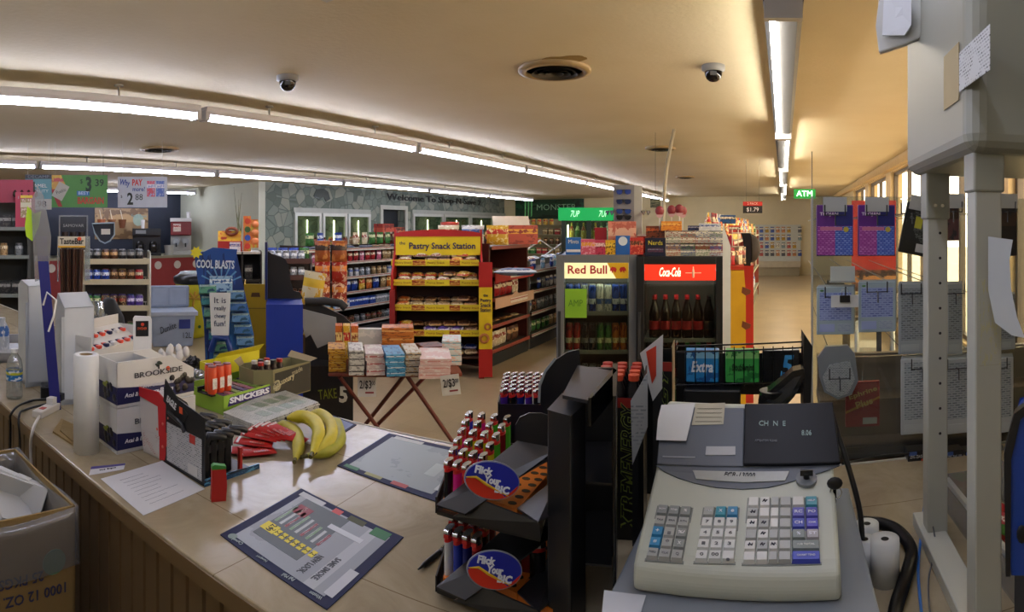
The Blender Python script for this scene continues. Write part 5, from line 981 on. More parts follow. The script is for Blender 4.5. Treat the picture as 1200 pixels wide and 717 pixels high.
# candy box with red and blue sticks
o, w = cthing('candy_box', 'white candy box filled with red and blue sticks behind the chocolate cartons', 'box', (107, 478), (166, 455)); H = .27
MB().box(0, w, 0, .003, .0, H * .8).box(0, .003, 0, .13, 0, H).box(w - .003, w, 0, .13, 0, H).box(0, w, .127, .13, 0, H + .04).box(0, w, 0, .13, 0, .003).hexa([(0, .003, H * .74), (w, .003, H * .74), (w, .127, H * .98), (0, .127, H * .98)], [(0, .003, H * .76), (w, .003, H * .76), (w, .127, H), (0, .127, H)]).build('carton_body', M('#cfcfcc', .5), o)
for i in range(3):
    for j in range(3): MB().box(w * (.12 + i * .3), w * (.2 + i * .3), -.001, 0, H * (.15 + j * .22), H * (.2 + j * .22)).build('print_mark', M('#b84a52'), o)
random.seed(5)
for i in range(7):
    for j in range(2):
        c = ['#e0503a', '#e0503a', '#20244e', '#d8d8d8'][(i + j * 2) % 4]
        st = thing('candy_stick', '%s candy stick lying in the %s row of the white candy box' % ({'#e0503a': 'orange red', '#20244e': 'navy', '#d8d8d8': 'white'}[c], ['front', 'back'][j]), 'candy', at_loc(o, .015 + i * (w - .03) / 6.5, .01 + j * .058, H * .79 + j * .03), o.rotation_euler.z, 'candy sticks in the white box')
        MB().box(0, .018, 0, .055, 0, .014).build('wrapped_bar', M(c, .35), st, bevel=.003); MB().box(-.0005, .0185, .02, .032, -.0005, .0145).build('band', M('#20244e' if c != '#20244e' else '#e0503a'), st)
# white card with dark picture on a stand, and bags of white packets
o = thing('counter_card', 'white rounded counter card with a black square picture', 'card', frame_at(167, 2.2, CT), ang(167) + .1); s = 2.2 / F; z = lambda py: EYE - (py - HY) * s - CT
MB().prism([(-10 * s, 0), (10 * s, 0), (11 * s, z(374)), (9 * s, z(371)), (-9 * s, z(370)), (-11 * s, z(373))], .0, .006, 'y').build('card', M('#dcdedf', .4), o, bevel=.002)
MB().box(-8 * s, 7 * s, -.001, 0, z(394), z(376)).build('black_picture', M('#141518', .3), o); txt('SWISHER', o, (-.5 * s, -.002, z(385)), w=11 * s, h=3 * s, mat=M('#d8562a')); MB().cyl((0, -.002, z(380)), (0, 0, z(380)), 2 * s, n=12).build('round_emblem', M('#c8402a'), o); MB().box(-.02, .02, .006, .06, 0, .01).build('foot', WHITE, o)
bx = thing('spoon_bin', 'grey bin filled with wrapped white spoons behind the chocolate cartons', 'bin', frame_at(199, 2.3, CT), ang(199)); s = 2.3 / F
MB().lathe([(.055, 0), (.068, .12), (.066, .121), (.053, .006)], 4, c=(0, .07, 0), smooth=False).build('bin', M('#7d848c', .5), bx)
for k in range(12):
    x = -.055 + (k % 6) * .021; y = .04 + (k // 6) * .05
    o = thing('wrapped_spoon', 'white wrapped plastic spoon standing in the grey bin', 'spoon', at_loc(bx, x, y, .03), bx.rotation_euler.z, 'white spoons in the grey bin'); t = random.uniform(-.15, .15)
    MB().tube([(0, 0, 0), (t * .1, 0, .1)], .003, 6).build('spoon_handle', WHITE, o); MB().ball((t * .12, 0, .125 + .02 * (k % 3)), .016, 8, (.9, .4, 1.5)).build('spoon_bowl', M('#d6d6d4', .3), o)
crumple('foil_bag', 'crumpled silver foil bag beside the orange can bundle', 'bag', CP(231, 462), .05, .05, .05, M('#8a8c8c', .25, .6), 8)
# ---- green candy bar box and what stands in it
gb, w = cthing('candy_bar_box', 'lime green box with white on purple lettering and wrapped bars', 'box', (262, 487), (331, 466)); dd = depth_to(gb, (233, 472)); D = max(.12, dd.y); t = .003
m = MB(); m.box(0, w, 0, t, 0, .07).box(0, t, 0, D, 0, .07).box(w - t, w, 0, D, 0, .08).box(0, w, D - t, D, 0, .09).box(0, w, 0, D, 0, t); m.build('carton_body', M('#8db53a', .45), gb)
MB().prism([(w * .06, .028), (w * .9, .034), (w * .96, .064), (w * .1, .06)], -.0015, -.0003, 'y').build('purple_logo_ground', M('#33236b'), gb); txt('SNICKERS', gb, (w * .42, -.0022, .047), w=w * .66, h=.022, mat=M('#dfe2f0'), bold=.04)
bar = box_me(.024, D * .86, .018)
for i in range(9):
    for j in range(2): put(bar, 'candy_bar', at_loc(gb, .018 + i * (w - .036) / 8, D / 2,   .03 + j * .0195), gb.rotation_euler.z, '%s wrapped bar %s in the lime green box' % (['green', 'purple', 'pinkish'][(i + j) % 3], ['under the top layer', 'in the top layer'][j]), 'candy bar', 'candy bars in the lime green box', PK(['#7a9a3a', '#4a3a6a', '#a86a7a'][(i + j) % 3], '#d8d8cc', '#3a2a3a', s=6))
CANO = MB().lathe([(.016, 0), (.018, .004), (.018, .096), (.016, .1), (.004, .1)], 16).mesh('orange_tube', WHITE)
ot = thing('can_tray', 'black tray carrying the orange can bundle on the lime green box', 'tray', at_loc(gb, -.02, D * .25, .062), gb.rotation_euler.z)
MB().box(0, .13, 0, .085, 0, .004).box(0, .13, .08, .085, 0, .02).build('tray', M('#1a1a1c'), ot)
for k, (x, y) in enumerate(((.02, .02), (.057, .02), (.094, .02), (.035, .055), (.075, .055))):
    c = thing('orange_can', 'slim orange can of the bundle, %s' % ['front row by the foil bag', 'front row middle', 'front row by the candy bars', 'back row by the foil bag', 'back row by the candy bars'][k], 'can', at_loc(ot, x, y, .005), gb.rotation_euler.z)
    o = bpy.data.objects.new('can_body', CANO); COL.objects.link(o); o.parent = c; relook(o, M('#d9502a', .35))
    MB().lathe([(.0165, .1), (.0165, .104), (.012, .105)], 14).build('can_top', M('#7a3a34', .4), c); MB().box(-.012, .009, -.0187, -.0175, .02, .06).build('white_label', PRINT('#d8d2cc', '#555', .006, .004, (0, 2)), c)
yb, w2 = cthing('carton', 'bright yellow carton behind the orange can bundle', 'box', (252, 459), (304, 446)); MB().box(0, w2, 0, .004, 0, .14).box(0, w2, .1, .104, 0, .11).box(0, .003, 0, .1, 0, .11).box(w2 - .003, w2, 0, .1, 0, .12).box(0, w2, 0, .1, 0, .003).build('carton_body', M('#d9cf22', .5), yb)
MB().hexa([(0, -.0, .139), (w2, 0, .139), (w2, .003, .139), (0, .003, .139)], [(0, -.03, .165), (w2, -.03, .17), (w2, -.027, .17), (0, -.027, .165)]).build('flap', M('#d9cf22', .5), yb)
crumple('dark_bag', 'black wrapped item between the yellow carton and the spoons', 'bag', CP(226, 447), .05, .04, .055, M('#17171a', .4), 11)
for k, (px, py) in enumerate(((226, 440), (240, 437), (254, 438), (270, 434))):
    c = ['#6a8a5a', '#a85a4a', '#c9b86a', '#8a8a9a'][k]; o = put(box_me(.07, .05, .05), 'candy_packet', CP(px, py), ang(px), '%s candy box in the row behind the yellow carton' % ['green', 'red', 'yellow', 'grey'][k], 'candy', None, PK(c, '#d8d4c4', '#4a4a4a', s=5))
# ---- open brown box with red capped bottles
ob, w = cthing('carton', 'open brown printed box holding red capped bottles at the counter edge', 'box', (322, 470), (364, 458)); 
pts = [(-.07, .05), (-.01, 0), (w, 0), (w + .0, .12), (-.02, .17), (-.07, .14)]; BR = M('#7f7a55', .8); H = .125
m = MB(); n = len(pts)
for k in range(n):
    a = V(pts[k] + (0,)); b = V(pts[(k + 1) % n] + (0,)); q = (b - a).normalized().cross(V((0, 0, 1))) * .003
    m.hexa([a, b, b - q, a - q], [a + V((0, 0, H)), b + V((0, 0, H)), b - q + V((0, 0, H)), a - q + V((0, 0, H))])
m.prism(pts, 0, .003, 'z'); m.build('carton_wall', BR, ob)
MB().prism([(.0, .005), (w - .004, .005), (w - .004, .12), (.0, .11)], -.0015, -.0003, 'y').build('black_print', M('#1f2018'), ob)
txt('made', ob, (w * .6, -.0025, .1), w=.06, h=.022, mat=M('#9a9478'), rot=(pi / 2, -.2, 0)); txt('Luxury', ob, (w * .3, -.0025, .075), w=.09, h=.03, mat=M('#b5ae8a'), bold=.02, rot=(pi / 2, -.2, 0)); MB().cyl((.01, -.003, .06), (.01, -.002, .06), .022, n=18).build('round_emblem', PK('#8f8a6a', '#33332a', '#c9c4a4', s=9), ob)
MB().hexa([(-.07, .14, H), (-.02, .17, H), (-.02, .173, H), (-.07, .143, H)], [(-.08, .16, H + .02), (-.02, .19, H + .025), (-.02, .193, H + .025), (-.08, .163, H + .02)]).hexa([(w - .003, 0, H), (w, 0, H), (w, .14, H), (w - .003, .14, H)], [(w + .03, -.01, H + .01), (w + .033, -.01, H + .01), (w + .033, .15, H + .02), (w + .03, .15, H + .02)]).build('flap', M('#9a8a68', .8), ob)
def shot(label, loc, rz, cap='#b0281f', group=None, body='#2a1a16'):
    c = thing('small_bottle', label, 'bottle', loc, rz, group); MB().lathe([(.015, 0), (.017, .005), (.017, .07), (.011, .085), (.011, .09)], 12).build('bottle_body', M(body, .3), c); MB().cyl((0, 0, .09), (0, 0, .103), .0125, n=12).build('cap', M(cap, .4), c); return c
for k in range(7): shot('small red capped bottle in the open brown box', at_loc(ob, -.03 + (k % 4) * .034, .05 + (k // 4) * .04, .048), ob.rotation_euler.z, ['#a8281f', '#c9c4b8', '#2a2a2a'][k % 3], 'bottles in the open brown box')
# ---- newspapers
cs = [CP(*q, 1.03) for q in ((262, 484), (300, 499), (374, 472), (326, 455))]; cen = sum(cs, V()) / 4
rz = atan2((cs[2] - cs[1]).y, (cs[2] - cs[1]).x); R = Matrix.Rotation(-rz, 4, 'Z'); lc = [R @ (c - cen) for c in cs]
NP = PRINT('#b5b6b0', '#5f625e', .016, .005, (0, 1), cut=.42); 
for k in range(7):
    o = MB().hexa([(c.x, c.y, 0) for c in lc], [(c.x, c.y, .0042) for c in lc]).build('newspaper', NP); o.rotation_euler = (0, 0, rz + (k * 37 % 5 - 2) * .012); o.location = (cen.x + (k % 3 - 1) * .003, cen.y, CT + .001 + k * .0045)
    tag(o, 'folded newspaper %s of the stack behind the red candy packets' % ['at the bottom', 'second from the bottom', 'third from the bottom', 'fourth from the bottom', 'third from the top', 'second from the top', 'at the top'][k], 'newspaper', 'stack of newspapers')
    if k == 6:
        for i in range(4):
            for j in range(2): MB().box(-.1 + i * .062, -.055 + i * .062, -.07 + j * .08, -.015 + j * .08, .0042, .0046).build('picture', PK('#7a8a74', '#9aa0a0', '#5a625a', s=8), o)
# ---- red candy packets
random.seed(11); PKR = MB(); 
def red_pack(k, px, py, rz, z, tilt):
    o = thing('candy_packet', 'red candy packet, number %s from the torch lighters in the fanned pile' % ['one', 'two', 'three', 'four', 'five', 'six', 'seven', 'eight', 'nine'][k], 'candy', CP(px, py, CT + z) + V((0, 0, 0)), rz); o.rotation_euler = (tilt, .0, rz)
    me = packet_me(.052, .12, .014); q = bpy.data.objects.new('wrapper', me); COL.objects.link(q); q.parent = o; relook(q, M('#a81812', .6, spec=.3))
    MB().box(-.02, .018, -.035, .01, .0155, .0165).build('dark_print', PK('#8a1612', '#e0d8cc', '#d8482c', s=8), o); MB().box(-.024, .024, .045, .052, .012, .0145).build('silver_edge', M('#c9b8b4', .3), o)
for k, (px, py, a, z, t) in enumerate(((289, 531, 2.5, .002, 0), (297, 522, 2.3, .014, .06), (304, 514, 2.2, .026, .1), (311, 511, 2.05, .03, .15), (318, 509, 1.95, .034, .2), (325, 508, 1.85, .036, .2), (332, 509, 1.8, .034, .2), (338, 515, 2.0, .02, .1), (300, 533, 2.7, .002, 0))): red_pack(k, px, py, a, z, t)
# ---- bananas
def banana(k, path, label, R_=.021):
    P_ = [CP(x, y, CT + z) for x, y, z in path]; o = thing('banana', label, 'banana', P_[0], 0); pts = []
    for i in range(len(P_) - 1):
        a = P_[max(0, i - 1)]; b = P_[i]; c = P_[i + 1]; d = P_[min(len(P_) - 1, i + 2)]
        for q in range(6): t = q / 6; pts.append(.5 * ((2 * b) + (c - a) * t + (2 * a - 5 * b + 4 * c - d) * t * t + (3 * b - a - 3 * c + d) * t ** 3) - P_[0])
    pts.append(P_[-1] - P_[0]); n = len(pts) - 1; rs = [R_ * max(.25, min(1, (i / n) * 4 + .15)) ** .8 * max(.25, min(1, (1 - i / n) * 5 + .2)) for i in range(n + 1)]
    MB().tube(pts, rs, 6).build('banana_body', M(['#b3a62a', '#c4b42c', '#b9ab30', '#98982a'][k], .5, vary=.28, scale=22), o)
    d = (pts[0] - pts[1]).normalized(); MB().tube([pts[0], pts[0] + d * .014, pts[0] + d * .024], [.0062, .005, .0065], 7).build('stem', M('#4f4a20', .7), o)
    MB().tube([pts[-1], pts[-1] + (pts[-1] - pts[-2]).normalized() * .007], [.005, .003], 6).build('tip', M('#241c12', .8), o)
banana(0, ((346, 538, .03), (350, 522, .025), (347, 508, .022), (336, 500, .022), (324, 498, .022)), 'lowest banana of the bunch, lying along the red candy packets')
banana(1, ((366, 531, .035), (374, 512, .045), (370, 496, .055), (356, 488, .055), (336, 490, .05)), 'big curved banana lying across the top of the bunch', .023)
banana(2, ((370, 530, .03), (386, 516, .04), (388, 498, .045), (378, 487, .045), (364, 483, .05)), 'second curved banana of the bunch, beside the top one')
banana(3, ((360, 534, .022), (386, 527, .022), (398, 514, .022), (396, 500, .022), (390, 490, .025)), 'outer greenish banana of the bunch, towards the mats')
# ---- red and white wedge display, torch lighter display
o, w = cthing('wedge_display', 'red and white tapering cardboard display between cartons and torch lighters', 'display stand', (168, 529), (189, 539)); H = .175
MB().hexa([(0, 0, 0), (w, 0, 0), (w, .05, 0), (0, .05, 0)], [(-.03, 0, H), (w + .0, 0, H * .98), (w, .08, H * .98), (-.03, .08, H)]).build('white_side', M('#c9c4c4', .5), o)
MB().prism([(w - .004, 0), (w + .02, .005), (w + .055, H * .7), (w + .06, H * 1.12), (w + .03, H * 1.02), (w - .01, H * 1.15), (-.04, H * 1.12), (-.03, H * .98), (w - .012, H * .9)], -.004, -.0005, 'y').build('red_front', M('#c0242c', .45), o)
m = MB(); [m.ball((w + .012 + .03 * sin(k * 2.1), -.005, H * (.25 + k * .13)), .005, 6, (1, .3, 1)) for k in range(5)]; m.build('speckle_print', M('#d87a70'), o)
MB().box(.004, w - .004, -.0045, -.004, .01, .07).build('fine_print', PRINT('#c9c4c4', '#b06a6a', .01, .005, (0, 2)), o)
td, w = cthing('torch_lighter_display', 'black and white display box filled with black torch lighters', 'display stand', (240, 571), (293, 549)); dd = depth_to(td, (192, 541)); D = dd.y; sx = dd.x
H = .2
m = MB(); P = lambda x, y, z: (x + sx * y / D, y, z)
m.hexa([P(0, 0, 0), P(.003, 0, 0), P(.003, D, 0), P(0, D, 0)], [P(0, 0, H * .92), P(.003, 0, H * .92), P(.003, D, H * 1.08), P(0, D, H * 1.08)])
m.hexa([P(0, D - .003, 0), P(w, D - .003, 0), P(w, D, 0), P(0, D, 0)], [P(0, D - .003, H * 1.1), P(w * .5, D - .003, H * .8), P(w * .5, D, H * .8), P(0, D, H * 1.1)])
m.hexa([P(0, 0, 0), P(w, 0, 0), P(w, D, 0), P(0, D, 0)], [P(0, 0, .004), P(w, 0, .004), P(w, D, .004), P(0, D, .004)])
m.build('card_box', M('#141519', .4), td)
MB().hexa([P(0, 0, 0), P(w + .02, -.02, 0), P(w + .02, -.017, 0), P(0, .003, 0)], [P(0, 0, .02), P(w + .02, -.02, .014), P(w + .02, -.017, .014), P(0, .003, .02)]).build('blue_lip', PK('#16466e', '#0d1a2c', '#5a9ac0', s=4), td)
# side panel print (plane x = 0 skewed)
sp = bpy.data.objects.new('side_panel_print', None); COL.objects.link(sp); sp.parent = td; sp.rotation_euler = (0, 0, atan2(-D, -sx)); sp.location = (sx, D, 0); SL = math.hypot(sx, D)
MB().box(.02, SL - .012, -.0022, -.0006, .012, H * .62).build('white_text_panel', PRINT('#b9bcc2', '#6a6f78', .014, .006, (0, 2), cut=.4), sp)
MB().box(.012, .02, -.002, -.0006, .05, .09).box(SL * .66, SL * .8, -.0026, -.0022, H * .5, H * .62).build('red_print', M('#b8342c'), sp); MB().box(SL - .075, SL - .03, -.003, -.0022, .015, .04).build('barcode', PRINT('#c9c9c9', '#111', .002, .05, (0, 2), cut=.1, fade=.3), sp)
txt('EAGLE', sp, (SL * .22, -.003, H * .93), w=.05, h=.02, mat=M('#d4d6da'), bold=.03, rot=(pi / 2, .3, 0)); MB().box(SL * .42, SL * .5, -.003, -.001, H * .84, H * .93).build('orange_price_sticker', M('#e0562a'), sp)
MB().prism([(.0, H * .9), (SL * .5, H * .68), (SL * .62, H * .86), (.01, H * 1.24)], -.002, .001, 'y').build('top_card', M('#0d0e12', .4), sp)
MB().tube([(.03, -.004, H * .78), (SL * .5, -.004, H * .7), (SL * .55, -.004, H * .6)], .006, 6).build('lighter_picture', M('#25272c', .3), sp)
def torch(label, loc, rz):
    o = thing('torch_lighter', label, 'lighter', loc, rz, 'torch lighters in the display box')
    MB().box(-.011, .011, -.009, .009, 0, .1).build('grip', M('#0d0e11', .35), o, bevel=.004)
    MB().tube([(0, 0, .095), (.012, -.003, .118), (.045, -.008, .112), (.06, -.01, .105)], [.012, .0125, .0095, .008], 10).build('nozzle', M('#1b1d21', .3), o)
    MB().box(.008, .017, -.004, .004, .07, .092).build('trigger', M('#23252a', .3), o); return o
tp = torch('black torch lighter standing in its black and white display box', at_loc(td, *P(.02, .025, .006)), td.rotation_euler.z - .2)
for i in range(4):
    for j in range(3):
        if i + j == 0: continue
        copy_tree(tp, at_loc(td, *P(.02 + i * .028, .025 + j * (D - .05) / 2.2, .006)), td.rotation_euler.z - .2)
tag(MB().box(-.006, .006, -.004, .004, 0, .07).build('candy_stick', M('#b52a22', .4), loc=at_loc(td, *P(w * .74, -.005, .005))), 'red strip standing among the black torch lighters', 'lighter')
o = thing('novelty_lighter', 'red lighter with a green top standing alone on the counter', 'lighter', CP(256, 586), ang(256) + .2)
m = MB().prism([(-.02, .0), (.018, .0), (.021, .04), (.018, .082), (-.018, .082), (-.018, .045)], -.008, .008, 'y').build('lighter_body', M('#b01f1c', .5), o, bevel=.003); MB().prism([(-.0185, .08), (.0185, .08), (.019, .088), (-.012, .094), (-.018, .09)], -.008, .008, 'y').build('green_top', M('#3f8a34', .5), o, bevel=.002)
# ---- papers and mats
def flat(name, label, cat, corners, th, mat, z=CT + .0006, bevel=0):
    cs = [CP(*c, z) for c in corners]; cen = sum(cs, V()) / len(cs); d = cs[1] - cs[0]; rz = atan2(d.y, d.x); R = Matrix.Rotation(-rz, 4, 'Z'); lc = [R @ (c - cen) for c in cs]
    o = thing(name, label, cat, cen, rz); MB().prism([(c.x, c.y) for c in lc], 0, th, 'z').build('sheet', mat, o, bevel=bevel); return o, lc
o, lc = flat('paper_sheet', 'white sheet with faint handwriting hanging over the counter edge', 'paper', ((168, 604), (240, 573), (190, 540), (118, 561)), .0006, M('#cdcdd0', .6))
for k in range(9):
    t = .15 + k * .085; a = lc[0].lerp(lc[3], t); b = lc[1].lerp(lc[2], t); rnd = random.Random(k); L = rnd.uniform(.3, .6)
    MB().tube([a.lerp(b, .2 + L * i / 30) + V((0, .0018 * sin(i * 2.3 + k), .0009)) for i in range(31)], .0003, 4).build('handwriting', M('#8a8c9a'), o)
o, lc = flat('sticker_card', 'small white and purple card by the counter edge', 'card', ((104, 557), (145, 550), (147, 543), (107, 547)), .0005, M('#c9c9cc', .5))
MB().prism([(lc[0].lerp(lc[3], .7).x, lc[0].lerp(lc[3], .7).y), (lc[1].lerp(lc[2], .7).x, lc[1].lerp(lc[2], .7).y), (lc[2].x, lc[2].y), (lc[3].x, lc[3].y)], .0005, .0009, 'z').build('purple_band', M('#3a2f7a'), o); txt('No Signs', o, (0, -.002, .0008), w=.05, h=.008, mat=M('#3a3a44'), rot=(0, 0, 0))
def mat_on(label, corners, face, detail=None):
    o, lc = flat('counter_mat', label, 'mat', corners, .002, M('#151d42', .6, spec=.3), bevel=.0006)
    c = sum(lc, V()) / 4; inn = [l.lerp(c, .15) for l in lc]
    MB().prism([(i.x, i.y) for i in inn], .002, .0024, 'z').build('printed_insert', face, o)
    bl = lambda u, v: lc[0].lerp(lc[1], u).lerp(lc[3].lerp(lc[2], u), v)
    return o, bl
def patch(o, bl, u0, u1, v0, v1, mat, name, z0=.0024, z1=.0028):
    MB().prism([(bl(u, v).x, bl(u, v).y) for u, v in ((u0, v0), (u1, v0), (u1, v1), (u0, v1))], z0, z1, 'z').build(name, mat, o)
def otxt(o, bl, s, u, v, w, h, mat, a=0, z=.003, bold=0): p = bl(u, v); txt(s, o, (p.x, p.y, z), w=w, h=h, mat=mat, rot=(0, 0, a), ext=.0002, bold=bold)
# mat 1: corners in order  bottom(383,715) right(473,630) top(353,573) left(258,627); text is upside down
o, bl = mat_on('navy counter mat with a cigarette advert at the counter front', ((383, 715), (473, 630), (353, 573), (258, 627)), PK('#8f949a', '#a9adb2', '#82878c', s=1.5, band=(.1, .2), axis=1))
patch(o, bl, .22, .9, .42, .86, M('#5d6468', .5), 'picture_ground')
for k in range(9):
    v = .5 + k * .042; patch(o, bl, .46, .62 + .015 * (9 - k) , .85 - k * .052 - .026, .85 - k * .052, PK(['#6f8f6a', '#b0b4b4', '#8a3a44'][k % 3], '#c9cccc', '#9aa0a0', s=3), 'pack_picture', .0028, .0031)
    patch(o, bl, .32, .40 , .85 - k * .056 - .04, .85 - k * .056, M('#d8c83a'), 'yellow_price', .0028, .0032)
    if k: otxt(o, bl, '2', .36, .85 - k * .056 - .02, .009, .013, M('#2a2a14'), pi / 2 + 1.45, .0034)
patch(o, bl, .31, .42, .74, .87, M('#d8c83a'), 'yellow_price', .003, .0034); otxt(o, bl, '2.99', .365, .8, .03, .016, M('#2a2a14'), pi, .0037, .02)
patch(o, bl, .66, .8, .7, .84, M('#8a3a44'), 'dark_red_patch', .0028, .0031); otxt(o, bl, 'ECLIPSE', .73, .77, .035, .008, M('#d8c0c0'), pi, .0033)
otxt(o, bl, 'NEW LOOK.', .26, .33, .075, .016, M('#4a4e54'), pi + .0, bold=.02); otxt(o, bl, 'SAME SMOKE.', .3, .22, .09, .015, M('#4a4e54'), pi, bold=.02)
patch(o, bl, .1, .42, .03, .1, M('#bcbfc4'), 'white_strip'); patch(o, bl, .9, .97, .7, .95, M('#bcbfc4'), 'white_strip'); patch(o, bl, .7, .76, .2, .5, M('#c4c8cc'), 'white_strip', .0028, .0031)
patch(o, bl, .9, .97, .52, .6, M('#c2484a'), 'red_logo'); patch(o, bl, .9, .97, .3, .45, M('#3a3f1a'), 'yellow_green_logo'); patch(o, bl, .86, .97, .08, .22, M('#1f6a3c'), 'green_logo')
for u in (.12, .35, .6, .85): otxt(o, bl, ['Winston', 'Pall Mall', 'Newport', 'Camel'][int(u * 4)], .045, u, .03, .01, M('#b8c4c0'), pi / 2)
MB().cyl((bl(.06, .92).x, bl(.06, .92).y, .002), (bl(.06, .92).x, bl(.06, .92).y, .0028), .011, n=18).build('round_logo', M('#7a8a80'), o)
o, bl = mat_on('navy counter mat with a faded grey picture beside the lighter display', ((511, 588), (570, 533), (456, 508), (395, 546)), PK('#7f8888', '#8f9898', '#6f7a7c', s=2))
patch(o, bl, .15, .55, .02, .1, M('#b4b8b8'), 'white_strip'); patch(o, bl, .9, .97, .6, .9, M('#b4b8b8'), 'white_strip'); patch(o, bl, .35, .6, .2, .3, M('#9aa3a3'), 'pale_patch')
patch(o, bl, .03, .09, .3, .45, M('#a8484a'), 'red_logo'); patch(o, bl, .03, .09, .8, .95, M('#2f6a4a'), 'green_logo'); patch(o, bl, .03, .08, .55, .72, M('#8a8a5a'), 'yellow_logo')
o, bl = mat_on('corner of a navy mat showing between bananas and counter edge', ((398, 511), (418, 498), (390, 487), (366, 497)), M('#5a6a90', .5))
# ---- pen
p0 = CP(490, 667, CT + .006); p1 = CP(534, 630, CT + .008); L = (p1 - p0).length; o = thing('ballpoint_pen', 'black ballpoint pen lying beside the lighter display', 'pen', p0, atan2((p1 - p0).y, (p1 - p0).x)); o.location.z = CT + .006
MB().tube([(0, 0, 0), (.012, 0, 0), (.02, 0, .0), (L * .55, 0, 0)], [.0015, .003, .005, .0055], 10).build('barrel', M('#121214', .3), o); MB().tube([(L * .55, 0, 0), (L * .95, 0, 0)], .0052, 10).build('clear_barrel', M('#7a7d80', .15), o)
MB().tube([(L * .95, 0, 0), (L, 0, 0)], .003, 8).build('button', CHROME, o); MB().box(L * .6, L * .95, -.0015, .0015, .005, .008).build('clip', CHROME, o)
# ---- bottle, power strip, cables, folded cardboard
o = thing('water_bottle', 'small water bottle with a blue label by the frame edge of the counter', 'bottle', CP(17, 466), ang(17)); s = 2.37 / F
MB().lathe([(.03, 0), (.034, .006), (.033, .05), (.034, .09), (.034, .13), (.028, .16), (.014, .18), (.014, .188)], 20).build('bottle_body', CLEAR('#dfe8ea', .2, .12, .05), o)
MB().lathe([(.0345, .075), (.0345, .118)], 20, caps=False).build('blue_label', PK('#1f6fb0', '#c9c83a', '#e0e8ee', s=3), o); MB().cyl((0, 0, .186), (0, 0, .2), .0155, n=16).build('cap', WHITE, o)
p = CP(66, 478); q = CP(43, 490); o = thing('power_strip', 'white power strip with plugs on the counter edge', 'power strip', q, atan2((p - q).y, (p - q).x)); L = (p - q).length
MB().box(0, L, -.022, .022, 0, .025).build('strip_body', M('#cfcac4', .4), o, bevel=.004); MB().box(.03, .055, -.01, .01, .025, .0265).build('red_switch', M('#b8382c'), o)
for k, x in enumerate((.09, .15)): MB().box(x, x + .03, -.014, .014, .025, .05).build('plug', M(['#d6d6d2', '#16161a'][k]), o)
bt = thing('black_adapter', 'black adapter block beside the power strip', 'adapter', CP(62, 468), ang(62)); MB().box(-.05, .06, 0, .08, 0, .05).build('adapter_block', M('#121316', .4), bt, bevel=.005); MB().box(-.03, .03, .01, .07, .05, .052).build('top_plate', DGREY, bt)
def cable(label, pts, r, mat, name='cable', cat='cable'):
    P_ = [V(p) for p in pts]; out = []
    for i in range(len(P_) - 1):
        a = P_[max(0, i - 1)]; b = P_[i]; c = P_[i + 1]; d = P_[min(len(P_) - 1, i + 2)]
        for k in range(6):
            t = k / 6; out.append(.5 * ((2 * b) + (c - a) * t + (2 * a - 5 * b + 4 * c - d) * t * t + (3 * b - a - 3 * c + d) * t ** 3))
    return tag(MB().tube(out + [P_[-1]], r, 7).build(name, mat), label, cat)
def cc(px, py, z=CT + .006): return CP(px, py, z)
fe = lambda px, dz: (lambda a, r: V((-r * sin(a), r * cos(a), CT - dz)))(ang(px), .73 / cos(ang(px) - BETA))
cable('thick white power strip cable hanging down the counter front', (cc(46, 488, 1.02), fe(38, -.01), fe(36, .08), fe(42, .3), fe(46, .8)), .0055, M('#c4beb6'))
cable('black cable looping over the counter edge, first from the power strip', (cc(60, 468, 1.03), cc(35, 470), fe(14, -.012), fe(12, .1), fe(10, .7)), .005, BLACK)
cable('black cable looping over the counter edge, second from the power strip', (cc(56, 473, 1.02), cc(30, 480), fe(22, -.012), fe(24, .15), fe(22, .8)), .0045, BLACK)
o, lc = flat('folded_cardboard', 'flattened brown cardboard lying behind the power strip', 'cardboard', ((62, 507), (88, 524), (112, 512), (72, 492)), .006, M('#8a7348', .9, bump=.2)); MB().prism([(lc[0].x * .6, lc[0].y * .6), (lc[1].x * .9, lc[1].y * .9), (lc[2].x * .95, lc[2].y * .95), (lc[3].x * .8, lc[3].y * .8)], .0065, .011, 'z').build('upper_layer', M('#7d683f', .9, bump=.2), o)
o, lc = flat('paper_slip', 'white slip of paper beside the black adapter', 'paper', ((34, 452), (62, 448), (58, 440), (40, 443)), .001, M('#c9ccd2', .6)); 
o = put(packet_me(.09, .05, .02), 'plastic_pouch', CP(50, 437), ang(50), 'pale blue plastic pouch lying beside the water bottle', 'pouch', None, PK('#9aaec0', '#6a4a8a', '#c9d4dc', s=4))
crumple('sweet_bag', 'crumpled pink and orange sweet bag behind the water bottle', 'bag', CP(36, 430), .06, .05, .06, PK('#b84a5a', '#d8742c', '#c9b4b8', s=5), 6)
o = thing('paper_tray', 'grey tray with papers at the frame edge behind the water bottle', 'tray', CP(4, 425), ang(4)); MB().box(-.2, .2, 0, .3, 0, .015).box(-.2, .2, 0, .01, 0, .05).box(-.2, .2, .3, .31, 0, .09).build('tray', M('#9a9c9e', .4), o); MB().box(-.18, .16, .03, .28, .016, .045).build('paper_pile', PRINT('#b9bcc0', '#7a7d84', .02, .01), o)
tag(MB().lathe([(.04, 0), (.042, .01), (.042, .15), (.02, .19), (.02, .21)], 16).build('spray_bottle', PK('#b4bcc4', '#3a6ab0', '#d8dce0'), loc=CP(2, 418)), 'white and blue bottle at the frame edge beside the grey shelves', 'bottle')
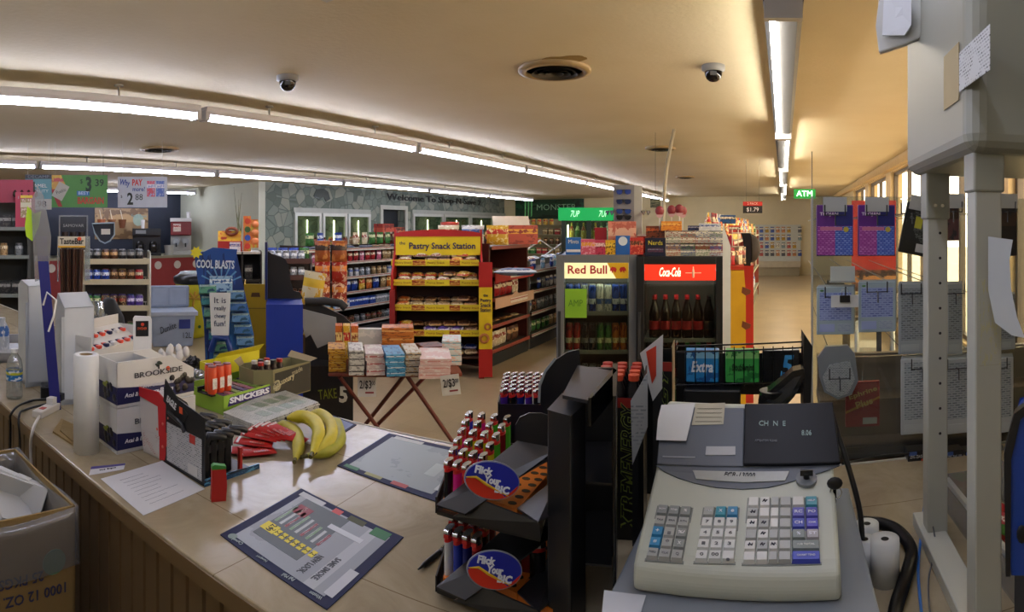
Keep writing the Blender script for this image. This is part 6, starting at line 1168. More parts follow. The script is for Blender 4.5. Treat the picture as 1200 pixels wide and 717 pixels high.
# ---- carton with bin liner below the counter front
a0 = pt(88, 592, 1.5); rz = 1.9; RZ = pi / 2 + BETA + .02
bo = thing('waste_carton', 'large brown carton lined with a clear bag used as a waste box', 'box', (a0.x, a0.y, 0), RZ); Zt = a0.z; Wb = .52; Db = .42; t = .005; bo.location.z = 0
CB_ = M('#8f7648', .85, bump=.15)
zb = .48
for x0, x1, y0, y1 in ((-Wb, 0, 0, t), (-Wb, 0, Db - t, Db), (-Wb, -Wb + t, 0, Db), (-t, 0, 0, Db)): MB().box(x0, x1, y0, y1, zb, Zt).build('carton_wall', CB_, bo)
MB().box(-Wb, 0, 0, Db, zb, zb + t).build('carton_floor', CB_, bo)
tx = M('#3a3d58'); 
txt('1000 12 OZ.', bo, (-.11, -.002, Zt - .20), w=.17, h=.026, mat=tx, rot=(pi / 2, pi + .0, 0), bold=.01); txt('(355 mL)', bo, (-.31, -.002, Zt - .20), w=.19, h=.026, mat=tx, rot=(pi / 2, pi + .03, 0), bold=.01); txt('25 PKGS. OF 40', bo, (-.2, -.002, Zt - .155), w=.22, h=.026, mat=tx, rot=(pi / 2, pi, 0), bold=.01)
MB().cyl((-.06, -.002, Zt - .13), (-.06, 0, Zt - .13), .032, n=20).build('green_round_sticker', M('#6f9a7c', .3), bo)
m = MB()
def lin_f(u, v):
    per = [(-Wb, 0), (0, 0), (0, Db), (-Wb, Db), (-Wb, 0)]; k = u * 4; i = min(3, int(k)); f_ = k - i; x = per[i][0] * (1 - f_) + per[i + 1][0] * f_; y = per[i][1] * (1 - f_) + per[i + 1][1] * f_
    cx, cy = -Wb / 2, Db / 2; s_ = 1 + (.035 if v < .45 else -.03) + .008 * sin(37 * u + 5 * v); zz = Zt + .012 * sin(pi * min(1, v * 1.1)) - abs(v - .45) * (.34 if v < .45 else .5) + .006 * sin(29 * u)
    return (cx + (x - cx) * s_, cy + (y - cy) * s_, zz)
m.grid(lin_f, 60, 10).build('bin_liner', CLEAR('#c4c6c8', .12, .16, .15), bo)
lc_ = MB().box(-Wb + .03, -.03, .03, Db - .03, 0, zb - .01).build('waste_carton', CB_); lc_.location = bo.location; lc_.rotation_euler = bo.rotation_euler; lc_.name = 'lower_carton'; tag(lc_, 'plain closed brown carton under the lined waste box', 'box')
def trash(name, label, x, y, z, rx, ry, rz_, mb, mat, cat='waste'):
    o = mb.build(name, mat); o.location = at_loc(bo, x, y, z); o.rotation_euler = (rx, ry, RZ + rz_); return tag(o, label, cat)
trash('waste_box', 'white open box lettered DTU in the waste carton', -.17, .17, Zt - .12, .5, .5, .3, MB().box(-.07, .07, -.05, .05, 0, .1).box(-.07, .07, .05, .055, .1, .15), M('#c4c6c6', .5))
trash('waste_box', 'white carton strip leaning against the liner in the waste carton', -.09, .22, Zt - .1, .3, .3, 1.0, MB().box(-.03, .03, -.08, .08, 0, .1).box(-.031, .031, -.02, .02, .1, .102), M('#cfcfcc', .5))
trash('waste_tube', 'rolled white and blue wrapper standing in the waste carton', -.33, .12, Zt - .2, -.4, .3, 0, MB().tube([(0, 0, 0), (0, 0, .26)], .02, 8), PK('#b8c0c8', '#2a5a9a', '#8a949c', s=6))
trash('waste_card', 'flat white card lying over the far side of the waste carton', -.36, .3, Zt - .07, .3, .1, .3, MB().box(-.12, .12, -.05, .05, 0, .004), M('#c9ccce', .5))
trash('waste_box', 'blue wrapped box deep in the waste carton', -.42, .2, Zt - .16, .6, .2, .5, MB().box(-.05, .05, -.04, .04, 0, .12), PK('#2a5a8a', '#b8c4cc', '#16304e'))
trash('waste_bag', 'black bag filling the bottom of the waste carton', -.26, .21, zb + .01, 0, 0, 0, MB().grid(lambda u, v: (.2 * (2 * u - 1), .15 * (2 * v - 1), .16 * (1 - (2 * u - 1) ** 4) * (1 - (2 * v - 1) ** 4) * (1 + .25 * sin(11 * u + 7 * v))), 12, 12), M('#1a1b1e', .4))
txt('DTU', bo, (-.19, .09, Zt - .045), w=.05, h=.025, mat=BLACK, rot=(1.1, .3, .3))
# dark cartons under the counter edge
for k, (x, y, w_, d_, h_, c) in enumerate(((-1.25, .38, .5, .28, .34, '#1a1714'), (-.62, .42, .45, .26, .3, '#22302a'))):
    o = thing('storage_box', ['black storage box on the floor below the counter front', 'dark green storage box on the floor below the counter front'][k], 'box', cw(x, y, 0), BETA); MB().box(0, w_, 0, d_, 0, h_).build('box_body', M(c, .6), o, bevel=.006); MB().box(-.008, w_ + .008, -.008, d_ + .008, h_, h_ + .03).build('lid', M('#2a2824', .6), o)
# ---------------------------------------------------------------- lighter display
BLK = M('#121214', .32, vary=.05); BLK2 = M('#1d1d20', .3); OR = M('#d9761c', .45)
def wp(px, r, z): p = frame_at(px, r); return V((p.x, p.y, z))
ld = thing('lighter_rack', 'black plastic lighter rack with orange grid trays and oval signs', 'display rack', wp(600, 1.15, CT), 0)
def L(p): return V(p) - ld.location
def slab(name, pts, z0, z1, mat, par=None, bevel=0):
    q = [L((p.x, p.y, 0)) for p in pts]; a = sum((q[i].x * q[(i + 1) % len(q)].y - q[(i + 1) % len(q)].x * q[i].y) for i in range(len(q)))
    if a < 0: q = q[::-1]
    return MB().prism([(p.x, p.y) for p in q], z0 - CT, z1 - CT, 'z').build(name, mat, par or ld, bevel=bevel)
ta, tb, tc_, tdd = wp(512, 1.095, 0), wp(633, 1.0, 0), wp(655, 1.33, 0), wp(540, 1.42, 0)
def tier(z, nlab):
    slab('tray', [ta, tb, tc_, tdd], z - .012, z - .004, BLK)
    # outer lips
    for a, b, h in ((ta, tdd, .03), (tdd, tc_, .03)):
        d = (b - a).normalized(); n = V((-d.y, d.x, 0)) * .003; m = MB(); m.hexa([L(a), L(b), L(b + n), L(a + n)], [L(a) + V((0, 0, h)), L(b) + V((0, 0, h)), L(b + n) + V((0, 0, h)), L(a + n) + V((0, 0, h))]); o = m.build('tray_lip', BLK, ld); o.location.z = z - .01
    dz = V((0, 0, z - 1.17)); up = V((0, 0, .003)); q = lambda x, y, r: L(pt(x, y, r)) + dz
    A_, B_, C_, D_ = q(511, 593, 1.05), q(545, 604, 1.0), q(654, 527, 1.05), q(606, 518, 1.13)
    MB().hexa([A_, B_, C_, D_], [A_ + up, B_ + up, C_ + up, D_ + up]).build('sloping_card', BLK, ld)
    F_ = [q(531, 605, 1.02), q(633, 632, .965), q(632, 612, .965), q(566, 587, 1.01)]; bk = V((0, .004, 0))
    MB().hexa(F_, [f + bk for f in F_]).build('front_lip', BLK2, ld)
    MB().hexa([F_[2] - bk, q(655, 600, 1.03), q(654, 560, 1.14), q(606, 597, 1.03)], [F_[2] - bk + up, q(655, 600, 1.03) + up, q(654, 560, 1.14) + up, q(606, 597, 1.03) + up]).build('lower_shelf', BLK2, ld)
    O1, O2, O3, O4 = [pt(*v) for v in ((568, 582, 1.076), (606, 597, 1.027), (641, 557, 1.168), (641, 541, 1.235))]; g = slab('orange_tray', [O1, O2, O3, O4], z + .012, z + .03, OR, bevel=.0015)
    for i in range(6):
        for j in range(2):
            c = O2.lerp(O3, (i + .5) / 6).lerp(O1.lerp(O4, (i + .5) / 6), (j + .5) / 2); MB().prism([(L(c).x + .009 * cos(t), L(c).y + .0065 * sin(t)) for t in [k * pi / 4 for k in range(8)]], z + .0302 - CT, z + .0308 - CT, 'z').build('hole', M('#1a0f06'), g)
    if z < 1.1:
        g = slab('orange_tray', [pt(*v) for v in ((606, 700, 1.03), (648, 716, .99), (655, 650, 1.1), (625, 655, 1.15))], z + .0, z + .026, OR, bevel=.0015); e = [pt(*v) for v in ((606, 700, 1.03), (648, 716, .99), (655, 650, 1.1), (625, 655, 1.15))]
        for i in range(3):
            for j in range(3): c = e[0].lerp(e[1], (i + .5) / 3).lerp(e[3].lerp(e[2], (i + .5) / 3), (j + .5) / 3); MB().prism([(L(c).x + .008 * cos(t), L(c).y + .007 * sin(t)) for t in [k * pi / 4 for k in range(8)]], z + .0262 - CT, z + .0268 - CT, 'z').build('hole', M('#1a0f06'), g)
    T1_ = wp(519, 1.1, z); T2_ = wp(560, 1.06, z); T3_ = wp(606, 1.36, z); T4_ = wp(545, 1.4, z); slab('orange_tray', [T1_, T2_, T3_, T4_], z - .006, z + .014, OR, bevel=.0015)
    # oval sign
    cp = pt(577, 563, .985) if z > 1.1 else pt(580, 668, .985); sg_ = bpy.data.objects.new('oval_sign', None); COL.objects.link(sg_); sg_.parent = ld; sg_.location = L(cp); sg_.rotation_euler = (-.15, .28, ang(577) + .25)
    el = lambda a, b, n=36: [(a * cos(2 * pi * k / n), b * sin(2 * pi * k / n)) for k in range(n)]
    MB().prism(el(.05, .031), .0005, .003, 'y').build('silver_edge', M('#8a8f9a', .3), sg_); MB().prism(el(.048, .029), -.0005, .0005, 'y').build('blue_oval', M('#10229c', .35), sg_)
    n = 20; arc = [(.048 * cos(t), .029 * sin(t)) for t in [pi * 1.06 + k * (pi * .93) / n for k in range(n + 1)]]
    MB().prism(arc + [(.028, -.022), (.01, -.012), (-.02, -.004), (-.04, .0)], -.001, -.0004, 'y').build('red_wave', M('#c22a18', .4), sg_)
    m = MB().tube([(-.047, -.0012, -.002), (-.03, -.0012, .001), (-.01, -.0012, -.007), (.012, -.0012, -.014), (.034, -.0012, -.02)], [.0008, .0022, .0024, .0016, .0005], 6).build('yellow_wave', M('#e0b422', .4), sg_)
    for t_, x, zz, w_ in (('Flick', -.02, .013, .032), ('Your', .0, .0, .03), ('BIC', .02, -.012, .026)): txt(t_, sg_, (x, -.0016, zz), w=w_, h=.0125, mat=M('#dfe4ee'), bold=.04)
    return T1_, T2_, T3_, T4_
LC = {'black': '#141416', 'hot pink': '#d8288a', 'red': '#c0221f', 'blue': '#2a3fb0', 'green': '#4aa82a', 'white': '#c9cbcc', 'purple': '#4a2a8a', 'deep red': '#7a1a1c', 'yellow': '#c9c02a', 'orange': '#d8562a', 'navy': '#1c2670'}
def mk_lighter():
    o = thing('pocket_lighter', None, 'lighter')
    b = MB().prism([(.0125 * cos(t), .0065 * sin(t)) for t in [k * pi / 6 for k in range(12)]], 0, .058, 'z', True).build('lighter_body', WHITE, o)
    MB().prism([(.0124 * cos(t), .0064 * sin(t)) for t in [k * pi / 6 for k in range(12)]], .058, .064, 'z', True).box(-.012, -.003, -.004, .004, .064, .069).build('thumb_fork', M('#c42420', .4), o)
    MB().prism([(.012 * cos(t) + .001, .006 * sin(t)) for t in [k * pi / 5 for k in range(10)]], .064, .077, 'z').build('metal_hood', CHROME, o)
    MB().cyl((-.008, -.004, .0725), (-.008, .004, .0725), .0045, n=10).build('spark_wheel', CHROME, o); return o
LP = mk_lighter(); LP_used = [False]
def lighter(loc, rz, colour, label, group=None, sc=1.0):
    o = LP if not LP_used[0] else copy_tree(LP); LP_used[0] = True
    o.location = loc; o.rotation_euler = (0, 0, rz); o.scale = (sc, sc, sc); o['label'] = label
    if group: o['group'] = group
    elif 'group' in o: del o['group']
    for c in o.children:
        if c.name.startswith('lighter_body'): relook(c, M(LC[colour], .25))
    return o
T = tier(1.17, 'upper'); RW = ['front', 'second', 'third', 'fourth', 'fifth', 'sixth', 'seventh']
random.seed(21)
for j in range(6):
    for i in range(4):
        u = (i + .5) / 4; v = (j + .35) / 6; c = T[0].lerp(T[1], u).lerp(T[3].lerp(T[2], u), v)
        col = ['black', 'hot pink', 'red', 'red'][i] if j == 0 else random.choice(['red', 'blue', 'hot pink', 'green', 'red', 'orange', 'deep red', 'purple', 'yellow'])
        lighter(V((c.x, c.y, 1.172 + j * .002)), ang(560) + 1.1, col, '%s lighter in the %s row of the upper tray, %s' % (col, RW[j], ['outermost', 'second from outside', 'third from outside', 'innermost'][i]), 'lighters in the upper tray', 1.08)
T = tier(1.022, 'lower')
for j in range(3):
    for i in range(4):
        u = (i + .5) / 4; v = (j + .5) / 6; c = T[0].lerp(T[1], u).lerp(T[3].lerp(T[2], u), v)
        col = [['white', 'blue', 'navy', 'deep red'], ['purple', 'blue', 'deep red', 'black'], ['black', 'deep red', 'black', 'deep red']][j][i]
        lighter(V((c.x, c.y, 1.026)), ang(560) + 1.1, col, '%s lighter in the %s row of the lower tray, %s' % (col, RW[j], ['outermost', 'second from outside', 'third from outside', 'innermost'][i]), 'lighters in the lower tray', 1.25)
for i in range(4): lighter(V((wp(600 + i * 10, 1.12 - i * .012, 0).x, wp(600 + i * 10, 1.12 - i * .012, 0).y, 1.026)), ang(600), ['deep red', 'black', 'deep red', 'black'][i], 'dark lighter between the oval sign and the column on the lower tray', 'dark lighters on the lower tray', 1.2)
# columns, shelves, curved fins
slab('column', [wp(641, 1.0, 0), wp(669, .965, 0), wp(687, 1.04, 0), wp(659, 1.1, 0)], CT + .001, 1.385, BLK, bevel=.004)
slab('end_panel', [wp(718, 1.0, 0), wp(722, 1.0, 0), wp(724, 1.24, 0), wp(718, 1.24, 0)], CT + .001, 1.408, M('#0a0a0b', .25), bevel=.002)
slab('back_panel', [wp(676, 1.23, 0), wp(720, 1.23, 0), wp(720, 1.24, 0), wp(676, 1.24, 0)], CT + .001, 1.4, BLK2)
slab('top_panel', [wp(659, 1.02, 0), wp(689, .99, 0), wp(721, 1.19, 0), wp(677, 1.24, 0)], 1.398, 1.404, M('#202024', .3), bevel=.001)
slab('roof_edge', [wp(689, .99, 0), wp(693, .99, 0), wp(723, 1.18, 0), wp(719, 1.2, 0)], 1.36, 1.408, M('#0a0a0b', .25), bevel=.001)
for z in (1.1, 1.245): slab('cubby_shelf', [wp(676, 1.04, 0), wp(717, 1.03, 0), wp(717, 1.23, 0), wp(676, 1.23, 0)], z - .004, z, BLK2)
def pxcard(name, pix, r, mat, par=ld, th=.004, slope=0.0):
    o0 = par.location; a = [pt(x, y, r + slope * (x - pix[0][0])) for x, y in pix]; c = sum(a, V()) / len(a); d = V((c.x, c.y, 0)).normalized() * th
    q = [v - o0 for v in a]; n = len(q); rr = par.rotation_euler.z
    if rr: R = Matrix.Rotation(-rr, 4, 'Z'); q = [R @ v for v in q]; d = R @ d
    return MB().add(q + [v + d for v in q], [(i, (i + 1) % n, n + (i + 1) % n, n + i) for i in range(n)] + [tuple(range(n))[::-1], tuple(range(n, 2 * n))]).build(name, mat, par)
pxcard('curved_fin', [(633, 472), (634, 452), (640, 436), (652, 421), (664, 413), (679, 409), (680, 434), (648, 474), (640, 490)], 1.28, BLK2)
pxcard('fin_rim', [(630, 472), (631, 450), (638, 434), (650, 419), (652, 421), (640, 436), (634, 452), (633, 472)], 1.275, M('#8a9294', .3))
pxcard('curved_fin', [(603, 521), (604, 498), (609, 489), (620, 484), (634, 484), (650, 489), (652, 530)], 1.14, BLK2)
# second tray of silver topped lighters behind
lt = thing('lighter_tray', 'black tray of silver topped purple lighters behind the rack', 'tray', wp(625, 1.5, CT), ang(625)); Zt_ = 1.215 - CT
MB().box(-.085, .085, -.06, .15, 0, Zt_).build('box_body', M('#0c0b12', .3), lt, bevel=.003); MB().box(-.088, .088, -.063, -.06, Zt_ - .02, Zt_ + .045).box(-.088, -.085, -.063, .15, Zt_ - .02, Zt_ + .05).build('tray_rim', M('#15101f', .3), lt)
for j in range(5):
    for i in range(8): lighter(at_loc(lt, -.073 + i * .0205, -.045 + j * .04, Zt_ + .001), lt.rotation_euler.z + 1.0, ['purple', 'black', 'navy'][(i + j) % 3], 'silver topped %s lighter, %s row of the tray behind the rack' % (['purple', 'black', 'navy'][(i + j) % 3], RW[j]), 'lighters in the tray behind the rack')
# ---------------------------------------------------------------- energy shot displays
def energy(px, r, w, d, h, label, t_, col='#7d8c34'):
    o = thing('energy_drink_display', label, 'display stand', wp(px, r, CT), ang(px) - .1); t = .003
    m = MB(); m.box(-w / 2, w / 2, 0, t, 0, h * .72).box(w / 2 - t, w / 2, 0, d, 0, h * .8).box(-w / 2, -w / 2 + t, 0, d, 0, h * .75).box(-w / 2, w / 2, d - t, d, 0, h * .75).box(-w / 2, w / 2, 0, d, 0, t).box(-w / 2, w / 2, 0, d, h * .58, h * .59); m.build('card_box', M('#0b0c0d', .35), o)
    txt(t_, o, (w * .22, -.0015, h * .36), w=h * .66, h=w * .3, mat=M(col), rot=(pi / 2, -pi / 2, 0), shear=.3, bold=.035)
    txt(t_, o, (w * .22, -.0032, h * .36), w=h * .65, h=w * .27, mat=M('#0b0c0d'), rot=(pi / 2, -pi / 2, 0), shear=.3)
    MB().box(-w / 2, w / 2, -.001, 0, h * .67, h * .72).build('red_strip', M('#8a1f18', .4), o); return o
e1 = energy(724, 1.3, .115, .16, .44, 'black energy drink display with outlined letters beside the register', 'XTREMENERGY')
for j in range(4):
    for i in range(3): shot('red capped energy shot in the %s row of the register side display' % RW[j], at_loc(e1, -.038 + i * .036, .022 + j * .037, .261 + j * .0), e1.rotation_euler.z, '#c4482a' if j < 2 else '#a8281f', 'energy shots in the %s row beside the register' % RW[j], '#151214')
o = thing('price_card', 'white printed card on the side of the energy drink display', 'card', wp(748, 1.27, CT), 0); pxcard('card', [(739, 470), (759, 436), (759, 500), (741, 545)], 1.24, PRINT('#a8acae', '#7a7f84', .02, .008, (0, 2)), o, .002)
pxcard('card_foot', [(741, 545), (748, 530), (748, 640), (741, 640)], 1.242, M('#101214'), o, .002)
e2 = energy(772, 1.52, .07, .1, .48, 'narrow black energy drink display behind the first one', 'ENERGY')
o = thing('folded_card', 'white and red folded card sticking up behind the energy shots', 'card', wp(765, 1.49, CT), 0); pxcard('card', [(750, 414), (777, 392), (776, 455), (765, 470)], 1.48, M('#c3c5c6'), o, .002); pxcard('red_corner', [(757, 412), (769, 405), (769, 440), (764, 450)], 1.478, M('#c23a22'), o, .001); pxcard('card_foot', [(765, 470), (776, 455), (776, 580), (765, 580)], 1.48, M('#141517'), o, .002)
# ---------------------------------------------------------------- cash drawer and register
dw = thing('register_till', 'grey steel cash drawer under the register', 'cash drawer', (-.065, .83, CT + .0005), 0)
MB().box(-.215, .215, 0, .5, 0, .099).build('drawer_case', M('#7f858c', .4), dw, bevel=.004); MB().box(-.205, .205, -.012, 0, .01, .09).build('drawer_front', M('#6f757b', .4), dw); MB().cyl((.15, -.018, .05), (.15, -.012, .05), .01, n=14).build('drawer_lock', CHROME, dw)
RO = V((-.076, .925, CT + .1005)); reg = thing('cash_register', 'cream and grey cash register with coloured keys', 'cash register', RO, 0)
prof = [(0, .0), (-.006, .02), (.0, .045), (.02, .058), (.195, .122), (.33, .215), (.345, .21), (.35, 0)]
def sz(y):
    y -= 0
    pts = [(.0, .045), (.02, .058), (.195, .122), (.33, .215), (.4, .215)]
    for (a, za), (b, zb_) in zip(pts, pts[1:]):
        if y <= b: return za + (zb_ - za) * (y - a) / (b - a)
    return .215
def S(px, py, h=0.0):
    a = ang(px); lo, hi = .9, 1.5
    for _ in range(50):
        r = (lo + hi) / 2; z = EYE + r * (HY - py) / F - RO.z; y = r * cos(a) - RO.y
        if z > sz(y): lo = r
        else: hi = r
    r = lo; p = V((-r * sin(a), r * cos(a), EYE + r * (HY - py) / F)) - RO
    n = V((0, -.64, .72)) if p.y > .195 else V((0, -.343, .94)); return p + n.normalized() * h
xl = lambda y: -.168 - .01 * y / .35; xr = lambda y: .168 + .01 * y / .35
m = MB(); vs = []; N = len(prof)
for sgn, fx in ((0, xl), (1, xr)): vs += [(fx(max(0, y)), y, z) for y, z in prof]
m.add(vs, [(i, (i + 1) % N, N + (i + 1) % N, N + i) for i in range(N)] + [tuple(range(N))[::-1], tuple(range(N, 2 * N))]); m.build('register_body', M('#b9bdae', .4, vary=.03), reg, bevel=.009, seg=3)
def sheet(name, pix, h0, h1, mat, par=reg, bevel=0):
    b = [S(x, y, h0) for x, y in pix]; t = [S(x, y, h1) for x, y in pix]; n = len(pix); o = MB().add(b + t, [(i, (i + 1) % n, n + (i + 1) % n, n + i) for i in range(n)] + [tuple(range(n))[::-1], tuple(range(n, 2 * n))]).build(name, mat, par, bevel=bevel); return o
GR = M('#5d636b', .4)
sheet('grey_lower_bulge', [(769, 546), (778, 553), (795, 561), (815, 567), (840, 572), (870, 574), (900, 572), (925, 566), (950, 558), (972, 551), (984, 546), (984, 549 - 4), (769, 545)][:11] + [(983, 544), (925, 546), (870, 548), (820, 547)], .0, .0025, GR)
sheet('printer_cover', [(776, 477), (873, 479), (872, 548), (770, 545)], .0, .006, GR, bevel=.003)
MBx = sheet('display_block', [(873, 476), (976, 474), (985, 545), (871, 547)], .0, .012, M('#0a0b10', .4, spec=.25), bevel=.003)
sheet('label_plate', [(812, 553), (925, 553), (920, 565), (870, 567), (816, 563)], .0026, .0045, M('#a5a8a2', .3))
p = S(866, 559, .005); txt('FCR-13000', reg, p, w=.06, h=.0095, mat=M('#33363a'), rot=(.7, 0, 0), shear=.3)
for t_, px, py, w_ in (('CH  N  E', 905, 500, .055), ('8.06', 945, 511, .02)): p = S(px, py, .0128); txt(t_, reg, p, w=w_, h=.012, mat=EMIT('#6a7a78', .22, 'dim_digits'), rot=(.6, 0, 0))
p = S(898, 520, .0128); txt('ATTENTION PLEASE', reg, p, w=.045, h=.004, mat=M('#8a8c90'), rot=(.6, 0, 0))
sheet('journal_window', [(828, 525), (862, 525), (862, 535), (827, 535)], .006, .0075, M('#b5b8ba', .15)); sheet('cover_line', [(777, 536), (815, 537), (815, 538.5), (777, 537.5)], .006, .007, M('#9aa0a6'))
# receipt and note
rc = thing('receipt', 'curled white receipt feeding out of the register printer', 'paper', RO, 0); o = sheet('paper', [(776, 478), (815, 476), (812, 490), (805, 520), (770, 519), (772, 495)], .012, .0126, M('#d6d6d2', .6), rc)
rc2 = thing('handwritten_note', 'small handwritten note taped on the register top', 'note', RO, 0); sheet('paper', [(816, 475), (850, 474), (848, 499), (811, 500)], .0065, .0072, M('#bab49c', .7), rc2)
for k in range(4):
    a = S(818 - k, 481 + k * 5, .0076); b = S(846, 481 + k * 5, .0076); MB().tube([a.lerp(b, i / 24) + V((0, .0015 * sin(i * 2.7 + k), .001 * sin(i * 2.7 + k))) for i in range(25)], .0005, 4).build('handwriting', BLACK, rc2)
# key lock and keys
p = S(945, 563); kl = MB().cyl(p + V((0, 0, 0)), p + V((0, -.002, .006)), .02, n=28).build('lock_plate', M('#6a7074', .35), reg); MB().cyl(p + V((0, -.002, .006)), p + V((0, -.004, .016)), .006, n=16).box(p.x - .012, p.x + .012, p.y - .008, p.y - .002, p.z + .012, p.z + .022).build('lock_knob', BLACK, kl)
p = S(978, 575, .004); kk = thing('key_bunch', 'two keys with a black fob hanging by the register lock', 'keys', p + RO, 0)
MB().tube([(.011 * cos(t), 0, .011 * sin(t)) for t in [k * pi / 6 for k in range(12)]], .0012, 6, closed=True).build('ring', CHROME, kk); MB().ball((.0, -.003, .012), .015, 12, (1, .35, .8)).build('key_fob', BLACK, kk)
for a in (.5, -.6):
    MB().prism([(-.003, 0), (.003, 0), (.003, -.024), (.0, -.03), (-.003, -.026)], -.001, .001, 'y').build('key', CHROME, kk); kk.children[-1].rotation_euler = (0, a, 0); kk.children[-1].location = (.002 if a < 0 else -.002, -.002, -.006)
def bil(c, u, v): (x0, y0), (x1, y1), (x2, y2), (x3, y3) = c; return ((x0 * (1 - u) + x1 * u) * (1 - v) + (x3 * (1 - u) + x2 * u) * v, (y0 * (1 - u) + y1 * u) * (1 - v) + (y3 * (1 - u) + y2 * u) * v)
def key(c, u0, u1, v0, v1, col, par, g=.1, text=None, tcol='#3a3d42'):
    du = (u1 - u0) * g; dv = (v1 - v0) * .1 if (v1 - v0) < .3 else .02; b = [bil(c, u, v) for u, v in ((u0 + du * .3, v1 - dv * .3), (u1 - du * .3, v1 - dv * .3), (u1 - du * .3, v0 + dv * .3), (u0 + du * .3, v0 + dv * .3))]
    t = [bil(c, u, v) for u, v in ((u0 + du, v1 - dv * 1.6), (u1 - du, v1 - dv * 1.6), (u1 - du, v0 + dv), (u0 + du, v0 + dv))]
    k = MB().hexa([S(x, y, .0005) for x, y in b], [S(x, y, .008) for x, y in t]).build('key', M(col, .35, vary=.04), par)
    if text:
        q = bil(c, (u0 + u1) / 2, (v0 + v1) / 2 - .02 * (v1 - v0)); w_ = (S(*t[1]) - S(*t[0])).length
        txt(text, k, S(q[0], q[1], .0084), w=w_ * (.35 if len(text) == 1 else .7), h=.006 if len(text) < 3 else .0035, mat=M(tcol), rot=(.35, 0, 0), ext=.0002, bold=.02)
    return k
KB = M('#7d827c', .5)
k1 = [(771.4, 593.8), (811.5, 596.3), (800, 660.3), (756.3, 656.6)]; k2 = [(825, 596), (866, 596), (861, 661), (813.4, 660)]; k3 = [(877, 585), (958, 584), (962, 661), (870, 662)]
pads = [sheet('keypad_base', [(c[0][0] - 1, c[0][1] - 1), (c[1][0] + 1, c[1][1] - 1), (c[2][0] + 1, c[2][1] + 1), (c[3][0] - 1, c[3][1] + 1)], 0, .001, KB) for c in (k1, k2, k3)]
for j in range(5):
    for i in range(3):
        col = '#8a8f8c' if j < 1 or (i == 2 and j in (2, 3)) else ('#3a8ab8' if i == 0 and j in (2, 3) else '#a9aba6'); key(k1, i / 3, (i + 1) / 3, j / 5, (j + 1) / 5, col, pads[0], text=[['RCPT', 'VOID', '%'], ['TAX', 'ERR', 'RTN'], ['+', '-', '%/'], ['#', '*', 'X'], ['FEED', 'CLK', 'Q']][j][i], tcol='#e8e8e8' if col != '#a9aba6' else '#5a5d60')
for j in range(5):
    for i in range(3): key(k2, i / 3, (i + 1) / 3, j / 5, (j + 1) / 5, ['#a9aba6', '#3a94a8', '#3a84b0'][i] if j == 0 else '#d4d6d2', pads[1], text=[['CLR', 'X', '@'], '789', '456', '123', ['0', '00', '.']][j][i], tcol='#e8eef2' if j == 0 else '#3a3d42')
cols_ = [0, .165, .325, .45, .625, .815, 1]
for j in range(6):
    for i in range(6):
        if j >= 4 and i >= 4: continue
        col = '#d6d6d0' if (i * 7 + j * 3) % 5 < 3 and i < 3 else '#a9aba6'; t_ = None
        if i >= 4: col = [['#cfcfc8', '#3a8a9a'], ['#5a58b0', '#4a4aa8'], ['#3a48b0', '#4a46b8'], ['#7f8884', '#a9a4a8']][j][i - 4]; t_ = [['', 'HELP'], ['RC', 'PO'], ['CH', 'CHK'], ['%', 'ST']][j][i - 4]
        k = key(k3, cols_[i], cols_[i + 1], j / 6, (j + 1) / 6, col, pads[2], text=t_ or None, tcol='#e4e4ee')
        if (i, j) in ((1, 0), (0, 1), (0, 2), (1, 2), (0, 4), (2, 4), (1, 3), (1, 4)):
            c = bil(k3, (cols_[i] + cols_[i + 1]) / 2, (j + .45) / 6); MB().tube([S(c[0] - 3 + q * 1.2, c[1] + 1.6 * sin(q * 2.2 + i), .0086) for q in range(6)], [.0005, .0014, .0018, .0012, .0016, .0006], 5).build('ink_scribble', M('#15162a'), k)
key(k3, cols_[4], 1, 4 / 6, 5 / 6, '#78827c', pads[2], .05, 'SUB TOTAL', '#dfe2dc'); key(k3, cols_[4], 1, 5 / 6, 1, '#3a46b4', pads[2], .05, 'CA/AMT TEND', '#dfe2ee')
# pole display
pd = thing('customer_display', 'black tilted customer display on a stalk behind the register', 'display', wp(905, 1.33, RO.z + .18), ang(905)); 
MB().lathe([(.045, -.18), (.045, -.17), (.014, -.16), (.012, .02), (.03, .045)], 16).build('stalk', BLACK, pd)
s = 1.33 / F; z = lambda py: EYE - (py - HY) * s - pd.location.z
MB().prism([(-17 * s, z(474)), (-15 * s, z(462)), (-2 * s, z(455)), (24 * s, z(433)), (37 * s, z(430)), (38 * s, z(440)), (26 * s, z(462)), (12 * s, z(478)), (-8 * s, z(480))], -.015, .03, 'y').build('display_head', M('#0d0e11', .2), pd, bevel=.006)
MB().prism([(-8 * s, z(468)), (26 * s, z(440)), (34 * s, z(438)), (20 * s, z(462)), (8 * s, z(472))], -.0165, -.0152, 'y').build('grey_face', M('#26282c', .15), pd)
# handset cord and black clip on the register side
cable('black flat bracket cable on the side of the register', (V((.105, 1.24, 1.3)), V((.115, 1.23, 1.26)), V((.135, 1.2, 1.2)), V((.155, 1.17, 1.12)), V((.16, 1.16, 1.03))), .006, BLACK)
cable('thin black cable running from the register to the shelves', (V((.125, 1.22, 1.2)), V((.17, 1.4, 1.13)), V((.26, 1.5, 1.1)), V((.34, 1.55, 1.08))), .003, BLACK)
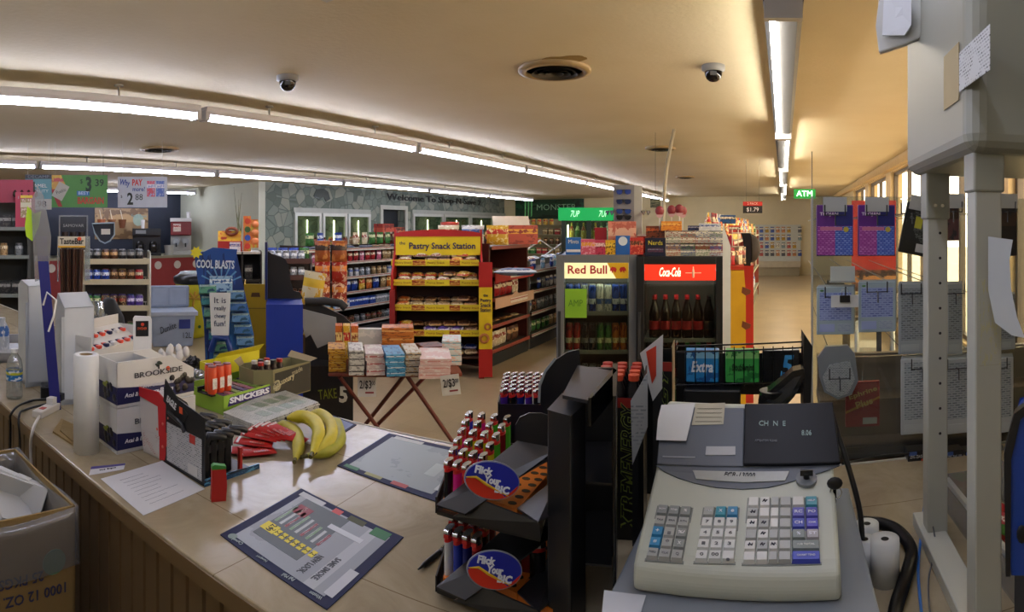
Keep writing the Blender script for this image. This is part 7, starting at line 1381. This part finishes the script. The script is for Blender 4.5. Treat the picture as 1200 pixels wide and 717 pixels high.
# coiled cord
cp = [cc(1008, 611, 1.02), cc(1030, 613, 1.02), cc(1052, 622, 1.02), cc(1068, 645, 1.018), cc(1060, 680, 1.018), cc(1050, 712, 1.018), cc(1044, 760, 1.018)]
pp = []; 
for i in range(len(cp) - 1):
    a = cp[max(0, i - 1)]; b = cp[i]; c = cp[i + 1]; d = cp[min(len(cp) - 1, i + 2)]
    for k in range(24): t = k / 24; pp.append(.5 * ((2 * b) + (c - a) * t + (2 * a - 5 * b + 4 * c - d) * t * t + (3 * b - a - 3 * c + d) * t ** 3))
tag(MB().tube(pp, [.0105 if k % 2 else .0138 for k in range(len(pp))], 12).build('coiled_cord', M('#0e0e10', .35)), 'thick black coiled handset cord on the counter beside the register', 'cord')
for k, (px, py, rr, h, nm) in enumerate(((1037, 681, .029, .084, 'larger white receipt roll standing beside the coiled cord'), (1013, 672, .022, .07, 'smaller receipt roll half hidden by the cash drawer'), (1016, 640, .026, .05, 'receipt roll behind the smaller one'))):
    o = thing('receipt_roll', nm, 'paper roll', CP(px, py), 0); MB().lathe([(.008, h), (rr, h), (rr, 0), (.008, 0)], 28, caps=False).build('paper', M('#d4d6d2', .7), o); MB().lathe([(.0085, .0), (.0085, h - .001)], 16).build('dark_core', M('#1d1a18'), o)
cable('blue cable lying over the counter beside the metal frame foot', (cc(1084, 585, 1.04), cc(1079, 630), cc(1076, 670), cc(1080, 720)), .003, M('#2a6ab8'))
cable('thin grey wire across the counter beside the blue cable', (cc(1092, 610, 1.05), cc(1096, 640, 1.02), cc(1088, 680), cc(1090, 722)), .0018, M('#5a5c5e'))
o, lc = flat('paper_slip', 'white slip sticking out at the bottom beside the cash drawer', 'paper', ((705, 722), (750, 722), (757, 698), (708, 692)), .001, M('#c9cbcf', .6), z=CT + .1012)
# ---------------------------------------------------------------- gum rack behind the register
gr = thing('gum_rack', 'black wire gum rack behind the register', 'rack', wp(870, 1.5, CT), ang(870)); s = 1.5 / F; z = lambda py: EYE - (py - HY) * s - CT; WR = M('#0c0c0e', .3, .3)
for py in (406, 413, 452): MB().tube([(-80 * s, .06, z(py)), (-78 * s, -.0, z(py)), (70 * s, 0, z(py - 5)), (72 * s, .06, z(py - 5))], .0022, 6).build('rail', WR, gr)
for k in range(14): x = (-78 + k * 11.4) * s; MB().tube([(x, 0, z(406)), (x, 0, z(452)), (x, .055, z(452))], .0015, 5).build('wire', WR, gr)
MB().box(-80 * s, 72 * s, .06, .064, z(470), z(420)).build('back_plate', M('#131315', .4), gr)
MB().box(-68 * s, -2 * s, -.02, .1, z(480), z(455)).build('black_box', M('#101012', .4), gr, bevel=.004); MB().prism([(71 * s, z(480)), (80 * s, z(478)), (82 * s, z(406)), (72 * s, z(391))], -.01, .06, 'y').build('side_plate', M('#0e0e10', .35), gr)
MB().box(-78 * s, -66 * s, .0, .05, z(500), z(452)).build('upright', WR, gr); MB().box(-80 * s, 78 * s, .03, .07, 0, .012).box(-76 * s, -70 * s, .04, .06, 0, z(470)).box(72 * s, 78 * s, .04, .06, 0, z(470)).build('stand', WR, gr)
for x, w_, c, t_, tc in ((-48, 40, ('#2a8ac8', '#8ac8e8', '#1a5a9a'), 'Extra', '#e6eef4'), (0, 40, ('#3aa84a', '#8ad07a', '#1f7a34'), 'Doublemint', '#123a1c'), (46, 44, ('#0e1014', '#16181e', '#050608'), '5', '#3a9ad8')):
    g = thing('gum_pack_bag', '%s gum pack in the wire gum rack' % {'Extra': 'light blue', 'Doublemint': 'green', '5': 'black with a blue figure 5'}[t_], 'gum', at_loc(gr, x * s, .012, z(450)), gr.rotation_euler.z)
    MB().box(-w_ * s / 2, w_ * s / 2, 0, .035, 0, 38 * s).build('pack', PK(c[0], c[1], c[2], .3, 2.5, (.75, .95)), g, bevel=.003); txt(t_, g, (.0 if t_ != '5' else .012, -.001, 18 * s), w=(26 if t_ != '5' else 16) * s, h=(13 if t_ != 'Doublemint' else 8) * s * (2 if t_ == '5' else 1), mat=M(tc), bold=.03, shear=.2)
# ---------------------------------------------------------------- metal frame with overhead cabinet
fr_ = thing('overhead_cabinet', 'grey beige metal overhead cabinet on two square posts', 'cabinet', (.28, .85, CT), 0); BE = M('#8c8d80', .4, vary=.05)
zc = 1.815 - CT
MB().box(0, 1.15, 0, .47, zc, 2.72 - CT).build('cabinet_box', BE, fr_, bevel=.03, seg=4)
def post(x, y, w_, z0, z1, name='post'): return MB().box(x - w_ / 2, x + w_ / 2, y - w_ / 2, y + w_ / 2, z0, z1).build(name, M('#a3a498', .4, vary=.05), fr_, bevel=.003)
pA = post(.055, .405, .046, .012, zc + .02); pB = post(.045, .055, .046, .012, zc + .02)
MB().box(.028, .082, .378, .432, zc - .1, zc + .01).build('sleeve', BE, pA, bevel=.004); MB().box(.018, .072, .028, .082, zc - .06, zc + .01).build('sleeve', BE, pB, bevel=.004)
m = MB()
for k in range(9): MB().cyl((.06, .3815, zc - .13 - k * .055), (.06, .3825, zc - .13 - k * .055), .0032, n=10).build('hole', M('#08080a'), pA)
for x in (.048, .064): MB().cyl((x, .376, zc - .07), (x, .379, zc - .07), .004, n=8).build('bolt', CHROME, pA)
MB().box(.028, .066, .0312, .0318, zc - .34, zc - .2).build('glue_stain', PK('#a3a498', '#9a9a8a', '#a9a685', s=6, band=(0, .01)), pB)
MB().box(.02, .075, -.12, .48, .0, .03).build('foot_bar', M('#b5b6aa', .4), fr_, bevel=.003)
cu = thing('curled_paper', 'curled white paper stuck to the near metal post', 'paper', wp(1165, .9, 1.6), 0)
pxcard('sheet', [(1158, 277), (1187, 281), (1183, 305), (1185, 340), (1192, 372), (1201, 396), (1186, 393), (1166, 378), (1158, 340)], .9, M('#bcc3c8', .6), cu, .001)
def sidepaper(label, y0, y1, z0, z1, mat, sl=0.0, name='notice'):
    o = thing(name, label, 'paper', (.279, 0, 0), 0); MB().hexa([(-.0012, y0, z0 + sl), (-.0012, y1, z0), (0, y1, z0), (0, y0, z0 + sl)], [(-.0012, y0, z1 + sl), (-.0012, y1, z1), (0, y1, z1), (0, y0, z1 + sl)]).build('sheet', mat, o); return o
def on_side(px, py): a = ang(px); r = .278 / -sin(a) ; return r * cos(a), EYE + r * (HY - py) / F
y0, z0 = on_side(1161, 108); y1, z1 = on_side(1122, 22); _, zt = on_side(1161, 22); _, zb_ = on_side(1124, 108)
sidepaper('white printed notice taped on the cabinet side', on_side(1160, 50)[0], on_side(1124, 50)[0], on_side(1124, 108)[1], on_side(1124, 62)[1], PRINT('#b9bcbc', '#4a4c4e', .009, .0052, (1, 2), cut=.42), 0.0)
sidepaper('blank tan paper taped beside the white notice', on_side(1124, 50)[0] + .002, on_side(1106, 50)[0], on_side(1108, 128)[1], on_side(1108, 65)[1], M('#a89872', .8))
o = thing('plastic_bag', 'white plastic bag with paper hanging from the top of the cabinet', 'bag', (.23, 1.22, 2.1), 0)
zz = lambda py, r=1.25: EYE + (HY - py) / F * r - 2.1
p = [pt(1030, -4, 1.25), pt(1026, 30, 1.25), pt(1030, 62, 1.25), pt(1060, 52, 1.22), pt(1078, 44, 1.2), pt(1088, 20, 1.19), pt(1088, -10, 1.19)]
q = [v - o.location for v in p]; off = V((.005, .02, 0)); n = len(q); MB().add(q + [v + off for v in q], [(i, (i + 1) % n, n + (i + 1) % n, n + i) for i in range(n)] + [tuple(range(n))[::-1], tuple(range(n, 2 * n))]).build('bag', M('#b4b5ae', .5), o, bevel=.004)
p = [pt(1036, -6, 1.23), pt(1034, 42, 1.23), pt(1060, 42, 1.2), pt(1068, 30, 1.19), pt(1068, -6, 1.18)]; q = [v - o.location for v in p]; n = len(q); MB().add([v - off * .2 for v in q] + [v + off * .05 for v in q], [(i, (i + 1) % n, n + (i + 1) % n, n + i) for i in range(n)] + [tuple(range(n))[::-1], tuple(range(n, 2 * n))]).build('paper_inside', M('#c6c9cc', .6), o)
# ---------------------------------------------------------------- plexiglass guard with hanging packs
PYp = 1.74
pg = thing('plexiglass_guard', 'clear plexiglass guard with rows of hooks on the counter edge', 'guard', (0, PYp, CT), 0)
MB().box(.085, 1.3, 0, .006, 0, .79).build('sheet', CLEAR('#e4e8e4', .04, .03), pg); MB().box(.083, .089, -.003, .009, 0, .79).build('edge_strip', M('#a8aaa2', .2), pg)
def hooks(px, py, r, par=pg, w_=24):
    p = pt(px, py, r) - par.location; s = r / F; m = MB()
    m.tube([(p.x - w_ / 2 * s, p.y, p.z - 6 * s), (p.x + w_ / 2 * s, p.y, p.z - 6 * s)], .0016, 6)
    h = m.build('hook_bar', M('#2c2e30', .3, .5), par)
    for x in (-w_ / 2, w_ / 2): MB().tube([(p.x + x * s, p.y, p.z - 7 * s), (p.x + x * s, p.y, p.z + 6 * s)], .002, 6).build('hook_prong', M('#2c2e30', .3, .5), h)
    MB().tube([(p.x, PYp, p.z - 6 * s), (p.x, p.y - .012, p.z - 6 * s), (p.x, p.y - .014, p.z - 18 * s)], .0022, 6).build('hook_arm', M('#3c3e40', .3, .5), h)
rP = lambda px, Y=PYp - .03: Y / cos(ang(px))
def pack(x0, x1, y0, y1, label, mats, name='hanging_pack', rot=0, Y=PYp - .03, th=.006, cat='pack', seal=False, hook=True, tab='#a9acaa', n=1, bev=.002):
    px = (x0 + x1) / 2; r = rP(px, Y); s = r / F; o = thing(name, label, cat, pt(px, y1, r), ang(px) * 0 + 0); o.rotation_euler = (0, rot, 0)
    W_ = (x1 - x0) * s / cos(ang(px)); H_ = (y1 - y0) * s
    for k in range(n): MB().box(-W_ / 2 + .003 * k, W_ / 2 + .003 * k, k * (th + .003), k * (th + .003) + th, .002 * k, H_ + .002 * k).build('pack_body' if k == 0 else 'pack_behind', mats if k == 0 else M('#8f9694', .4), o, bevel=bev)
    if tab: MB().box(-14 * s, 14 * s, -.004, -.002, H_ - 8 * s, H_ + 9 * s).build('price_tab', M(tab, .35), o)
    if hook: hooks(px, y0 + 6, rP(px, Y - .012))
    return o, W_, H_
for x0, x1, nm in ((957, 1000, 'next to the guard edge'), (1006, 1049, 'second from the guard edge')):
    o, W_, H_ = pack(x0, x1, 240, 300, 'purple and blue boxed pack %s' % nm, M('#5a1f7a', .35), name='hanging_box', th=.02)
    MB().box(-W_ / 2 + .003, 0, -.0012, 0, .003, H_ * .58).build('magenta_half', PRINT('#8a2a86', '#d08acc', .012, .006, (0, 2), cut=.3), o); MB().box(0, W_ / 2 - .003, -.0012, 0, .003, H_ * .58).build('blue_half', PRINT('#2f4fae', '#9ab4ea', .012, .006, (0, 2), cut=.3), o)
    MB().box(.0, W_ / 2 - .003, -.001, 0, H_ * .6, H_ * .97).build('navy_half', M('#20246e', .35), o); txt('TROJAN', o, (-W_ * .16, -.0018, H_ * .82), w=W_ * .5, h=H_ * .08, mat=M('#d8c8dc'), bold=.02)
    MB().cyl((W_ * .3, -.0022, H_ * .52), (W_ * .3, -.001, H_ * .52), .008, n=16).build('gold_seal', M('#b8a83a', .4), o); MB().box(-W_ * .4, W_ * .2, -.002, -.0013, H_ * .5, H_ * .57).build('text_band', M('#b86a8a'), o); MB().box(-W_ / 2, W_ / 2, -.001, 0, 0, .004).build('bottom_edge', M('#20103a'), o)
o, W_, H_ = pack(1052, 1084, 238, 298, 'black pack with a yellow sticker hanging tilted beside the far post', M('#1a1c1a', .3), rot=.2, th=.012); MB().box(-W_ * .42, W_ * .5, -.0012, 0, H_ * .25, H_ * .85).build('print_panel', PRINT('#1f2220', '#7a7f7a', .02, .005, (0, 2)), o); MB().box(-.008, .014, -.0018, -.001, H_ * .52, H_ * .75).build('yellow_sticker', M('#b8b83a'), o); MB().box(W_ * .1, W_ * .5, -.0016, -.001, .01, .035).build('barcode', PRINT('#b8bab8', '#111', .002, .05, (0, 2), cut=.1, fade=.3), o)
for x0, x1, y0, y1, nm in ((957, 1001, 336, 392, 'with a white clip beside the guard edge'), (1006, 1050, 330, 389, 'second from the guard edge')):
    o, W_, H_ = pack(x0, x1, y0, y1, 'pale blue printed sachet pack %s' % nm, M('#9db0b8', .35), tab=None, n=3, cat='sachet', name='sachet_pack'); MB().box(-W_ * .42, W_ * .42, -.0012, 0, H_ * .3, H_ * .88).build('print_panel', PRINT('#94a4d0', '#3a4896', .016, .0065, (0, 2), cut=.25), o)
    MB().box(-W_ * .42, -W_ * .02, -.0012, 0, H_ * .06, H_ * .22).build('barcode', PRINT('#9aa8d0', '#22286a', .002, .05, (0, 2), cut=.1, fade=.3), o); MB().box(W_ * .06, W_ * .4, -.0012, 0, H_ * .06, H_ * .22).build('small_print', PRINT('#aab8c4', '#4a5890', .008, .003, (0, 2), cut=.3), o); MB().ball((-W_ * .36, -.001, H_ * .92), .004, 8, (1.6, .3, .7)).build('green_oval', M('#4a7a3a'), o)
o = thing('binder_clip_card', 'white card held by a black clip on the first pale blue sachet pack', 'card', pt(990, 353, rP(990, PYp - .06)), 0); s = 1.7 / F; MB().box(-16 * s, 16 * s, 0, .003, -7 * s, 7 * s).build('card', M('#d0d2d0', .5), o); MB().box(-6 * s, 6 * s, -.006, 0, -1 * s, 7 * s).build('clip', BLACK, o); MB().tube([(-4 * s, -.006, 7 * s), (-3 * s, -.008, 15 * s), (3 * s, -.008, 15 * s), (4 * s, -.006, 7 * s)], .001, 5).build('clip_wire', CHROME, o)
o = thing('price_holder', 'clear white label holder above the first pale blue sachet pack', 'label', pt(987, 321, rP(987, PYp - .04)), 0); MB().box(-14 * s, 15 * s, 0, .003, -9 * s, 9 * s).build('label', M('#b4bcb8', .3), o); MB().box(-15 * s, 16 * s, -.001, .004, -10 * s, -8 * s).build('holder_edge', M('#8f9692', .3), o)
for x0, x1, y0, y1, nm in ((1053, 1083, 332, 415, 'upper row beside the far post'), (1110, 1128, 332, 415, 'upper row between the posts'), (1164, 1190, 345, 410, 'upper row past the near post')):
    o, W_, H_ = pack(x0, x1, y0, y1, 'grey medicine card, %s' % nm, M('#98a0a2', .4), tab=None, n=3, name='medicine_card', cat='medicine'); MB().box(-W_ * .4, W_ * .46, -.0012, 0, H_ * .2, H_ * .93).build('print_panel', PRINT('#8a9396', '#3f484e', .016, .0065, (0, 2), cut=.25), o); MB().box(-W_ * .4, W_ * .3, -.0012, 0, H_ * .04, H_ * .14).build('barcode', PRINT('#a0a8a8', '#222', .002, .05, (0, 2), cut=.1, fade=.3), o)
for x0, x1, nm in ((1056, 1104, 'first'), (1106, 1138, 'second'), (1150, 1188, 'third')):
    o, W_, H_ = pack(x0, x1, 420, 508, '%s large white medicine card in the lower row behind the posts' % nm, M('#aeb5b6', .4), tab=None, n=4, name='medicine_card', cat='medicine', Y=PYp - .04); MB().box(-W_ * .42, W_ * .42, -.0012, 0, H_ * .2, H_ * .95).build('print_panel', PRINT('#a0a9ad', '#464f57', .018, .007, (0, 2), cut=.22), o); MB().box(-W_ * .4, W_ * .4, -.0012, 0, H_ * .04, H_ * .13).build('barcode', PRINT('#b0b8b8', '#222', .002, .05, (0, 2), cut=.1, fade=.3), o)
o = thing('round_pack', 'grey domed octagonal pack hanging next to the guard edge', 'pack', pt(982, 437, rP(982)), 0); s = 1.72 / F
MB().prism([(-24 * s, 18 * s), (-14 * s, 31 * s), (12 * s, 32 * s), (20 * s, 22 * s), (24 * s, -10 * s), (16 * s, -26 * s), (0, -31 * s), (-16 * s, -22 * s), (-22 * s, -4 * s)], 0, .02, 'y').build('dome', M('#7c8488', .25), o, bevel=.004)
MB().prism([(-10 * s, 10 * s), (14 * s, 14 * s), (20 * s, -8 * s), (12 * s, -24 * s), (0, -28 * s), (-14 * s, -20 * s), (-18 * s, -4 * s)], -.002, 0, 'y').build('printed_base', PRINT('#a4acac', '#4a5256', .008, .004, (0, 2), cut=.35), o); hooks(984, 438, rP(984, PYp - .05))
o, W_, H_ = pack(991, 1031, 447, 500, 'red ephedrine pack with yellow slash below the sachets', M('#a51f1c', .4), tab=None, hook=False, name='hanging_box', th=.012, Y=PYp + .03); txt('Ephrine', o, (-.0, -.0016, H_ * .75), w=W_ * .85, h=H_ * .14, mat=M('#d8b86a'), rot=(pi / 2, -.3, 0), bold=.02); txt('Plus', o, (.004, -.0016, H_ * .52), w=W_ * .5, h=H_ * .15, mat=M('#d8b86a'), rot=(pi / 2, -.3, 0), bold=.02)
MB().prism([(-W_ / 2, H_ * .3), (W_ / 2, H_ * .62), (W_ / 2, H_ * .67), (-W_ / 2, H_ * .35)], -.0012, 0, 'y').build('yellow_slash', M('#c9902c'), o); MB().box(.0, W_ * .42, -.0012, 0, H_ * .06, H_ * .2).build('barcode', PRINT('#c9c9c4', '#111', .002, .05, (0, 2), cut=.1, fade=.3), o)
MB().cyl((0, .006, H_), (0, .006, H_ + .03), .0015, n=5).build('hanging_thread', M('#888a86'), o)
for k, (x0, x1) in enumerate(((1064, 1090), (1109, 1129), (1131, 1150), (1164, 1181))):
    for j in range(2 if k != 3 else 1):
        o, W_, H_ = pack(x0, x1, 528 + j * 20, 545 + j * 20, 'black carded item with a red sticker, %s row, %s' % (['upper', 'lower'][j], ['before the far post', 'between the posts', 'behind the near post', 'past the near post'][k]), M('#121317', .35), tab=None, hook=False, name='black_pack', Y=PYp - .05 + .01 * j, th=.05)
        txt('ZIG ZAG 100', o, (0, -.0012, H_ * .6), w=W_ * .8, h=H_ * .2, mat=M('#b4b8bc')); MB().box(W_ * .1, W_ * .45, -.0014, 0, H_ * .1, H_ * .42).build('red_sticker', M('#d8462c'), o); MB().box(-W_ * .45, -W_ * .1, -.0012, 0, H_ * .7, H_ * .95).build('blue_patch', M('#3a5a9a'), o)
# ledge and dark shelves behind the guard
sh = thing('low_shelf', 'dark wooden stepped shelf behind the plexiglass guard', 'shelf', (0, 1.83, 0), 0)
MB().box(.12, 1.55, .0, .03, 0, 1.42 - .42).box(.12, 1.55, .0, .28, .96, 1.0).build('shelf_body', M('#5a4a38', .5), sh); MB().box(.12, 1.55, .1, .13, 1.0, 1.12).box(.12, 1.55, .13, .28, 1.09, 1.12).build('upper_step', M('#6a5a44', .5), sh); MB().box(.12, 1.55, .22, .25, 1.12, 1.24).box(.12, 1.55, .2, .28, 1.22, 1.24).build('top_step', M('#7a6a52', .5), sh)
# dark cartons hanging right top, edge items
for k, (x0, x1, y0, y1, c) in enumerate(((1166, 1192, 236, 300, '#1d1a1a'), (1108, 1124, 236, 282, '#5a3a3c'))):
    o, W_, H_ = pack(x0, x1, y0, y1, ['dark carton hanging past the near post below the cabinet', 'dark pink pack hanging between the two posts'][k], PK(c, '#3a2a22', '#2a2a2e', s=3), name='hanging_box', th=.02)
# blue jacket at the edge
def rib(u, v): 
    x = -.035 + .13 * u; return (x, .03 * sin(pi * u) * -1 + .01 * sin(7 * v), .27 - .27 * v + .02 * sin(pi * u) * (1 - v))
bj = thing('cooler_bag', 'blue plastic item with black trim standing at the frame edge', 'bag', wp(1203, 1.0, 1.13), ang(1203)); 
MB().prism([(-.025, 0), (-.03, .06), (-.028, .2), (-.012, .26), (.02, .27), (.1, .27), (.1, 0)], -.05, .05, 'y').build('blue_body', M('#123a8c', .4), bj, bevel=.015); MB().prism([(-.034, .0), (-.026, .0), (-.025, .19), (-.01, .255), (.01, .275), (-.0, .28), (-.02, .265), (-.037, .2)], -.054, -.03, 'y').build('black_trim', M('#101114', .4), bj, bevel=.003)
MB().ball((-.008, -.055, .07), .012, 10, (.7, .3, 1.3)).build('black_vent', BLACK, bj); MB().box(.02, .1, -.052, -.05, .03, .07).build('yellow_patch', M('#c9b82a'), bj)
MB().box(-.02, .1, -.05, .05, -.13, -.001).build('stand_block', M('#2a2b2e'), bj)
# clear bins with bright bags, bottom corner
cbn = thing('acrylic_bin', 'clear acrylic bin with a metal edge beside the near post', 'bin', CP(1150, 705), -.5); a0 = CP(1108, 598); a1 = CP(1205, 730); 
cbn.location = a0; d = a1 - a0; cbn.rotation_euler = (0, 0, atan2(d.y, d.x)); Lb = d.length
MB().box(0, Lb, 0, .004, 0, .07).box(0, Lb, .15, .154, 0, .1).box(0, .004, 0, .15, 0, .09).build('clear_wall', CLEAR('#d4d8d8', .1, .15), cbn); MB().box(0, Lb, -.003, .009, .07, .082).build('metal_edge', M('#a3a8aa', .3, .4), cbn)
for k, x in enumerate((.02, Lb - .15)): MB().cyl((x + .0, -.0035, .076), (x, -.003, .076), .0035, n=8).build('hole', BLACK, cbn)
for k in range(3):
    o = put(bag_me(.09, .085, .035), 'snack_bag', at_loc(cbn, .08 + k * .075, .06, .002), cbn.rotation_euler.z + .3 * k, 'small red and yellow bag in the acrylic bin, %s' % ['near the far post', 'in the middle', 'at the bin end'][k], 'snack', None, PK('#a82a22', '#5a8a3a', '#d8c0a0', s=3, seed=float(k)))
# things behind the guard towards the windows
wt = thing('magazine_table', 'table with opened papers and boxes by the shop windows', 'table', frame_at(1020, 3.4), ang(1020)); s = 3.4 / F; Zt2 = EYE - (372 - HY) * s
MB().box(-32 * s, 60 * s, 0, .5, Zt2 - .03, Zt2).build('tabletop', M('#8a7450', .6), wt)
for x in (-30 * s, 57 * s): 
    for y in (.03, .47): MB().box(x - .015, x + .015, y - .015, y + .015, 0, Zt2 - .03).build('leg', M('#7a6a4c'), wt)
for k, (px, py, w_, h_, d_, c, nm) in enumerate(((1035, 368, .22, .14, .01, '#c4b8aa', 'pinkish white sheet propped on the window table'), (1010, 366, .16, .12, .08, '#b8a878', 'cream container on the window table'), (975, 366, .12, .18, .1, '#2a2624', 'dark box on the window table beside the guard edge'), (1005, 372, .2, .05, .16, '#7a5a38', 'flat brown carton on the window table'))):
    o = thing('table_item', nm, 'box', at_loc(wt, (px - 1020) * s, .08 + (k % 3) * .12, Zt2 + .001), ang(px)); MB().hexa([(-w_ / 2, 0, 0), (w_ / 2, 0, 0), (w_ / 2, d_, 0), (-w_ / 2, d_, 0)], [(-w_ / 2 * .92, .03, h_), (w_ / 2, .03, h_ * .9), (w_ / 2, d_ + .03, h_ * .9), (-w_ / 2 * .92, d_ + .03, h_)]).build('body', M(c, .6), o, bevel=.004); MB().box(-w_ * .3, w_ * .3, -.001 + .008, .012, h_ * .3, h_ * .6).build('print_patch', M('#9a8a74'), o)
o = thing('window_poster', 'red poster with white script in front of the shop windows', 'poster', frame_at(1030, 4.4, 1.25), ang(1030)); s = 4.4 / F; MB().box(-32 * s, 20 * s, 0, .01, -.25, EYE + 30 * s - 1.25).build('sheet', M('#c2301e', .5), o); txt('Cola', o, (-6 * s, -.003, EYE + 5 * s - 1.25), w=40 * s, h=26 * s, mat=WHITE, shear=.3, bold=.02); MB().box(-32 * s, 20 * s, -.004, 0, -.1, .12).build('food_picture', PK('#7a4a2c', '#c98a4a', '#3a2418', s=3), o); MB().box(-.02, .02, .01, .04, -1.25, -.2).box(-.2, .2, -.05, .1, -1.25, -1.22).build('stand', DGREY, o)
wr2 = wire_rack(1025, 3.2, .2, .2, EYE - 118 * 3.2 / F, [.2, .45, .7, .9], 'small white wire stand below the window table', col='#c4c2b8', nx=4)
o = thing('rolling_case', 'white rolling case on casters behind the guard', 'case', frame_at(1012, 5.0), ang(1012)); MB().box(-.18, .12, 0, .3, .08, .62).build('case_body', M('#b4ac98', .5), o, bevel=.01); MB().box(-.19, .13, -.01, .31, .62, .66).build('lid', M('#c4bca8', .5), o)
for x in (-.14, .08): 
    for y in (.05, .25): MB().cyl((x - .01, y, .035), (x + .01, y, .035), .034, n=14).build('wheel', BLACK, o)
# signs glimpsed through the windows outside
for k, (X, Y, w_, h_, c, nm) in enumerate(((6, 9, 1.6, 1.3, '#c23a2a', 'red painted'), (7.5, 14, 2.4, 1.0, '#4f7a3a', 'green'), (5.5, 6.0, 1.2, 1.5, '#c9a6b0', 'pale pink'))):
    o = thing('outdoor_sign', '%s sign board standing outside the shop windows' % nm, 'sign', (X, Y, -.15), -pi / 2 + .3); MB().box(-w_ / 2, w_ / 2, 0, .05, .9, .9 + h_).build('board', PK(c, '#d8d0b8', c, s=3), o)
    for x in (-w_ * .4, w_ * .4): MB().box(x - .03, x + .03, 0, .05, 0, .9).build('post', M('#8a8c8a'), o)

fit_text()
